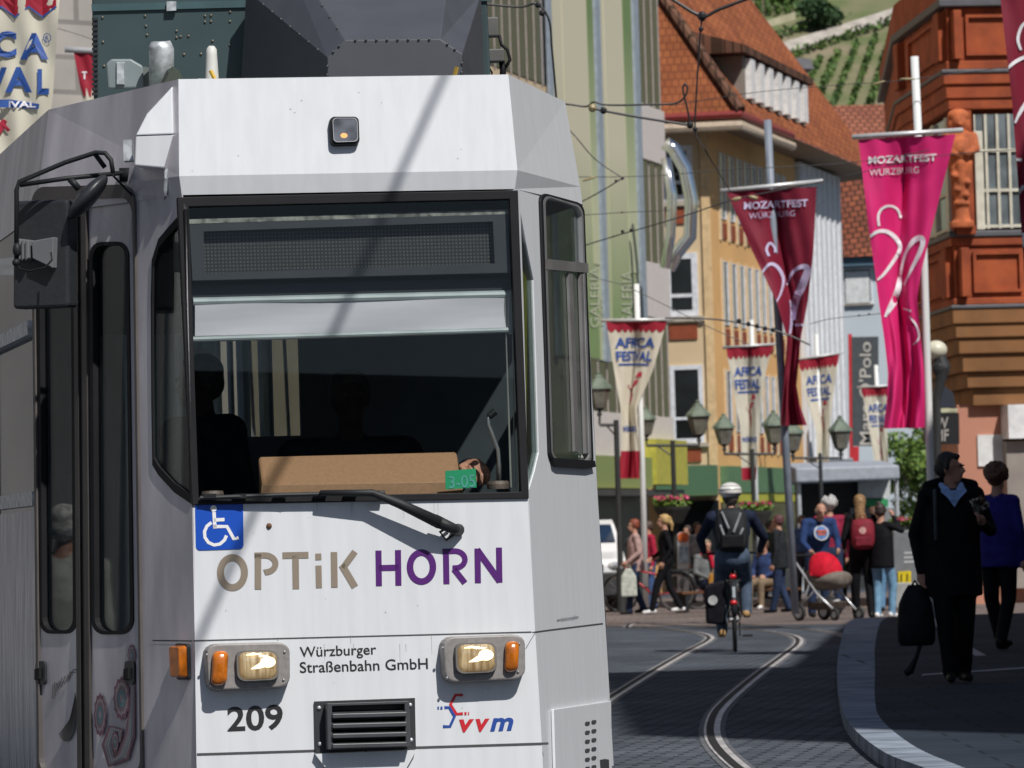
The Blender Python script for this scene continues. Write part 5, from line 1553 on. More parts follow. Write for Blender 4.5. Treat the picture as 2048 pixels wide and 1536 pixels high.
tx(mb, 'L', 75, 98, 138, 189, 0.05); tx(mb, 'A', 10, 64, 134, 185, 0.04); tx(mb, 'FESTIV', -165, 14, 134, 186, 0.04)
tx(mb, 'R', 91, 97, 71, 80, 0.02); strokes(mb, [arc(94, 75.5, 7.5, 8.5, 0, 360, 18)], 1.6, lambda u, v: bl.inv(u, v, 0.016))
strokes(mb, [[(-150, 216, 8), (-60, 207, 16), (20, 207, 16), (78, 213, 10)]], 14, lambda u, v: bl.inv(u, v, 0.014))
mb.build('lettering', ink_b, c, recalc=False)
mb = MB(); tx(mb, 'MUSIC FESTIVAL', -130, 72, 202, 215, 0.03, 0.02); mb.build('band_lettering', ink_w, c, recalc=False)
mb = MB(); strokes(mb, [[(-20, 300, 12), (-8, 270, 14), (4, 250, 14), (10, 240, 10)], [(2, 245, 8), (18, 262, 7)]], 10, lambda u, v: bl.inv(u, v, 0.014)); mb.build('dancer_mark', ink_r, c, recalc=False)
mb = MB(); mb.tube([at(-36, -400, 33.3), at(-20, 1500, 33.3)], 0.045, 12); mb.build('pole', white_wood, Tl, smooth=True)
mb = MB(); mb.tube([at(-200, -132, 33), at(140, -132, 33)], 0.025, 10); mb.build('crossbar', M_['bar_alu'], Tl)
T2 = flag_root('festival_banner', 'small red banner top between the large left banner and the tram roof box', 'banner', 'cream and red festival banners', 205, 1300, 55)
b2 = Banner(55, [(104, 147, 262), (200, 165, 246), (420, 190, 225)], 0.03, fold=0.5, ph=1.0)
c = b2.cloth('cloth', cl_cream, T2); b2.cloth('red_header', cl_red, c, 0, 0.27, 0.008, zig=-0.05)
mb = MB(); text_fit(mb, 'T', lambda x, y: b2.inv(164 + 10 * x, 143 + 15 * y, 0.02), 0.03)
mb.build('header_letter', ink_w, c, recalc=False)
pole_bar(T2, [(203, 60), (210, 700), (216, 1335)], 0.045, (130, 99, 278, 106), 55)

def mozart(label, Y, rows, slope, bar, pole, r, m, txt1, txt2, curls, inkm, ph, polem=None, fold=0.6):
    t = flag_root('music_banner', label, 'banner', 'red and magenta music banners', pole[-1][0], pole[-1][1], Y)
    pole_bar(t, pole, r, bar, Y, polem)
    bn = Banner(Y, rows, slope, fold=fold, p=1.35, ph=ph, rip=0.03, pleats=0.22)
    c = bn.cloth('cloth', m, t)
    mb = MB()
    for (txt, (u0, u1, v0, v1), bold) in ((txt1 + (0.03,)), (txt2 + (0.0,))):
        text_fit(mb, txt, lambda x, y: bn.inv(u0 + (u1 - u0) * x, v0 + (v1 - v0) * y - 6 * x * (1 if slope else 0), 0.02), bold)
    for ln in curls: strokes(mb, [catmull2(ln)], 5, lambda u, v: bn.inv(u, v, 0.018))
    mb.build('lettering', inkm, c, recalc=False)
    return t
def catmull2(p, n=6):
    q = [Vector((a[0], a[1], a[2] if len(a) > 2 else 5)) for a in p]
    return [tuple(x) for x in catmull(q, n)]
inkl = mat('banner_lilac_ink', (0.55, 0.48, 0.68), 0.6)
mozart('maroon pointed banner hanging on the grey leaning pole before the white ribbed house', 74, [(378, 1453, 1633), (506, 1507, 1627), (604, 1553, 1616), (676, 1574, 1602), (773, 1567, 1593), (812, 1564, 1600), (852, 1561, 1614)], -0.05,
       (1441, 382, 1646, 362), [(1535, 240), (1548, 500), (1566, 800), (1591, 1228)], 0.055, cl_crimson_shaded, ('MOZARTFEST', (1488, 1616, 404, 419)), ('WÜRZBURG', (1498, 1590, 424, 438)),
       [[(1538, 512), (1533, 498), (1540, 486), (1549, 494), (1551, 505)], [(1524, 545, 3), (1540, 528, 6), (1556, 535, 7), (1567, 558, 6), (1562, 585, 4), (1552, 606, 2)],
        [(1574, 570, 3), (1585, 545, 6), (1605, 533, 9), (1615, 540, 14), (1605, 570, 16), (1592, 600, 14), (1588, 640, 6)], [(1580, 600, 2), (1584, 630, 6), (1580, 668, 4)], [(1590, 650), (1608, 650)]], inkl, 0.4, mat('pole_grey', (0.20, 0.23, 0.28), 0.5))
mozart('bright magenta pointed banner on the white pole in front of the red sandstone building', 66, [(274, 1717, 1911), (450, 1737, 1866), (541, 1750, 1843), (597, 1757, 1834), (680, 1769, 1842), (743, 1776, 1848), (800, 1774, 1850), (856, 1767, 1850)], -0.055,
       (1704, 274, 1926, 260), [(1829, 113), (1847, 500), (1862, 975), (1866, 1250)], 0.05, cl_pink, ('MOZARTFEST', (1737, 1873, 313, 328)), ('WÜRZBURG', (1739, 1838, 336, 352)),
       [[(1758, 452), (1757, 430), (1766, 416), (1782, 412), (1796, 420), (1802, 436)], [(1739, 474, 5), (1756, 463, 7), (1776, 464, 8), (1793, 478, 9), (1800, 498, 8), (1785, 525, 7), (1768, 548, 6), (1755, 560, 4)],
        [(1770, 634, 4), (1778, 620, 10), (1789, 600, 14), (1797, 575, 12), (1801, 545, 6), (1812, 505, 6), (1826, 483, 10), (1840, 476, 12), (1846, 484, 10), (1838, 508, 9), (1822, 540, 6), (1808, 570, 3)],
        [(1806, 617, 3), (1822, 622, 4)], [(1818, 632, 3), (1832, 650, 4), (1838, 675, 4), (1826, 690, 3)]], ink_w, 1.6)
mozart('deep red banner cut by the right picture edge, nearest of the music banners', 50, [(-120, 1992, 2230), (0, 2001, 2210), (200, 2024, 2180), (420, 2040, 2150), (620, 2054, 2130)], 0.0,
       (1980, -122, 2250, -124), [(2110, -300), (2125, 500), (2140, 1330)], 0.06, cl_crimson_shaded, ('MOZARTFEST', (2040, 2200, -60, -40)), ('WÜRZBURG', (2045, 2160, -30, -12)),
       [[(2042, 100, 5), (2036, 78, 6), (2044, 52, 6), (2062, 38, 5)], [(2014, 138, 5), (2030, 124, 7), (2052, 114, 7), (2072, 118, 6)], [(2030, 246, 4), (2040, 225, 7), (2052, 206, 8)], [(2024, 330, 3), (2030, 320, 5), (2044, 320, 6)], [(2026, 415, 3), (2034, 392, 6), (2048, 372, 8)],
        [(2030, 505, 5), (2042, 490, 12), (2052, 468, 16)]], ink_w, 2.4, fold=0.25)

# ================================================================== LAMPS, BASKETS, WIRES, SIGNS
lamp_iron = mat('lamp_iron', (0.03, 0.032, 0.033), 0.5)
lamp_roof = mat('lamp_verdigris', (0.13, 0.165, 0.125), 0.6, var=0.2)
lamp_glass = mat('lamp_glass', (0.16, 0.155, 0.13), 0.2, var=0.3, scale=5)
def lantern(t, u, v0, v1, Y):
    b, tp_ = at(u, v1, Y), at(u, v0, Y)
    h = tp_.z - b.z
    mb = MB(); mb.lathe([(0.04 * h, 0), (0.06 * h, .04 * h), (.03 * h, .1 * h), (.08 * h, .14 * h), (0.13 * h, .18 * h)], b, 6)
    mb.tube([b + Vector((0, 0, -.1 * h)), b + Vector((0, 0, .03 * h))], .03 * h, 6)
    fr_ = mb.build('lantern', lamp_iron, t)
    mb = MB(); mb.lathe([(.15 * h, .18 * h), (.27 * h, .60 * h)], b, 6); mb.build('glass_body', lamp_glass, fr_)
    mb = MB(); mb.lathe([(.31 * h, .60 * h), (.29 * h, .66 * h), (.12 * h, .84 * h), (.11 * h, .88 * h), (.05 * h, .92 * h), (.06 * h, .96 * h), (.005, h)], b, 6); mb.build('cap', lamp_roof, fr_)
def street_lamp(label, u, Y, va, lans, vb):
    p = at(u, vb, Y); t = empty('street_lamp', (p.x, p.y, gz(Y))); tag(t, label, 'street lamp', 'iron street lamps with lanterns')
    mb = MB(); top = at(u, va - 10, Y)
    x, y = top.x, top.y
    mb.tube([Vector((x, y, gz(Y))), Vector((x, y, gz(Y) + 0.8)), Vector((x, y, gz(Y) + 0.85)), Vector((x, y, top.z))], [0.09, 0.08, 0.055, 0.05], 10)
    mb.build('post', lamp_iron, t)
    us = [l[0] for l in lans]
    mb = MB(); mb.tube([at(min(us + [u]), va, Y), at(max(us + [u]), va, Y)], 0.03, 8)
    for l in lans: mb.tube([at(l[0], va, Y), at(l[0], l[2], Y)], 0.022, 6)
    mb.tube([at(u, va + 22, Y), at(u + (us[0] - u) * 0.6, va, Y)], 0.018, 6)
    mb.build('arm', lamp_iron, t)
    for l in lans: lantern(t, l[0], l[1], l[2], Y)
    return t
street_lamp('iron lamp post with two lanterns, right of the white banner pole, above the walking women', 1345, 108, 891, [(1293, 812, 882), (1398, 799, 884)], 1190)
street_lamp('iron lamp post with two lanterns before the apricot facade, above the cyclist', 1504, 122, 908, [(1449, 826, 902), (1549, 819, 900)], 1180)
street_lamp('iron lamp post with two lanterns behind the yellowish banner and the grey pole', 1640, 134, 916, [(1586, 836, 915), (1682, 830, 912)], 1170)
street_lamp('iron lamp post half hidden by the tram, one lantern showing over its cab window side', 1232, 96, 850, [(1199, 742, 832)], 1210)
fl_m = [mm('leaf_a', (0.11, 0.20, 0.035)), mm('leaf_c', (0.17, 0.26, 0.05)), mat('petal_pink', (0.55, 0.06, 0.16), 0.6)]
def basket(label, u, v, Y, w):
    p = at(u, v, Y); t = empty('flower_basket', p); tag(t, label, 'flower basket', 'flower baskets on the lamp posts')
    mb = MB(); mb.lathe([(0.02, -.42), (w * .55, -.34), (w * .95, -.06), (w, 0), (w * .94, 0), (w * .5, -.1)], p, 16); mb.build('bowl', mm('bowl_dark', (0.04, 0.04, 0.038), 0.6), t)
    mb = MB()
    for k in range(7):
        a = k * 0.9; leaves(mb, p + Vector((math.cos(a) * w * .6, math.sin(a) * w * .6, 0.08)), (w * .45, w * .45, .14), 90, 0.05, 0, 2)
    for k in range(16):
        a = k * 2.4; leaves(mb, p + Vector((math.cos(a) * w * .8, math.sin(a) * w * .8, 0.17)), (.06, .06, .05), 10, 0.04, 2)
    mb.build('flowers', fl_m, t, recalc=False)
basket('round flower basket on the post between the walking women and the cyclist', 1344, 1013, 107.9, 0.38)
basket('round flower basket with pink blossoms right of the cyclist helmet', 1512, 1022, 121.9, 0.38)
wire_m = mat('wire_dark', (0.018, 0.018, 0.02), 0.5)
ins_m = mat('insulator', (0.30, 0.24, 0.12), 0.5)
def wire(label, pts, r, Y, ins=(), clamps=()):
    r *= 0.55
    P = [at(p[0], p[1], p[2] if len(p) > 2 else Y) for p in pts]
    e = empty('overhead_wire', P[0]); tag(e, label, 'wire', 'overhead tram wires')
    mb = MB(); mb.tube(catmull(P, 5) if len(P) > 2 else P, r, 6); mb.build('cable', wire_m, e)
    for (u0, v0, u1, v1) in ins:
        mb = MB(); a, b = at(u0, v0, Y), at(u1, v1, Y); mb.tube([a, a.lerp(b, .3), a.lerp(b, .7), b], [r * 1.6, r * 3, r * 3, r * 1.6], 8); mb.build('insulator', ins_m, e)
    for (u, v) in clamps:
        mb = MB(); mb.ell(at(u, v, Y), (r * 2.6, r * 2.6, r * 2.6), n=8, k=5); mb.build('clamp', wire_m, e)
wire('black feeder cable running right from the tram roof corner into a loop', [(1040, 204), (1130, 208), (1172, 213), (1188, 204), (1216, 210), (1300, 209), (1350, 207), (1368, 195), (1375, 178), (1370, 168), (1366, 180), (1374, 215), (1380, 244)], 0.017, 45)
wire('slanting span rod under the feeder cable right of the tram roof', [(1178, 214), (1215, 223), (1300, 238), (1384, 251)], 0.022, 45, [(1178, 213, 1192, 218)], [(1207, 221), (1380, 250)])
wire('upright hanger cable dropping in front of the tiled hip roof', [(1406, 24), (1400, 75), (1390, 243), (1394, 272)], 0.016, 46, (), [(1405, 38), (1402, 58), (1390, 258)])
wire('thick cantilever tube crossing the very top above the roof ridge', [(1310, -26), (1350, 2), (1404, 32), (1440, 18), (1520, -12)], 0.03, 46, (), [(1404, 32)])
wire('thin stay running from the hanger down to the maroon banner bar', [(1394, 272), (1425, 325), (1460, 382, 60)], 0.010, 46)
wire('thin slack wire from the tram flank to the clamp on the green panels', [(1100, 220), (1150, 272), (1190, 318), (1245, 356)], 0.011, 52, (), [(1245, 357), (1232, 362)])
wire('short wire rising from the cab window height to the same clamp on the green panels', [(1140, 415), (1170, 400), (1210, 378), (1245, 356)], 0.012, 52.2)
wire('level thin wire across the green panels and the apricot house at eave height', [(1140, 354), (1300, 352), (1460, 339), (1640, 330), (1760, 318), (1860, 300)], 0.009, 62, [(1165, 362, 1192, 353)])
wire('contact wire rising from the tram to the insulator at the maroon banner', [(1140, 500), (1230, 472), (1290, 455), (1380, 428), (1465, 400), (1560, 380), (1650, 362)], 0.014, 58, [(1464, 400, 1482, 396), (1498, 393, 1516, 397)], [(1245, 463), (1262, 460)])
wire('upper companion wire with a small Y hanger just above the contact wire', [(1140, 432), (1245, 425), (1340, 421)], 0.008, 57, (), [(1244, 425), (1227, 473)])
wire('wire falling from the tram side across the store lettering towards the apricot house', [(1150, 530), (1180, 552), (1250, 572), (1330, 610), (1420, 655), (1500, 690)], 0.010, 64)
wire('dark double wire with black clamps crossing the apricot facade at mid height', [(1330, 636), (1420, 638), (1480, 646), (1560, 664), (1620, 690)], 0.022, 66, (), [(1478, 642), (1497, 648), (1514, 652), (1530, 657), (1546, 660)])
wire('thin wire before the vineyard leading to the insulator on the white pole', [(1340, 212), (1500, 186), (1700, 168), (1746, 166), (1829, 158), (1930, 145), (2060, 128)], 0.009, 66, [(1746, 169, 1770, 162), (1800, 158, 1829, 158)])
wire('thin wire before the pale blue house, right of the maroon banner', [(1620, 648), (1665, 637), (1760, 627), (1850, 610)], 0.010, 70, (), [(1718, 631), (1738, 628)])
wire('thin wire crossing the lettering of the magenta banner', [(1690, 352), (1760, 336), (1836, 318), (1930, 306), (2060, 298)], 0.009, 60, (), [(1790, 322), (1836, 318)])
wire('cable beside the roof box of the tram hanging in front of the store windows', [(970, 8), (1040, 14), (1074, 8), (1098, 40), (1104, 100), (1112, 190), (1118, 260)], 0.016, 38, (), [(1076, 10), (1084, 26)])
wire('pair of thin stays between the large left banner and the roof box', [(-60, 10), (120, 58), (190, 80), (260, 100)], 0.007, 50)
# span cable in front of the tram whose shadow falls across its face
pA_, pB_ = hit(902, 120, PD), hit(432, 1200, PF)
k0, k1 = pA_ + SUN * 6.5, pB_ + SUN * 6.5
dd = (k0 - k1)
e = empty('overhead_wire', k0); tag(e, 'span cable above the picture that throws a slanting shadow on the tram front', 'wire', 'overhead tram wires')
MB().tube([k1 - dd * 0.15, k0 + dd * 0.6], 0.016, 8).build('cable', wire_m, e)
# signs
sg = at(1730, 780, 163); s_ = empty('vertical_sign', sg); tag(s_, 'tall dark grey sign with upright pale brand lettering beside the magenta banner', 'sign')
P_s = (at(1700, 780, 163), Vector((0, -1, 0)))
mb = MB(); mb.slab(P_s, [(1703, 674), (1757, 673), (1758, 892), (1705, 892)], -0.2, 0.0); mb.build('board', mat('sign_slate', (0.055, 0.065, 0.075), 0.6), s_)
mb = MB(); vert_text(mb, "Marc O'Polo", 1718, 1742, 684, 890, P_s, 0.02, 0.01); mb.build('lettering', mat('sign_ink_pale', (0.45, 0.43, 0.40), 0.6), s_, recalc=False)
mb = MB(); mb.slab(P_s, [(1697, 668), (1704, 668), (1706, 916), (1700, 916)], -0.25, -0.01); mb.slab(P_s, [(1706, 893), (1718, 893), (1718, 924), (1707, 924)], -0.2, 0.0); mb.build('red_trim', mat('trim_red', (0.5, 0.02, 0.03), 0.6), s_)
w_ = at(1890, 850, 88); s_ = empty('shop_sign', w_); tag(s_, 'black box sign with two rows of grey capitals at the corner of the sandstone building', 'sign')
P_w = (at(1890, 850, 86), Vector((0, -1, 0)))
mb = MB(); mb.slab(P_w, [(1848, 826), (1918, 826), (1919, 888), (1850, 888)], -0.3, 0.0); mb.build('board', mat('sign_black', (0.012, 0.012, 0.014), 0.5), s_)
mb = MB(); text_quad(mb, 'W', [(1871, 836), (1897, 834), (1897, 857), (1871, 858)], P_w, 0.02, 0.03); text_quad(mb, 'MF', [(1871, 860), (1897, 858), (1897, 882), (1871, 883)], P_w, 0.02, 0.03)
mb.build('lettering', mat('sign_ink_grey', (0.30, 0.28, 0.26), 0.6), s_, recalc=False)
mb = MB(); mb.slab(P_w, [(1870, 816), (1915, 817), (1915, 825), (1870, 825)], -0.25, -0.02); mb.build('sign_top', mat('sign_top', (0.42, 0.42, 0.28), 0.6, scale=5, var=0.5), s_)
t = empty('globe_lamp', at(1884, 760, 80)); tag(t, 'cream globe lamp on a dark bracket just right of the white pole', 'street lamp')
mb = MB(); mb.ell(at(1872, 700, 80), (0.17, 0.17, 0.145)); mb.build('globe', mat('globe_cream', (0.62, 0.60, 0.47), 0.4), t, smooth=True)
mb = MB(); mb.tube([at(1878, 712, 80), at(1885, 735, 80), at(1880, 765, 80), at(1874, 800, 80), at(1876, 1225, 80)], [0.1, 0.12, 0.08, 0.06, 0.05], 10); mb.ell(at(1882, 735, 80), (.14, .12, .16)); mb.build('bracket', lamp_iron, t)
t = empty('awning_lamp', at(1890, 800, 87)); tag(t, 'dark canopy housing above the black box sign', 'canopy')
mb = MB(); a = [at(u, v, 87) for u, v in ((1868, 815), (1912, 815), (1906, 785), (1886, 770), (1870, 772))]; mb.loft([[p + Vector((0, .5, 0)) for p in a], a]); mb.build('housing', mat('housing_dark', (0.02, 0.025, 0.04), 0.6), t)
# street end: canopy, trees, stalls
cv = at(1700, 945, 140); t = empty('cafe_canopy', (cv.x, cv.y, gz(140))); tag(t, 'flat grey canopy on posts at the end of the street, left of the trees', 'canopy')
CZ = lambda u, v, Y=140: at(u, v, Y)
mb = MB(); mb.hexa([CZ(1592, 966), CZ(1800, 958), CZ(1800, 958) + Vector((0, 6, 0)), CZ(1592, 966) + Vector((0, 6, 0)), CZ(1590, 936), CZ(1798, 930), CZ(1798, 930) + Vector((0, 6, .2)), CZ(1590, 936) + Vector((0, 6, .2))]); mb.build('canopy_roof', mat('canopy_bluegrey', (0.34, 0.37, 0.42), 0.6), t, bevel=0.05)
mb = MB()
for u in (1598, 1794):
    p = CZ(u, 960); mb = MB(); mb.tube([Vector((p.x, p.y + .3, gz(140))), Vector((p.x, p.y + .3, p.z))], 0.06, 8); mb.build('post', galv, t)
mb = MB(); mb.hexa([Vector((CZ(1610, 1000).x, 144, gz(140))), Vector((CZ(1790, 1000).x, 144, gz(140))), Vector((CZ(1790, 1000).x, 145, gz(140))), Vector((CZ(1610, 1000).x, 145, gz(140)))] + [Vector((CZ(1610, 1000).x, 144, 2.7)), Vector((CZ(1790, 1000).x, 144, 2.7)), Vector((CZ(1790, 1000).x, 145, 2.7)), Vector((CZ(1610, 1000).x, 145, 2.7))]); mb.build('back_wall', mat('stall_dark', (0.03, 0.033, 0.036), 0.7), t)
mb = MB(); P_c = (CZ(1700, 980, 143.8), Vector((0, -1, 0)))
mb.slab(P_c, [(1716, 958), (1780, 958), (1780, 996), (1716, 996)], 0, .1); mb.build('white_board', mat('stall_white', (0.55, 0.58, 0.58), 0.6), t)
mb = MB(); mb.slab(P_c, [(1722, 998), (1776, 998), (1776, 1014), (1722, 1014)], 0, .1); mb.build('green_board', mat('stall_green', (0.03, 0.28, 0.10), 0.6), t)
mb = MB(); mb.slab(P_c, [(1700, 1016), (1795, 1016), (1795, 1120), (1700, 1120)], 0, .1); mb.build('counter', mat('stall_grey', (0.2, 0.21, 0.22), 0.6), t)
for (u, Y, h, r, lab) in ((1826, 172, 5.0, 1.15, 'leafy green tree directly under the magenta banner foot'), (1868, 160, 4.9, 1.2, 'leafy green tree between the magenta banner and the black box sign'), (1905, 154, 4.0, 1.2, 'leafy green tree behind the head of the man in black')):
    p = at(u, 1100, Y); tree('street_tree', (p.x, p.y, gz(Y)), h, r, lab, 3200, 0.085, 0.08)
p = at(1822, 1150, 86)
t = empty('display_cabinet', (p.x, p.y, gz(86))); tag(t, 'grey street cabinet with pale lettering and a yellow plate, left of the man in black', 'cabinet')
P_d = (p, Vector((0, -1, 0)))
mb = MB(); mb.slab(P_d, [(1786, 1062), (1862, 1058), (1863, 1165), (1788, 1165)], -0.5, 0.0); mb.build('body', mat('cabinet_grey', (0.16, 0.17, 0.18), 0.5), t, bevel=0.02)
mb = MB(); mb.slab(P_d, [(1784, 1165), (1866, 1165), (1867, 1216), (1785, 1216)], -0.6, 0.05); mb.build('plinth', mat('cabinet_plinth', (0.30, 0.31, 0.30), 0.7), t, bevel=0.02)
mb = MB(); mb.slab(P_d, [(1796, 1143), (1822, 1142), (1822, 1168), (1797, 1169)], 0.0, 0.02)
yp_ = mb.build('yellow_plate', mat('plate_yellow', (0.62, 0.48, 0.01), 0.5), t)
mb = MB(); text_quad(mb, '11', [(1801, 1148), (1816, 1147), (1816, 1162), (1801, 1163)], P_d, 0.03, 0.02); mb.build('plate_number', mat('plate_ink', (0.12, 0.09, 0.01), 0.5), yp_, recalc=False)
mb = MB()
for v, u1 in ((1104, 1856), (1113, 1850), (1122, 1840)): mb.slab(P_d, [(1808, v), (u1, v - 1), (u1, v + 3), (1808, v + 4)], 0.0, 0.005)
mb.build('pale_line', mat('cabinet_print', (0.42, 0.43, 0.44), 0.5), t)
t2 = empty('flower_trough', p + Vector((0, .3, 0))); tag(t2, 'green flower trough standing on the grey street cabinet', 'flower trough')
mb = MB(); mb.slab((p + Vector((0, .15, 0)), Vector((0, -1, 0))), [(1786, 1050), (1862, 1046), (1862, 1058), (1786, 1062)], -.3, 0); mb.build('trough', mm('bowl_dark', (0.04, 0.04, 0.038)), t2)
mb = MB()
for k in range(8): leaves(mb, at(1790 + k * 10, 1044, 86.2), (.1, .12, .09), 60, .04, 0, 2)
for k in range(10): leaves(mb, at(1790 + k * 8, 1038, 86.1), (.04, .04, .03), 8, .035, 2)
mb.build('flowers', fl_m, t2, recalc=False)
p = at(1366, 1150, 104); t = empty('info_pillar', (p.x, p.y, gz(104))); tag(t, 'slim white and orange advertising pillar behind the blonde woman', 'pillar')
P_i = (p, Vector((0, -1, 0)))
mb = MB(); mb.slab(P_i, rr([(1355, 1064), (1378, 1064), (1378, 1214), (1355, 1214)], .4, 4, .05), -.15, 0); mb.build('panel', mat('pillar_white', (0.62, 0.64, 0.66), 0.5), t)
mb = MB(); mb.slab(P_i, rr([(1356, 1065), (1377, 1065), (1377, 1084), (1356, 1084)], .4, 4, .3), 0, .02); mb.build('orange_head', mat('pillar_orange', (0.62, 0.13, 0.03), 0.5), t)
mb = MB(); mb.slab(P_i, [(1358, 1092), (1376, 1092), (1376, 1125), (1358, 1125)], 0, .02); mb.build('picture', mat('pillar_print', (0.35, 0.48, 0.58), 0.5, scale=9, var=0.5), t)
# ================================================================== PEOPLE
SK = mat('skin', (0.42, 0.22, 0.15), 0.55, scale=20, var=0.06)
EYE = mat('eye_dark', (0.02, 0.015, 0.012), 0.3)
def sdf(pr, q):
    k = pr[0]
    if k == 'cap':
        a, b, r0, r1 = pr[1:5]
        ab = b - a; t = max(0, min(1, (q - a).dot(ab) / max(ab.length_squared, 1e-9)))
        return (q - a - ab * t).length - (r0 + (r1 - r0) * t)
    if k == 'ell':
        c, r = pr[1], pr[2]
        d = q - c; s = Vector((d.x / r[0], d.y / r[1], d.z / r[2])).length
        return (s - 1) * min(r)
    if k == 'fru':
        A, B = pr[1], pr[2]
        t = (q.z - A[2]) / (B[2] - A[2]); tc_ = max(0, min(1, t))
        cx, cy = A[0] + (B[0] - A[0]) * tc_, A[1] + (B[1] - A[1]) * tc_
        rx, ry = A[3] + (B[3] - A[3]) * tc_, A[4] + (B[4] - A[4]) * tc_
        s = math.hypot((q.x - cx) / rx, (q.y - cy) / ry)
        d = (s - 1) * min(rx, ry)
        if t < 0: d = max(d, (A[2] - q.z)) if B[2] > A[2] else max(d, q.z - A[2])
        if t > 1: d = max(d, q.z - B[2])
        return d
def add_prim(mb, pr):
    k = pr[0]
    if k == 'cap': mb.cap(pr[1], pr[2], pr[3], pr[4], n=10)
    elif k == 'ell': mb.ell(pr[1], pr[2], n=14, k=9)
    else:
        A, B = pr[1], pr[2]; n = 18; vs = []
        for t in (0, 0.33, 0.67, 1):
            for j in range(n):
                w = 2 * math.pi * j / n
                g = [A[i] + (B[i] - A[i]) * t for i in range(5)]
                vs.append(Vector((g[0] + g[3] * math.cos(w), g[1] + g[4] * math.sin(w), g[2])))
        fs = [(i * n + j, i * n + (j + 1) % n, (i + 1) * n + (j + 1) % n, (i + 1) * n + j) for i in range(3) for j in range(n)]
        fs += [tuple(range(n - 1, -1, -1)), tuple(range(3 * n, 4 * n))]
        mb.add(vs, fs)
def hand(P, w, d, pn, s, m, curl=0.5, vox=0.012):
    """wrist w, direction d, palm normal pn, s size"""
    d = Vector(d).normalized(); pn = Vector(pn); pn = (pn - d * pn.dot(d)).normalized(); sd = d.cross(pn)
    c = w + d * 0.05 * s
    P.append(('cap', w, w + d * 0.06 * s, 0.027 * s, 0.034 * s, m))
    P.append(('cap', c - sd * 0.018 * s, c + sd * 0.018 * s + d * 0.03 * s, 0.022 * s, 0.022 * s, m))
    for k, (o, L) in enumerate(((-0.033, 0.062), (-0.011, 0.074), (0.011, 0.070), (0.032, 0.054))):
        a = c + sd * o * s + d * 0.035 * s
        b = a + (d * (1 - 0.5 * curl) + pn * 0.6 * curl) * L * 0.55 * s
        e_ = b + (d * (1 - 1.3 * curl) + pn * 1.1 * curl) * L * 0.5 * s
        P.append(('cap', a, b, 0.0105 * s, 0.0095 * s, m)); P.append(('cap', b, e_, 0.0095 * s, 0.008 * s, m))
    a = c - sd * 0.028 * s - d * 0.015 * s
    b = a + (-sd * 0.6 + d * 0.7 + pn * 0.3) * 0.042 * s
    P.append(('cap', a, b, 0.013 * s, 0.011 * s, m)); P.append(('cap', b, b + (d * 0.8 + pn * 0.4 + sd * 0.2) * 0.03 * s, 0.011 * s, 0.009 * s, m))
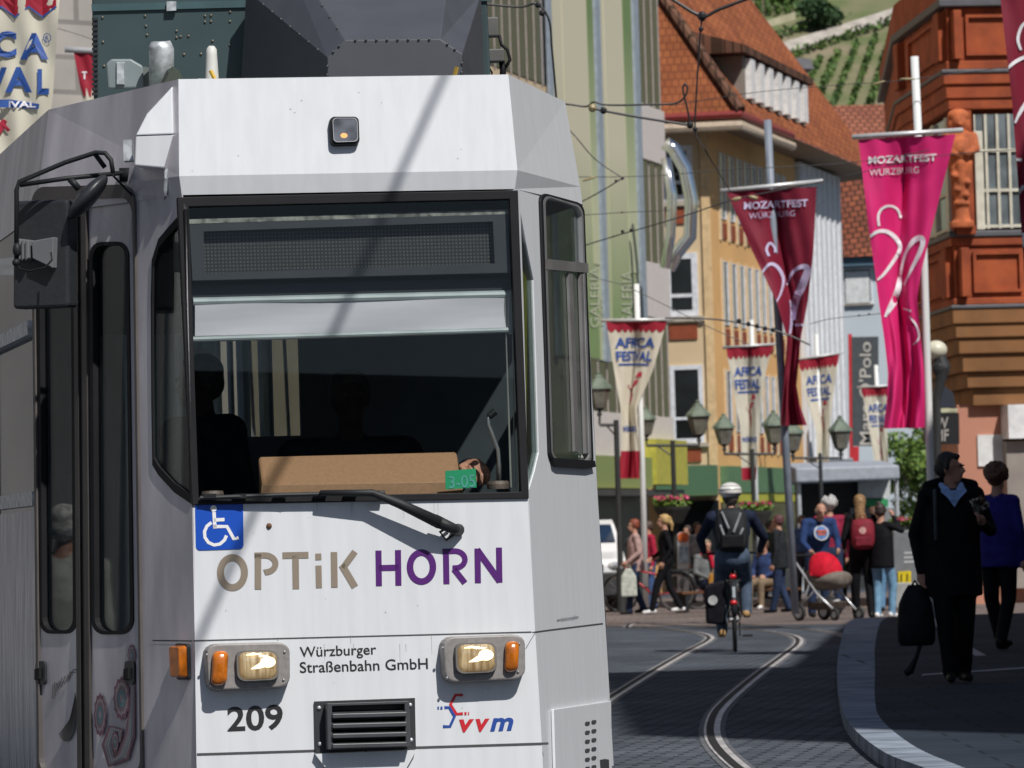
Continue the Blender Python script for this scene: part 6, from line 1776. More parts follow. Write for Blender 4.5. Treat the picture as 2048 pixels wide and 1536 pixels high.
def person(label, base, yaw, H, mats, J=None, head_yaw=0.0, head_pitch=0.0, coat=None, hair='short', haircol=(0.05, 0.035, 0.02), vox=0.014, fem=False, bulk=1.0, nohands=False, bald=False, group=None, barefore=False, par=None, skin=None):
    """local frame: -y is forward, x to the person's left; joints given for a height of 1.75 and scaled"""
    e = empty('person', base, yaw); tag(e, label, 'person', group)
    k = H / 1.75
    D = dict(hipL=(0.09, 0, .93), hipR=(-.09, 0, .93), kneeL=(.10, -.02, .50), kneeR=(-.10, -.02, .50), ankL=(.10, .02, .085), ankR=(-.10, .02, .085),
             shL=(.185, 0, 1.43), shR=(-.185, 0, 1.43), elL=(.24, .03, 1.14), elR=(-.24, .03, 1.14), wrL=(.25, -.04, .88), wrR=(-.25, -.04, .88),
             pel=(0, 0, .96), che=(0, 0, 1.28), nek=(0, .01, 1.47), head=(0, -.015, 1.635))
    if fem: D['shL'] = (.165, 0, 1.42); D['shR'] = (-.165, 0, 1.42)
    if J: D.update(J)
    D = {a: Vector(b) * k for a, b in D.items()}
    P = []
    TOP, LEG, SHOE, SKN, INN = 1, 2, 3, 0, 4
    b = bulk * k
    c, p, n_ = D['che'], D['pel'], D['nek']
    P.append(('ell', p, (.165 * b, .12 * b, .15 * k), LEG))
    P.append(('fru', (p.x, p.y, p.z, .15 * b, .11 * b), (c.x, c.y, c.z, .168 * b, .115 * b), TOP))
    P.append(('ell', c, (.18 * b, .125 * b, .20 * k), TOP))
    for s in 'LR':
        sh = D['sh' + s]
        P.append(('cap', c + (n_ - c) * 0.75, sh, .07 * b, .066 * b, TOP))
        P.append(('cap', sh, D['el' + s], .060 * b, .048 * b, TOP))
        P.append(('cap', D['el' + s], D['wr' + s], .046 * b, .034 * b, SKN if barefore else TOP))
        P.append(('cap', D['hip' + s], D['knee' + s], .094 * b, .070 * b, LEG))
        P.append(('cap', D['knee' + s], D['ank' + s], .068 * b, .055 * b, LEG))
        a = D['ank' + s]
        fw = Vector((0.12 if s == 'L' else -.12, -1, 0)).normalized()
        if D.get('foot' + s) is not None: fw = D['foot' + s].normalized()
        P.append(('cap', a + Vector((0, 0, -.03 * k)) - fw * .04 * k, a + fw * .15 * k + Vector((0, 0, -.045 * k)) * (1 if abs(fw.z) < .3 else 0), .045 * k, .035 * k, SHOE))
        if not nohands:
            d = D['wr' + s] - D['el' + s]
            dv = D.get('hd' + s); d = dv if dv is not None else d
            pnv = D.get('pn' + s); pn = pnv if pnv is not None else Vector((-1 if s == 'L' else 1, -.2, 0))
            hand(P, D['wr' + s], d, pn, k * 1.05, SKN)
    h = D['head']
    RM = Matrix.Rotation(head_yaw, 3, 'Z') @ Matrix.Rotation(head_pitch, 3, 'X')
    q = lambda x, y, z: h + RM @ (Vector((x, y, z)) * k)
    P.append(('cap', n_, h + Vector((0, .01, -.06)) * k, .056 * k, .052 * k, SKN))
    P.append(('ell', q(0, .012, .03), (.076 * k, .092 * k, .092 * k), SKN))
    P.append(('cap', q(0, -.035, -.03), q(0, -.055, -.075), .052 * k, .036 * k, SKN))
    P.append(('cap', q(0, -.088, .012), q(0, -.108, -.022), .011 * k, .016 * k, SKN))
    P.append(('cap', q(-.028, -.083, .028), q(.028, -.083, .028), .013 * k, .013 * k, SKN))
    P.append(('cap', q(-.02, -.088, -.052), q(.02, -.088, -.052), .010 * k, .010 * k, SKN))
    for sx in (-1, 1):
        P.append(('cap', q(sx * .076, .01, .02), q(sx * .078, .016, -.022), .015 * k, .010 * k, SKN))
    if coat:      # (length z, rx, ry, material index)
        P.append(('fru', (p.x, p.y + .01, coat[0] * k, coat[1] * k, coat[2] * k), (c.x, c.y, c.z, .185 * b, .13 * b), TOP))
    if J and 'collar' in J: pass
    mb = MB()
    for pr in P: add_prim(mb, pr)
    me = remesh(mb, vox)
    for m in mats: me.materials.append(m)
    mi = []
    for pol in me.polygons:
        cc = pol.center
        best, bm_ = 9, 0
        for pr in P:
            dd_ = sdf(pr, cc)
            if dd_ < best: best, bm_ = dd_, pr[-1]
        mi.append(bm_)
    me.polygons.foreach_set('material_index', mi)
    me.polygons.foreach_set('use_smooth', [True] * len(me.polygons))
    o = bpy.data.objects.new('body', me); COL.objects.link(o); o.parent = e; MW[o.name] = matof(e)
    def sub(name, mb_, m, vx=None):
        if vx:
            me_ = remesh(mb_, vx, 2); me_.materials.append(m)
            me_.polygons.foreach_set('use_smooth', [True] * len(me_.polygons))
            ob_ = bpy.data.objects.new(name, me_); COL.objects.link(ob_); ob_.parent = e; MW[ob_.name] = matof(e); return ob_
        return mb_.build(name, m, e, smooth=True, local=True)
    if hair:
        hm = mm('hair_%.2f_%.2f' % (haircol[0], haircol[2]), haircol, 0.6, scale=40, var=0.4)
        mb = MB()
        if hair == 'ring':
            mb.ell(q(0, .045, -.012), (.084 * k, .075 * k, .07 * k)); mb.ell(q(0, .05, -.06), (.062 * k, .05 * k, .05 * k))
            for sx in (-1, 1): mb.ell(q(sx * .07, .02, .0), (.022 * k, .05 * k, .05 * k))
        else:
            mb.ell(q(0, .028, .058), (.086 * k, .095 * k, .078 * k)); mb.ell(q(0, .05, .005), (.083 * k, .07 * k, .075 * k))
            mb.ell(q(0, -.028, .092), (.055 * k, .048 * k, .026 * k))
            for sx in (-1, 1): mb.ell(q(sx * .07, .012, .03), (.02 * k, .05 * k, .055 * k))
        if hair == 'long':
            mb.cap(q(0, .075, .03), q(0, .10, -.2), .075 * k, .07 * k); mb.cap(q(-.02, .10, -.2), q(-.03, .12, -.40), .072 * k, .035 * k); mb.cap(q(.03, .1, -.1), q(.04, .12, -.33), .05 * k, .03 * k)
        if hair == 'pony':
            mb.ell(q(0, .10, .06), (.03 * k, .03 * k, .03 * k)); mb.cap(q(0, .115, .06), q(0, .15, -.06), .030 * k, .036 * k); mb.cap(q(0, .15, -.06), q(0, .145, -.17), .036 * k, .014 * k)
        if hair == 'curly':
            for i in range(60):
                w = random.uniform(0, 6.28); z = random.uniform(-.4, 1)
                r_ = math.sqrt(max(0, 1 - z * z))
                v = Vector((math.cos(w) * r_ * .1, .03 + math.sin(w) * r_ * .1, .05 + z * .1))
                if v.y < -.05 and v.z < .06: continue
                mb.ell(q(v.x, v.y, v.z), .035 * k, n=8, k=5)
        if hair == 'bun':
            mb.ell(q(0, .07, .13), (.04 * k,) * 3)
        sub('hair', mb, hm, 0.013 * (1 if vox < .02 else 1.2))
    if True:
        mb = MB()
        for sx in (-1, 1): mb.ell(q(sx * .030, -.0895, .022), (.011 * k, .007 * k, .007 * k), n=8, k=5)
        sub('eyes', mb, EYE)
    return e, D, q, k, sub
def cm(name, col, rough=0.75): return mm(name, col, rough, scale=12, var=0.18, bump=0.3, spec=0.12)
black_c = cm('cloth_black', (0.007, 0.007, 0.009)); navy = cm('cloth_navy', (0.018, 0.03, 0.085)); jean = cm('cloth_jeans', (0.07, 0.10, 0.15)); jean_l = cm('cloth_light_jeans', (0.16, 0.30, 0.44)); jean_d = cm('cloth_dark_jeans', (0.022, 0.035, 0.075))
shoe_b = cm('shoe_black', (0.015, 0.014, 0.014), 0.5); shoe_w = cm('shoe_white', (0.68, 0.67, 0.66), 0.5); shoe_t = cm('shoe_tan', (0.40, 0.25, 0.11), 0.6)
shirt_b = cm('shirt_blue', (0.30, 0.45, 0.75)); white_c = cm('cloth_white', (0.6, 0.6, 0.6))
def G(u, v, dz=0.0): return gnd(u, v, dz)

# --- man in black on the shaded pavement
b0 = G(1914, 1366, PZ)
sc = 0.98
e, D, q, k, sub = person('man in long black coat with blue shirt collar walking on the shaded pavement', b0, R(4), 1.72, [SK, black_c, black_c, shoe_b, black_c],
    dict(ankL=(.07, .10, .085), ankR=(-.06, -.10, .085), kneeL=(.08, -.0, .50), kneeR=(-.085, -.09, .5), elL=(.30, .04, 1.16), wrL=(.20, -.24, 1.20), elR=(-.28, .06, 1.14), wrR=(-.25, .0, .86), hdL=(-.3, -.6, .7), hdR=(0, 0, -1)),
    head_yaw=R(68), coat=(.66, .225, .17), hair='short', haircol=(0.02, 0.018, 0.017), vox=0.012, bulk=1.14)
mb = MB()
for sx in (-1, 1):
    mb.add([Vector(p) * k for p in ((sx * .075, -.085, 1.52), (sx * .10, -.15, 1.46), (sx * .02, -.165, 1.385), (0, -.155, 1.40), (sx * .03, -.11, 1.49))], [(0, 1, 2, 3, 4)])
    mb.cap(Vector((sx * .075, -.02, 1.51)) * k, Vector((sx * .06, -.10, 1.475)) * k, .022, .022)
mb.add([Vector(p) * k for p in ((-.09, -.14, 1.47), (.09, -.14, 1.47), (0, -.163, 1.34))], [(0, 1, 2)])
sub('shirt_collar', mb, shirt_b)
mb = MB(); mb.cap(Vector((-.14, -.10, 1.47)) * k, Vector((-.15, -.152, 1.10)) * k, .014, .012); sub('strap', mb, cm('strap_grey', (0.06, 0.075, 0.08)))
mb = MB(); mb.cap(Vector((-.17, .02, 1.50)) * k, Vector((0, .10, 1.53)) * k, .05, .06); mb.cap(Vector((.17, .02, 1.50)) * k, Vector((0, .10, 1.53)) * k, .05, .06); sub('coat_hood', mb, black_c, 0.014)
mb = MB(); mb.tube([q(-.032, -.10, .022), q(-.012, -.107, .024), q(.012, -.107, .024), q(.032, -.10, .022), q(.078, .0, .025)], .0035, 6); sub('glasses', mb, black_metal)
hw = matof(e) @ (D['wrL'] + Vector((-.03, -.06, .08)))
t = empty('flower_posy', hw); tag(t, 'small dark posy held up at the chest of the man in black', 'flowers')
mb = MB(); leaves(mb, hw + Vector((0, 0, .06)), (.06, .06, .08), 60, .025, 0, 3); mb.build('blossoms', [mm('posy_brown', (0.10, 0.03, 0.015)), mm('posy_pale', (0.30, 0.27, 0.22)), mm('posy_green', (0.02, 0.03, 0.015))], t, recalc=False)
mb = MB(); mb.tube([hw + Vector((0, 0, -.08)), hw + Vector((0, 0, .05))], .008, 6); mb.build('stems', mm('posy_green', (0.02, 0.03, 0.015)), t)
hr = matof(e) @ D['wrR'] + Vector((-.01, -.02, -.10))
t = empty('shoulder_bag', hr); tag(t, 'soft black bag with dangling strap hanging from the hand of the man in black', 'bag')
mb = MB()
bz = hr.z
secs = [(.0, .05, .03), (-.06, .09, .05), (-.14, .125, .07), (-.30, .145, .085), (-.42, .14, .08), (-.455, .12, .07)]
rings = [[hr + Vector((-.04 + w * math.cos(a), d_ * math.sin(a), z)) for a in [2 * math.pi * i / 16 for i in range(16)]] for z, w, d_ in secs]
mb.loft(rings, nrm=Vector((0, 0, -1))); mb.build('bag_body', cm('bag_black', (0.012, 0.012, 0.016), 0.55), t, smooth=True)
mb = MB(); mb.tube([hr + Vector((-.09, 0, -.05)), hr + Vector((-.04, 0, .03)), hr + Vector((.02, 0, -.05))], .012, 6); mb.build('bag_handle', black_rubber, t)
mb = MB(); mb.tube([hr + Vector((-.02, -.05, -.45)), hr + Vector((-.05, -.06, -.54)), hr + Vector((-.10, -.06, -.64)), hr + Vector((-.14, -.06, -.66))], [.02, .018, .035, .03], 6); mb.build('bag_strap', black_rubber, t)
# --- woman in blue jacket
b0 = G(2004, 1302, PZ)
e, D, q, k, sub = person('woman with curly brown hair in a deep blue jacket seen from behind', b0, R(150), 1.70, [SK, cm('cloth_blue', (0.022, 0.02, 0.16)), black_c, shoe_b, black_c],
    dict(ankL=(.07, -.14, .085), ankR=(-.07, .16, .12), kneeR=(-.09, 0, .5), wrL=(.22, -.2, 1.0), elL=(.25, 0, 1.15)), coat=(.80, .21, .155), hair='curly', haircol=(0.10, 0.045, 0.022), fem=True, bulk=1.08)
# --- cyclist and bicycle
cy = G(1471, 1304)
bk = empty('bicycle', cy, R(-2)); tag(bk, 'black city bicycle with red rear light, ridden away along the tram track', 'bicycle')
BM_ = matof(bk)
def L3(x, y, z): return BM_ @ Vector((x, y, z))
tyre_m = mat('tyre', (0.02, 0.02, 0.02), 0.7); fr_m = mat('bike_frame', (0.02, 0.022, 0.026), 0.35); chrome = mat('bike_chrome', (0.5, 0.5, 0.5), 0.3, 0.9)
def wheel(root, Mx, y, name='wheel', r=0.34, fm=None):
    w = MB(); P_ = [Mx @ Vector((0, y + r * math.cos(a), r + r * math.sin(a))) for a in [2 * math.pi * i / 28 for i in range(29)]]
    w.tube(P_, 0.020, 8); o = w.build(name, tyre_m, root, smooth=True)
    w = MB(); P_ = [Mx @ Vector((0, y + (r - .03) * math.cos(a), r + (r - .03) * math.sin(a))) for a in [2 * math.pi * i / 28 for i in range(29)]]
    w.tube(P_, 0.011, 6); w.tube([Mx @ Vector((-.05, y, r)), Mx @ Vector((.05, y, r))], .022, 8)
    for i in range(14):
        a = 2 * math.pi * i / 14; w.tube([Mx @ Vector((.02 * (-1) ** i, y, r)), Mx @ Vector((0, y + (r - .03) * math.cos(a), r + (r - .03) * math.sin(a)))], .0016, 4)
    w.build('rim', chrome, o)
def bicycle_frame(root, Mx, fm, rear=True):
    T = lambda x, y, z: Mx @ Vector((x, y, z))
    f = MB()
    bb, st, hd, ra, fa_ = (0, .45, .30), (0, .28, .86), (0, .95, .88), (0, 0, .34), (0, 1.08, .34)
    f.tube([T(*bb), T(*st)], .018, 8); f.tube([T(0, .33, .66), T(0, .93, .80)], .018, 8); f.tube([T(*bb), T(0, .94, .72)], .020, 8)
    for sx in (-.055, .055):
        f.tube([T(sx, 0, .34), T(sx * .3, .45, .30)], .011, 6); f.tube([T(sx, 0, .34), T(sx * .4, .31, .72)], .009, 6); f.tube([T(sx, 1.08, .34), T(sx * .8, .97, .70)], .013, 6)
    f.tube([T(0, .98, .68), T(0, .93, .98)], .017, 8)
    f.build('frame', fm, root, smooth=True)
    f = MB(); f.tube([T(-.30, .80, 1.02), T(-.22, .88, 1.03), T(0, .93, 1.0), T(.22, .88, 1.03), T(.30, .80, 1.02)], .013, 8); f.build('handlebar', black_metal, root, smooth=True)
    f = MB(); f.ell(T(0, .20, .93), (.085, .10, .035)); f.cap(T(0, .24, .93), T(0, .40, .93), .05, .025); f.tube([T(0, .27, .80), T(0, .26, .92)], .014, 8); f.build('saddle', black_rubber, root, smooth=True)
    f = MB(); f.tube([T(0, -.36, .40), T(0, -.30, .62), T(0, -.12, .72), T(0, .12, .71)], [.034, .036, .036, .03], 8); f.build('mudguard', black_plastic, root, smooth=True)
    f = MB()
    for sx in (-.07, .07): f.tube([T(sx, -.32, .74), T(sx, .20, .76)], .007, 6); f.tube([T(sx, -.22, .74), T(sx, 0, .36)], .006, 6)
    for y in (-.30, -.15, 0): f.tube([T(-.07, y, .745), T(.07, y, .745)], .006, 6)
    f.build('rack', black_metal, root)
    for sx, y, z in ((.09, .40, .16), (-.09, .52, .44)):
        f = MB(); f.box(T(sx * 1.5, y, z), (.10, .09, .025)); f.tube([T(sx * .6, y, z), T(sx * .6, .45, .30)], .011, 6); f.build('pedal', black_metal, root)
wheel(bk, BM_, 0); wheel(bk, BM_, 1.08); bicycle_frame(bk, BM_, fr_m)
red_l = mat('red_light', (0.55, 0.01, 0.015), 0.25, coat=0.6)
for z in (.79, .52):
    mb = MB(); mb.ell(L3(-.005, -.36, z), (.036, .02, .028)); mb.build('rear_light', red_l, bk, smooth=True)
mb = MB(); mb.box(L3(0, -.34, .63), (.03, .02, .11)); mb.build('reflector', mat('reflector', (0.45, 0.5, 0.52), 0.2), bk)
pn = empty('pannier_bag', L3(-.17, -.1, .55)); tag(pn, 'black pannier bag with round white patch on the left of the ridden bicycle', 'bag')
mb = MB(); a = [L3(-.09, y, z) for y, z in ((-.26, .76), (.10, .76), (.14, .34), (-.20, .28))]; bq = [L3(-.30, y, z) for y, z in ((-.24, .70), (.08, .70), (.10, .36), (-.18, .30))]
mb.loft([a, bq]); mb.build('bag_body', cm('bag_black', (0.012, 0.012, 0.016)), pn, bevel=0.03)
mb = MB(); mb.lathe([(.001, 0), (.05, 0), (.05, .006), (.001, .006)], L3(-.22, -.235, .55), 16, Matrix.Rotation(R(98), 3, 'X')); mb.build('patch', cm('patch_white', (0.5, 0.5, 0.5)), pn)
e, D, q, k, sub = person('cyclist in navy jacket and jeans with a white helmet riding away on the bicycle', cy, R(178), 1.75, [SK, cm('cloth_darknavy', (0.016, 0.022, 0.045)), jean, shoe_t, black_c],
    dict(pel=(0, -.20, 1.00), hipL=(.09, -.22, .99), hipR=(-.09, -.22, .99), kneeR=(-.13, -.50, .74), ankR=(-.13, -.42, .42), kneeL=(.14, -.46, .62), ankL=(.13, -.50, .22), che=(0, -.30, 1.27), nek=(0, -.36, 1.47), head=(0, -.40, 1.60),
         shL=(.20, -.33, 1.41), shR=(-.20, -.33, 1.41), elL=(.33, -.50, 1.19), elR=(-.34, -.50, 1.19), wrL=(.30, -.74, 1.06), wrR=(-.30, -.74, 1.06)), hair='short', haircol=(0.05, 0.04, 0.03), bulk=1.12)
mb = MB(); mb.ell(q(0, .02, .085), (.122 * k, .142 * k, .092 * k), n=20, k=12); sub('helmet', mb, mat('helmet_white', (0.72, 0.71, 0.68), 0.35, coat=0.3))
mb = MB()
for z, r_ in ((.06, .121), (.10, .119), (.135, .10)): mb.tube([q(r_ * math.cos(a), .02 + r_ * 1.17 * math.sin(a), z) for a in [2 * math.pi * i / 24 for i in range(25)]], .006, 5)
sub('helmet_groove', mb, cm('groove_grey', (0.25, 0.24, 0.22)))
hm = matof(e)
def backpack(label, M, c, w, h, d, col, col2, pocket=None, badge=None):
    """c: centre in the person's frame, worn on the +y side"""
    t = empty('backpack', M @ Vector(c)); tag(t, label, 'backpack')
    T = lambda x, y, z: M @ Vector((c[0] + x, c[1] + y, c[2] + z))
    mb = MB()
    def rg(y, sw, sh): return [T(sw * w / 2 * math.copysign(abs(math.cos(a)) ** .55, math.cos(a)), y, sh * h / 2 * math.copysign(abs(math.sin(a)) ** .55, math.sin(a))) for a in [2 * math.pi * i / 24 for i in range(24)]]
    mb.loft([rg(-d / 2, .95, .97), rg(-d / 4, 1, 1), rg(d / 4, .96, .97), rg(d / 2, .78, .85)]); mb.build('pack_body', cm('pack_%.2f_%.2f' % (col[0], col[2]), col, 0.6), t, smooth=True)
    mb = MB(); a = [T(sx * w * .36, d / 2 - .03, z * h) for sx, z in ((-1, -.42), (1, -.42), (1, -.06), (-1, -.06))]; bq = [T(sx * w * .32, d / 2 + .045, z * h) for sx, z in ((-1, -.38), (1, -.38), (1, -.10), (-1, -.10))]
    mb.loft([a, bq]); mb.build('front_pocket', cm('pack_%.2f_%.2f' % (col2[0], col2[2]), col2, 0.6), t, bevel=0.015)
    mb = MB(); mb.tube([T(-.04, -.02, h / 2 - .01), T(-.03, -.02, h / 2 + .05), T(.03, -.02, h / 2 + .05), T(.04, -.02, h / 2 - .01)], .009, 6); mb.build('top_handle', black_rubber if not badge else cm('pack_%.2f_%.2f' % (col[0], col[2]), col), t)
    for sx in (-1, 1):
        mb = MB(); mb.tube([T(sx * w * .35, -d / 2, h * .42), T(sx * w * .42, -d / 2 - .10, h * .46), T(sx * w * .45, -d / 2 - .24, h * .25), T(sx * w * .44, -d / 2 - .10, -h * .3)], .016, 6); mb.build('strap', cm('pack_strap%.2f' % col[0], tuple(x * .7 for x in col)), t)
    if badge:
        mb = MB(); mb.lathe([(.001, 0), (.05, 0), (.05, .008), (.001, .008)], T(0, d / 2 - .005, h * .12), 18, M.to_3x3() @ Matrix.Rotation(R(-90), 3, 'X')); mb.build('badge', cm('badge_pale', (0.55, 0.33, 0.30)), t)
    return t
bt_ = backpack('black and grey sports backpack worn by the cyclist', hm, (0, -.12 * k, 1.27 * k), .34, .48, .18, (0.025, 0.027, 0.03), (0.012, 0.012, 0.014))
mb = MB()
for (x0, z0, x1, z1) in ((-.10, .18, -.02, -.02), (.10, .2, .03, .02), (.12, .06, .06, -.12), (-.12, .02, -.06, -.10)): mb.tube([hm @ Vector((x0, -.02, 1.27 * k + z0)), hm @ Vector((x1, .0, 1.27 * k + z1))], .012, 5)
mb.build('strap_reflective', cm('strap_silver', (0.30, 0.31, 0.33)), bt_)

# --- people at the street corner
pgr = 'pedestrians at the street corner'
PK = cm('cloth_dustypink', (0.40, 0.27, 0.25)); 
b0 = G(1274, 1229)
e, D, q, k, sub = person('woman with short red hair in a dusty pink jacket and dark jeans walking left', b0, R(-80), 1.64, [SK, PK, jean_d, shoe_b, black_c],
    dict(ankL=(.07, -.16, .085), ankR=(-.07, .15, .10), kneeL=(.09, -.12, .5), kneeR=(-.09, .0, .48), wrL=(.22, -.18, .98), wrR=(-.22, -.12, .98)), coat=(.80, .19, .16), hair='short', haircol=(0.20, 0.045, 0.02), fem=True, bulk=1.1, group=pgr)
h_ = matof(e) @ (D['wrL'] + Vector((0, 0, -.12)))
t = empty('carrier_bag', h_); tag(t, 'pale carrier bag hanging from the hand of the woman in pink jacket', 'bag')
mb = MB(); mb.loft([[h_ + Vector((x * .05, y * .05, 0)) for x, y in ((-1, -1), (1, -1), (1, 1), (-1, 1))], [h_ + Vector((x * .13, y * .07, -.14)) for x, y in ((-1, -1), (1, -1), (1, 1), (-1, 1))], [h_ + Vector((x * .14, y * .08, -.48)) for x, y in ((-1, -1), (1, -1), (1, 1), (-1, 1))]]); mb.build('bag_body', cm('bag_pale', (0.45, 0.47, 0.42)), t, bevel=0.02)
mb = MB(); mb.tube([h_ + Vector((-.04, 0, 0)), h_ + Vector((0, 0, .10)), h_ + Vector((.04, 0, 0))], .008, 6); mb.build('bag_handle', cm('bag_pale', (0.45, 0.47, 0.42)), t)
b0 = G(1334, 1228)
e, D, q, k, sub = person('woman with blonde ponytail all in black with white trainers striding left', b0, R(-84), 1.70, [SK, black_c, black_c, shoe_w, black_c],
    dict(ankL=(.06, -.27, .085), kneeL=(.08, -.18, .5), ankR=(-.06, .26, .11), kneeR=(-.08, .08, .47), elL=(.22, .08, 1.15), wrL=(.20, -.06, .92), elR=(-.22, .0, 1.13), wrR=(-.2, -.2, 1.0)), hair='pony', haircol=(0.42, 0.28, 0.11), fem=True, bulk=1.0, group=pgr)
b0 = G(1562, 1226)
person('man in dark coat and blue jeans behind the grey pole, facing left', b0, R(-110), 1.60, [SK, cm('cloth_charcoal', (0.02, 0.022, 0.026)), jean_d, shoe_b, black_c], dict(ankL=(.08, -.12, .085), ankR=(-.08, .14, .09)), coat=(.80, .20, .16), hair='short', haircol=(0.09, 0.03, 0.035), bulk=1.12, group=pgr)
# man with pram
pb = G(1656, 1241)
mb0 = Vector((at(1634, 1100, 78.6).x, 78.6, gz(78.6)))
e, D, q, k, sub = person('bald man in navy sweatshirt with round print bending over the red pram', mb0, R(14), 1.76, [SK, cm('cloth_sweat', (0.022, 0.045, 0.13)), jean_d, shoe_b, white_c],
    dict(che=(0, -.10, 1.26), nek=(0, -.17, 1.44), head=(0, -.26, 1.56), shL=(.20, -.13, 1.40), shR=(-.20, -.13, 1.40), elL=(.27, -.18, 1.12), elR=(-.28, -.2, 1.12), wrL=(.20, -.40, 1.00), wrR=(-.24, -.42, 1.00)), head_pitch=R(18), hair='ring', haircol=(0.16, 0.12, 0.10), bulk=1.16, group=pgr)
mb = MB(); cc = Vector((0, -.245, 1.25)) * k
RX = Matrix.Rotation(R(-68), 3, 'X')
for (r_, y, m_) in ((.115, 0, 0), (.095, .006, 1)):
    mb.lathe([(.001, 0), (r_, -.012), (r_, 0), (.001, .012)], cc + Vector((0, -y, 0)), 20, Matrix.Rotation(R(80), 3, 'X'), m_)
mb.box(cc + Vector((0, -.016, .025)), (.15, .012, .035), None, 2); mb.box(cc + Vector((0, -.016, -.02)), (.12, .012, .03), None, 2)
mb.build('chest_print', [cm('print_white', (0.5, 0.52, 0.55)), cm('print_blue', (0.10, 0.2, 0.42)), cm('print_orange', (0.5, 0.12, 0.06))], e, local=True)
b0 = Vector((at(1661, 1100, 82).x, 82, gz(82)))
e, D, q, k, sub = person('grey haired man in crimson quilted vest seen from behind, beside the bald man', b0, R(186), 1.80, [SK, cm('cloth_vest', (0.24, 0.02, 0.05)), jean_d, shoe_b, white_c], None, hair='curly', haircol=(0.40, 0.39, 0.38), bulk=1.12, group=pgr)
# pram
pr_ = empty('pram', pb, R(38)); tag(pr_, 'red hooded pram on a silver frame pushed by the bald man', 'pram')
PMx = matof(pr_)
def T(x, y, z): return PMx @ (Vector((x, y, z)) * 0.90)
silver = mat('pram_silver', (0.55, 0.56, 0.58), 0.35, 0.6)
for sx in (-1, 1):
    mb = MB(); mb.tube([T(sx * .24, .52, 1.00), T(sx * .25, .30, .78), T(sx * .25, -.05, .42), T(sx * .22, -.42, .16)], .016, 8); mb.tube([T(sx * .25, .12, .58), T(sx * .26, .36, .16)], .015, 8); mb.tube([T(sx * .25, .02, .48), T(sx * .22, .40, .20)], .012, 6); mb.build('side_frame', silver, pr_, smooth=True)
mb = MB(); mb.tube([T(-.24, .52, 1.0), T(-.18, .57, 1.03), T(.18, .57, 1.03), T(.24, .52, 1.0)], .018, 8); mb.build('push_handle', black_rubber, pr_, smooth=True)
mb = MB()
sec = [(-.42, .12, .60, .76), (-.36, .22, .50, .80), (0, .25, .47, .80), (.28, .24, .48, .82), (.36, .16, .55, .84)]
rings = []
for y, w, z0, z1 in sec: rings.append([T(w * math.cos(a), y, (z0 + z1) / 2 + (z1 - z0) / 2 * math.sin(a) * (1 if math.sin(a) < 0 else .8)) for a in [2 * math.pi * i / 18 for i in range(18)]])
mb.loft(rings); mb.build('carrycot', cm('cot_grey', (0.17, 0.145, 0.125)), pr_, smooth=True)
mb = MB()
hv, hf = [], []
n1_, n2_ = 10, 16
for i in range(n1_ + 1):
    a = R(-14 + 128 * i / n1_)
    for j in range(n2_ + 1):
        w = math.pi * j / n2_
        r_ = .36
        hv.append(T(.27 * math.cos(w), .08 + r_ * math.sin(w) * math.cos(math.pi - a) , .72 + r_ * math.sin(w) * math.sin(a)))
hf = [(i * (n2_ + 1) + j, i * (n2_ + 1) + j + 1, (i + 1) * (n2_ + 1) + j + 1, (i + 1) * (n2_ + 1) + j) for i in range(n1_) for j in range(n2_)]
mb.add(hv, hf)
ho = mb.build('hood', cm('hood_red', (0.52, 0.012, 0.03)), pr_, smooth=True)
sm_ = ho.modifiers.new('t', 'SOLIDIFY'); sm_.thickness = 0.012
mb = MB(); mb.ell(T(0, .06, .80), (.17, .2, .10)); mb.build('blanket', cm('blanket_pale', (0.42, 0.44, 0.5)), pr_, smooth=True)
mb = MB(); mb.loft([[T(x, y, .30) for x, y in ((-.2, -.28), (.2, -.28), (.2, .28), (-.2, .28))], [T(x, y, .17) for x, y in ((-.17, -.22), (.17, -.22), (.17, .22), (-.17, .22))]]); mb.build('basket', cm('basket_brown', (0.09, 0.07, 0.06)), pr_, bevel=0.02)
mb = MB()
for (x, y, z) in ((-.05, 0, .31), (.08, .1, .31), (.02, -.12, .31)): mb.ell(T(x, y, z), (.10, .09, .05))
mb.build('cloths', cm('cloths_white', (0.55, 0.55, 0.52)), pr_, smooth=True)
for sx in (-1, 1):
    for y, r_, w_ in ((-.46, .10, .028), (.38, .14, .03)):
        mb = MB(); P_ = [T(sx * .26, y + (r_ - w_) * math.cos(a), r_ + (r_ - w_) * math.sin(a)) for a in [2 * math.pi * i / 20 for i in range(21)]]
        mb.tube(P_, w_, 8); wo_ = mb.build('wheel', tyre_m, pr_, smooth=True)
        mb = MB(); mb.tube([T(sx * .24, y, r_), T(sx * .28, y, r_)], r_ * .55, 12); mb.build('hub', silver, wo_)
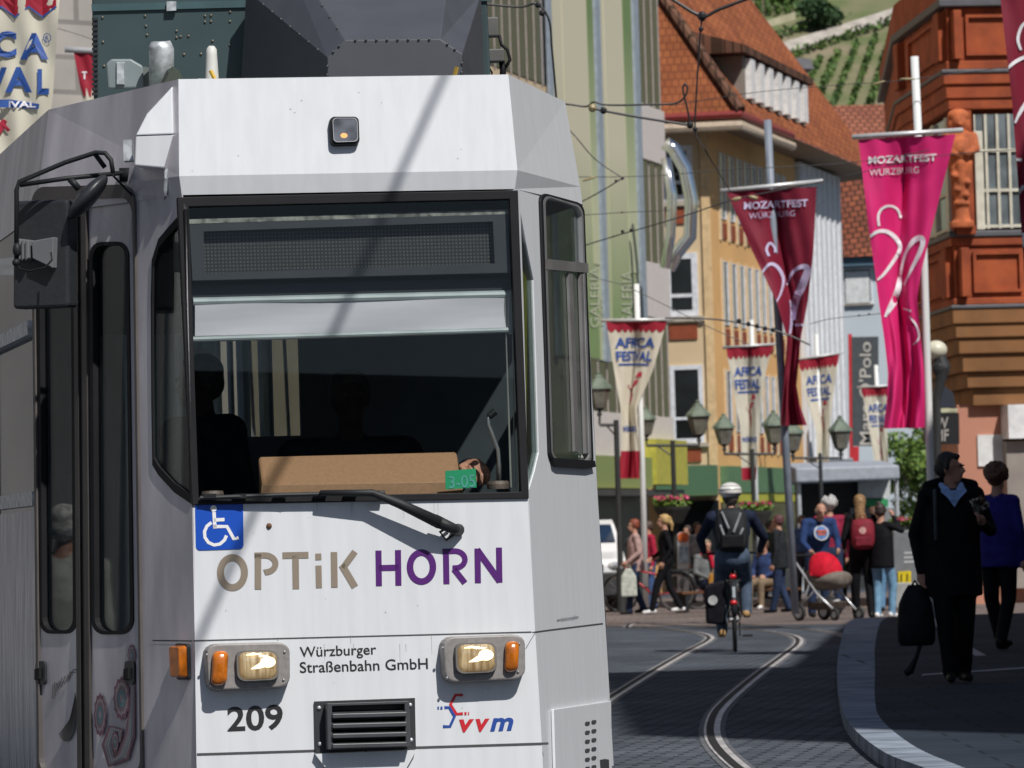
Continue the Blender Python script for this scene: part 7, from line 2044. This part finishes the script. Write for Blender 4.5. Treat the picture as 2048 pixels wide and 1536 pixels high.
# woman with backpack
b0 = G(1727, 1238)
e, D, q, k, sub = person('woman with long light brown hair all in black wearing the dark red backpack', b0, R(176), 1.76, [SK, black_c, black_c, shoe_b, black_c], dict(ankL=(.10, -.1, .085), ankR=(-.12, .10, .085), wrR=(-.30, -.1, .95), elR=(-.30, .05, 1.15), wrL=(.24, -.2, 1.02)), hair='long', haircol=(0.24, 0.14, 0.06), fem=True, bulk=1.06, group=pgr)
backpack('dark red backpack with round badge on the woman in black', matof(e), (-.03, .22, 1.20 * k), .34, .44, .16, (0.20, 0.022, 0.035), (0.17, 0.02, 0.032), badge=True)
b0 = G(1768, 1237)
e, D, q, k, sub = person('woman in black top and light blue jeans raising a hand to her dark hair', b0, R(150), 1.62, [SK, black_c, jean_l, shoe_w, black_c], dict(elR=(-.32, -.06, 1.34), wrR=(-.16, -.10, 1.56), hdR=(.4, 0, 1), ankL=(.07, .06, .085), ankR=(-.09, -.1, .085), kneeR=(-.12, -.10, .5)), hair='bun', haircol=(0.035, 0.022, 0.018), fem=True, group=pgr, coat=(.78, .2, .14))
# seated people
def seat(label, u, Y, yaw, H, mats, hairc, hr_, scarf=None, hz=.44):
    p = at(u, 1150, Y); b = Vector((p.x, p.y, gz(Y)))
    bn = empty('bench', b, yaw); tag(bn, 'dark bench under the ' + (' '.join(label.split()[:5]) if scarf else 'person in dark blue jacket'), 'bench')
    M = matof(bn)
    for sx in (-.5, .5):
        mb = MB(); mb.hexa([M @ Vector(q_) for q_ in ((sx - .03, -.2, 0), (sx + .03, -.2, 0), (sx + .03, .2, 0), (sx - .03, .2, 0), (sx - .03, -.2, hz - .12), (sx + .03, -.2, hz - .12), (sx + .03, .2, hz - .12), (sx - .03, .2, hz - .12))]); mb.build('leg', black_metal, bn)
    mb = MB(); mb.hexa([M @ Vector((x, y, z)) for z in (hz - .12, hz - .07) for x, y in ((-.6, -.22), (.6, -.22), (.6, .24), (-.6, .24))]); mb.build('seat', cm('bench_wood', (0.12, 0.06, 0.035)), bn, bevel=0.01)
    o = hz - .93 + .06
    r = person(label, b, yaw, H, mats, dict(pel=(0, 0, .96 + o), hipL=(.09, -.02, .94 + o), hipR=(-.09, -.02, .94 + o), kneeL=(.12, -.44, .93 + o), kneeR=(-.12, -.42, .93 + o), ankL=(.12, -.44, .085), ankR=(-.12, -.46, .085), che=(0, .02, 1.28 + o), nek=(0, 0, 1.47 + o), head=(0, -.03, 1.63 + o),
        shL=(.185, .02, 1.43 + o), shR=(-.185, .02, 1.43 + o), elL=(.25, -.02, 1.16 + o), elR=(-.25, -.02, 1.16 + o), wrL=(.12, -.24, 1.06 + o), wrR=(-.12, -.26, 1.06 + o)), hair=hr_, haircol=hairc, bulk=1.08, group=pgr)
    if scarf:
        mb = MB(); e_, D_, q_, k_, sub_ = r
        mb.tube([D_['nek'] + Vector((.09 * math.cos(a), .09 * math.sin(a) - .02, .01)) for a in [2 * math.pi * i / 14 for i in range(15)]], .04, 8); mb.cap(D_['nek'] + Vector((.02, -.12, 0)), D_['nek'] + Vector((.04, -.15, -.2)), .045, .03); sub_('scarf', mb, cm('scarf_red', (0.45, 0.015, 0.04)))
    return r
r = seat('seated woman in grey coat with bright red scarf left of the bicycle wheel', 1414, 92, R(25), 1.66, [SK, cm('cloth_grey', (0.14, 0.15, 0.15)), jean_d, shoe_b, black_c], (0.25, 0.20, 0.14), 'short', True)
hb_ = matof(r[0]) @ Vector((-.05, -.42, .58)); t = empty('handbag', hb_); tag(t, 'mustard brown handbag on the lap of the seated woman with red scarf', 'bag')
mb = MB(); mb.loft([[hb_ + Vector((x * .13, y * .06, -.09)) for x, y in ((-1, -1), (1, -1), (1, 1), (-1, 1))], [hb_ + Vector((x * .11, y * .05, .09)) for x, y in ((-1, -1), (1, -1), (1, 1), (-1, 1))]]); mb.build('bag_body', cm('bag_mustard', (0.36, 0.17, 0.03)), t, bevel=0.02)
mb = MB(); mb.tube([hb_ + Vector((-.08, 0, .09)), hb_ + Vector((0, 0, .2)), hb_ + Vector((.08, 0, .09))], .008, 6); mb.build('bag_handle', cm('bag_mustard', (0.36, 0.17, 0.03)), t)
seat('seated person in dark blue jacket right of the cyclist', 1531, 94, R(-30), 1.64, [SK, cm('cloth_deepblue', (0.03, 0.05, 0.13)), cm('cloth_khaki', (0.20, 0.15, 0.10)), shoe_w, black_c], (0.10, 0.06, 0.04), 'short')
# more passers-by further back
for (lab, u, Y, yaw, H, top, leg, hc, hr_, fem) in (('person in crimson top half hidden behind the woman in pink jacket', 1298, 100, -70, 1.66, (0.35, 0.02, 0.05), (0.05, 0.09, 0.2), (0.06, 0.04, 0.03), 'short', False),
    ('person in pale grey shirt walking behind the seated woman', 1396, 112, 30, 1.70, (0.30, 0.30, 0.31), (0.03, 0.035, 0.05), (0.05, 0.03, 0.02), 'short', False),
    ('person in dark green coat between cyclist and grey pole, far back', 1541, 116, 60, 1.72, (0.03, 0.05, 0.035), (0.02, 0.02, 0.03), (0.03, 0.02, 0.015), 'short', False),
    ('person in blue shirt far behind the pram, left of the crimson vest', 1606, 108, 10, 1.75, (0.08, 0.14, 0.30), (0.05, 0.05, 0.06), (0.10, 0.07, 0.05), 'short', False),
    ('woman in dark jacket with brown hair between the two women with backs turned', 1750, 84, 175, 1.66, (0.02, 0.02, 0.025), (0.10, 0.2, 0.32), (0.10, 0.05, 0.03), 'long', True),
    ('person in black far back between red vest and backpack woman', 1697, 104, 190, 1.74, (0.02, 0.02, 0.022), (0.03, 0.03, 0.035), (0.05, 0.04, 0.03), 'short', False),
    ('person in rust coloured jumper far back behind the parked wine bicycle', 1376, 118, -40, 1.68, (0.30, 0.09, 0.03), (0.03, 0.04, 0.07), (0.04, 0.03, 0.02), 'short', False)):
    p = at(u, 1100, Y)
    person(lab, (p.x, p.y, gz(Y)), R(yaw), H, [SK, cm('cloth_%.2f%.2f' % (top[0], top[2]), top), cm('cloth_%.2f%.2f' % (leg[0], leg[2]), leg), shoe_b, black_c], dict(ankL=(.09, -.12, .085), ankR=(-.09, .12, .085)), hair=hr_, haircol=hc, fem=fem, bulk=1.08, group=pgr, vox=0.017)
# parked bicycle
pk = G(1348, 1222); pk = Vector((at(1352, 1150, 96).x, 96, gz(96))); b2_ = empty('bicycle', pk, R(70)); tag(b2_, 'red framed bicycle parked behind the blonde woman', 'bicycle')
red_f = mat('frame_red', (0.42, 0.02, 0.03), 0.35)
wheel(b2_, matof(b2_), 0); wheel(b2_, matof(b2_), 1.08); bicycle_frame(b2_, matof(b2_), red_f)
b3_ = empty('bicycle', (at(1395, 1150, 98).x, 98, gz(98)), R(-62)); tag(b3_, 'dark red bicycle parked left of the cyclist, behind the seated woman', 'bicycle')
wheel(b3_, matof(b3_), 0); wheel(b3_, matof(b3_), 1.08); bicycle_frame(b3_, matof(b3_), mat('frame_wine', (0.20, 0.02, 0.03), 0.4))
# white van
vb_ = Vector((at(1158, 1150, 97).x, 97, gz(97)))
vn = empty('white_van', vb_, R(2)); tag(vn, 'white van facing the viewer, half hidden by the right flank of the tram', 'van')
VM = matof(vn)
def Vv(x, y, z): return VM @ Vector((x, y, z))
mb = MB()
prof = [(.0, .30), (-.02, .55), (.02, .86), (.10, .98), (.75, 1.12), (1.05, 1.30), (1.45, 1.62), (1.75, 1.70), (4.4, 1.70), (4.5, 1.5), (4.5, .3)]
def vring(f, zf=1.0):
    out = []
    for y, z in prof: out.append(Vv(f * (1 if z < 1.1 else 1 - .16 * (z - 1.1) / .6), y, z))
    return out
mb.loft([vring(-.86), vring(-.80 * 1.08), vring(.80 * 1.08), vring(.86)])
mb.build('body', mat('van_white', (0.72, 0.73, 0.74), 0.25, coat=0.5, var=0.02), vn, bevel=0.05)
mb = MB(); mb.add([Vv(-.74, 1.02, 1.275), Vv(.74, 1.02, 1.275), Vv(.68, 1.43, 1.60), Vv(-.68, 1.43, 1.60)], [(0, 1, 2, 3)]); mb.add([Vv(-.74, .985, 1.29), Vv(.74, .985, 1.29), Vv(.68, 1.40, 1.615), Vv(-.68, 1.40, 1.615)], [(0, 1, 2, 3)])
mb.build('windscreen', mat('van_glass', (0.015, 0.03, 0.06), 0.06, coat=0.5), vn)
mb = MB(); mb.hexa([Vv(x, y, z) for z in (.30, .74) for x, y in ((-.84, -.06), (.84, -.06), (.84, .05), (-.84, .05))]); mb.build('bumper', mat('van_bumper', (0.035, 0.036, 0.04), 0.5), vn, bevel=0.03)
mb = MB(); mb.hexa([Vv(x, y, z) for z in (.76, .88) for x, y in ((-.45, -.03), (.45, -.03), (.45, .05), (-.45, .05))]); mb.build('grille', mat('van_grille', (0.03, 0.03, 0.03), 0.4), vn)
for sx in (-1, 1):
    mb = MB(); mb.ell(Vv(sx * .68, .03, .84), (.16, .06, .085)); mb.build('headlight', mat('van_lamp', (0.55, 0.57, 0.6), 0.1, 0.5, scale=20, var=.5), vn, smooth=True)
    mb = MB(); mb.ell(Vv(sx * 1.0, 1.05, 1.25), (.09, .05, .11)); mb.tube([Vv(sx * .84, 1.1, 1.2), Vv(sx * .97, 1.06, 1.22)], .02, 6); mb.build('wing_mirror', black_plastic, vn, smooth=True)
    for y in (.75, 3.7):
        mb = MB(); mb.tube([Vv(sx * .87, y, .32), Vv(sx * .70, y, .32)], .32, 20); w_ = mb.build('wheel', tyre_m, vn)
        mb = MB(); mb.tube([Vv(sx * .88, y, .32), Vv(sx * .80, y, .32)], .2, 16); mb.build('rim', galv, w_)
mb = MB(); mb.hexa([Vv(x, y, z) for z in (.46, .57) for x, y in ((-.26, -.075), (.26, -.075), (.26, -.06), (-.26, -.06))]); mb.build('number_plate', mat('plate_white', (0.6, 0.6, 0.6), 0.5), vn)

# --- people in the tram
def tpt(x, y, z): return TM @ Vector((x, y, z))
drv_c = cm('driver_navy', (0.014, 0.015, 0.022))
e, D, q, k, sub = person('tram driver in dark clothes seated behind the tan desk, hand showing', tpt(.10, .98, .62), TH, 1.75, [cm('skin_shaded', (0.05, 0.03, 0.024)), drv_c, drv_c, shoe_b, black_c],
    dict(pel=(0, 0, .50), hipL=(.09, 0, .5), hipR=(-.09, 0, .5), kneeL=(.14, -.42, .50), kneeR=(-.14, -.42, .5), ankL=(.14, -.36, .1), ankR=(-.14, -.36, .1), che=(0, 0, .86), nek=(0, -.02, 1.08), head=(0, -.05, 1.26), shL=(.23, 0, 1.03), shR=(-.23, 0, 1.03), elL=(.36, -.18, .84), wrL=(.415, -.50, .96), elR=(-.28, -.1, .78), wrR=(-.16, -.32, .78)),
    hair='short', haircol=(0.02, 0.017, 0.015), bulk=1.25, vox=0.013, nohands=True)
P = []
w = Vector((.415, -.50, .96)) * k
hand(P, w, Vector((.25, -1, -.10)), Vector((-.4, 0, -1)), 1.25, 0, 0.75)
mb = MB()
for pr in P: add_prim(mb, pr)
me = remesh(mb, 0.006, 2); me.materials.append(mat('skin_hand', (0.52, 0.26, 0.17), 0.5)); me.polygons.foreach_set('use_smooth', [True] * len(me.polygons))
o = bpy.data.objects.new('hand', me); COL.objects.link(o); o.parent = e
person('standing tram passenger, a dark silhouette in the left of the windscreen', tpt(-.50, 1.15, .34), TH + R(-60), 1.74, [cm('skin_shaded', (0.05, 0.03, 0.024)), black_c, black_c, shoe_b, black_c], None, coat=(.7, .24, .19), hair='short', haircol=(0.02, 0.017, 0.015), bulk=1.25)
# --- what the panes mirror: an old man and flag poles left of the tram, outside the frame
def mirror(u, v, pl, t):
    p = hit(u, v, pl); d = (p - Vector((0, 0, CAM_H))).normalized(); n = pl[1]
    r = d - n * 2 * d.dot(n)
    return p + r * t
mp_ = mirror(112, 1140, PL, 2.6)
person('old man with white hair in pale grey jacket, mirrored in tram door', (mp_.x, mp_.y, 0), R(262), 1.56, [SK, cm('cloth_palegrey', (0.50, 0.50, 0.46)), cm('cloth_palegrey2', (0.35, 0.34, 0.31)), shoe_b, white_c], None, coat=(.72, .22, .17), hair='short', haircol=(0.55, 0.53, 0.51), bulk=1.12)
for (u, v, t_, lab) in ((346, 700, 6.0, 'tall white flag pole out of frame, seen mirrored in the tram corner pane'), (248, 1000, 4.5, 'second white flag pole out of frame, seen mirrored in the tram door')):
    c0 = mirror(u, v, PL, t_); mb = MB(); mb.tube([Vector((c0.x, c0.y, 0)), Vector((c0.x + .02, c0.y, 3)), Vector((c0.x, c0.y, 9))], [.055, .05, .035], 10)
    o = mb.build('flag_pole', white_wood, smooth=True); tag(o, lab, 'flag pole')
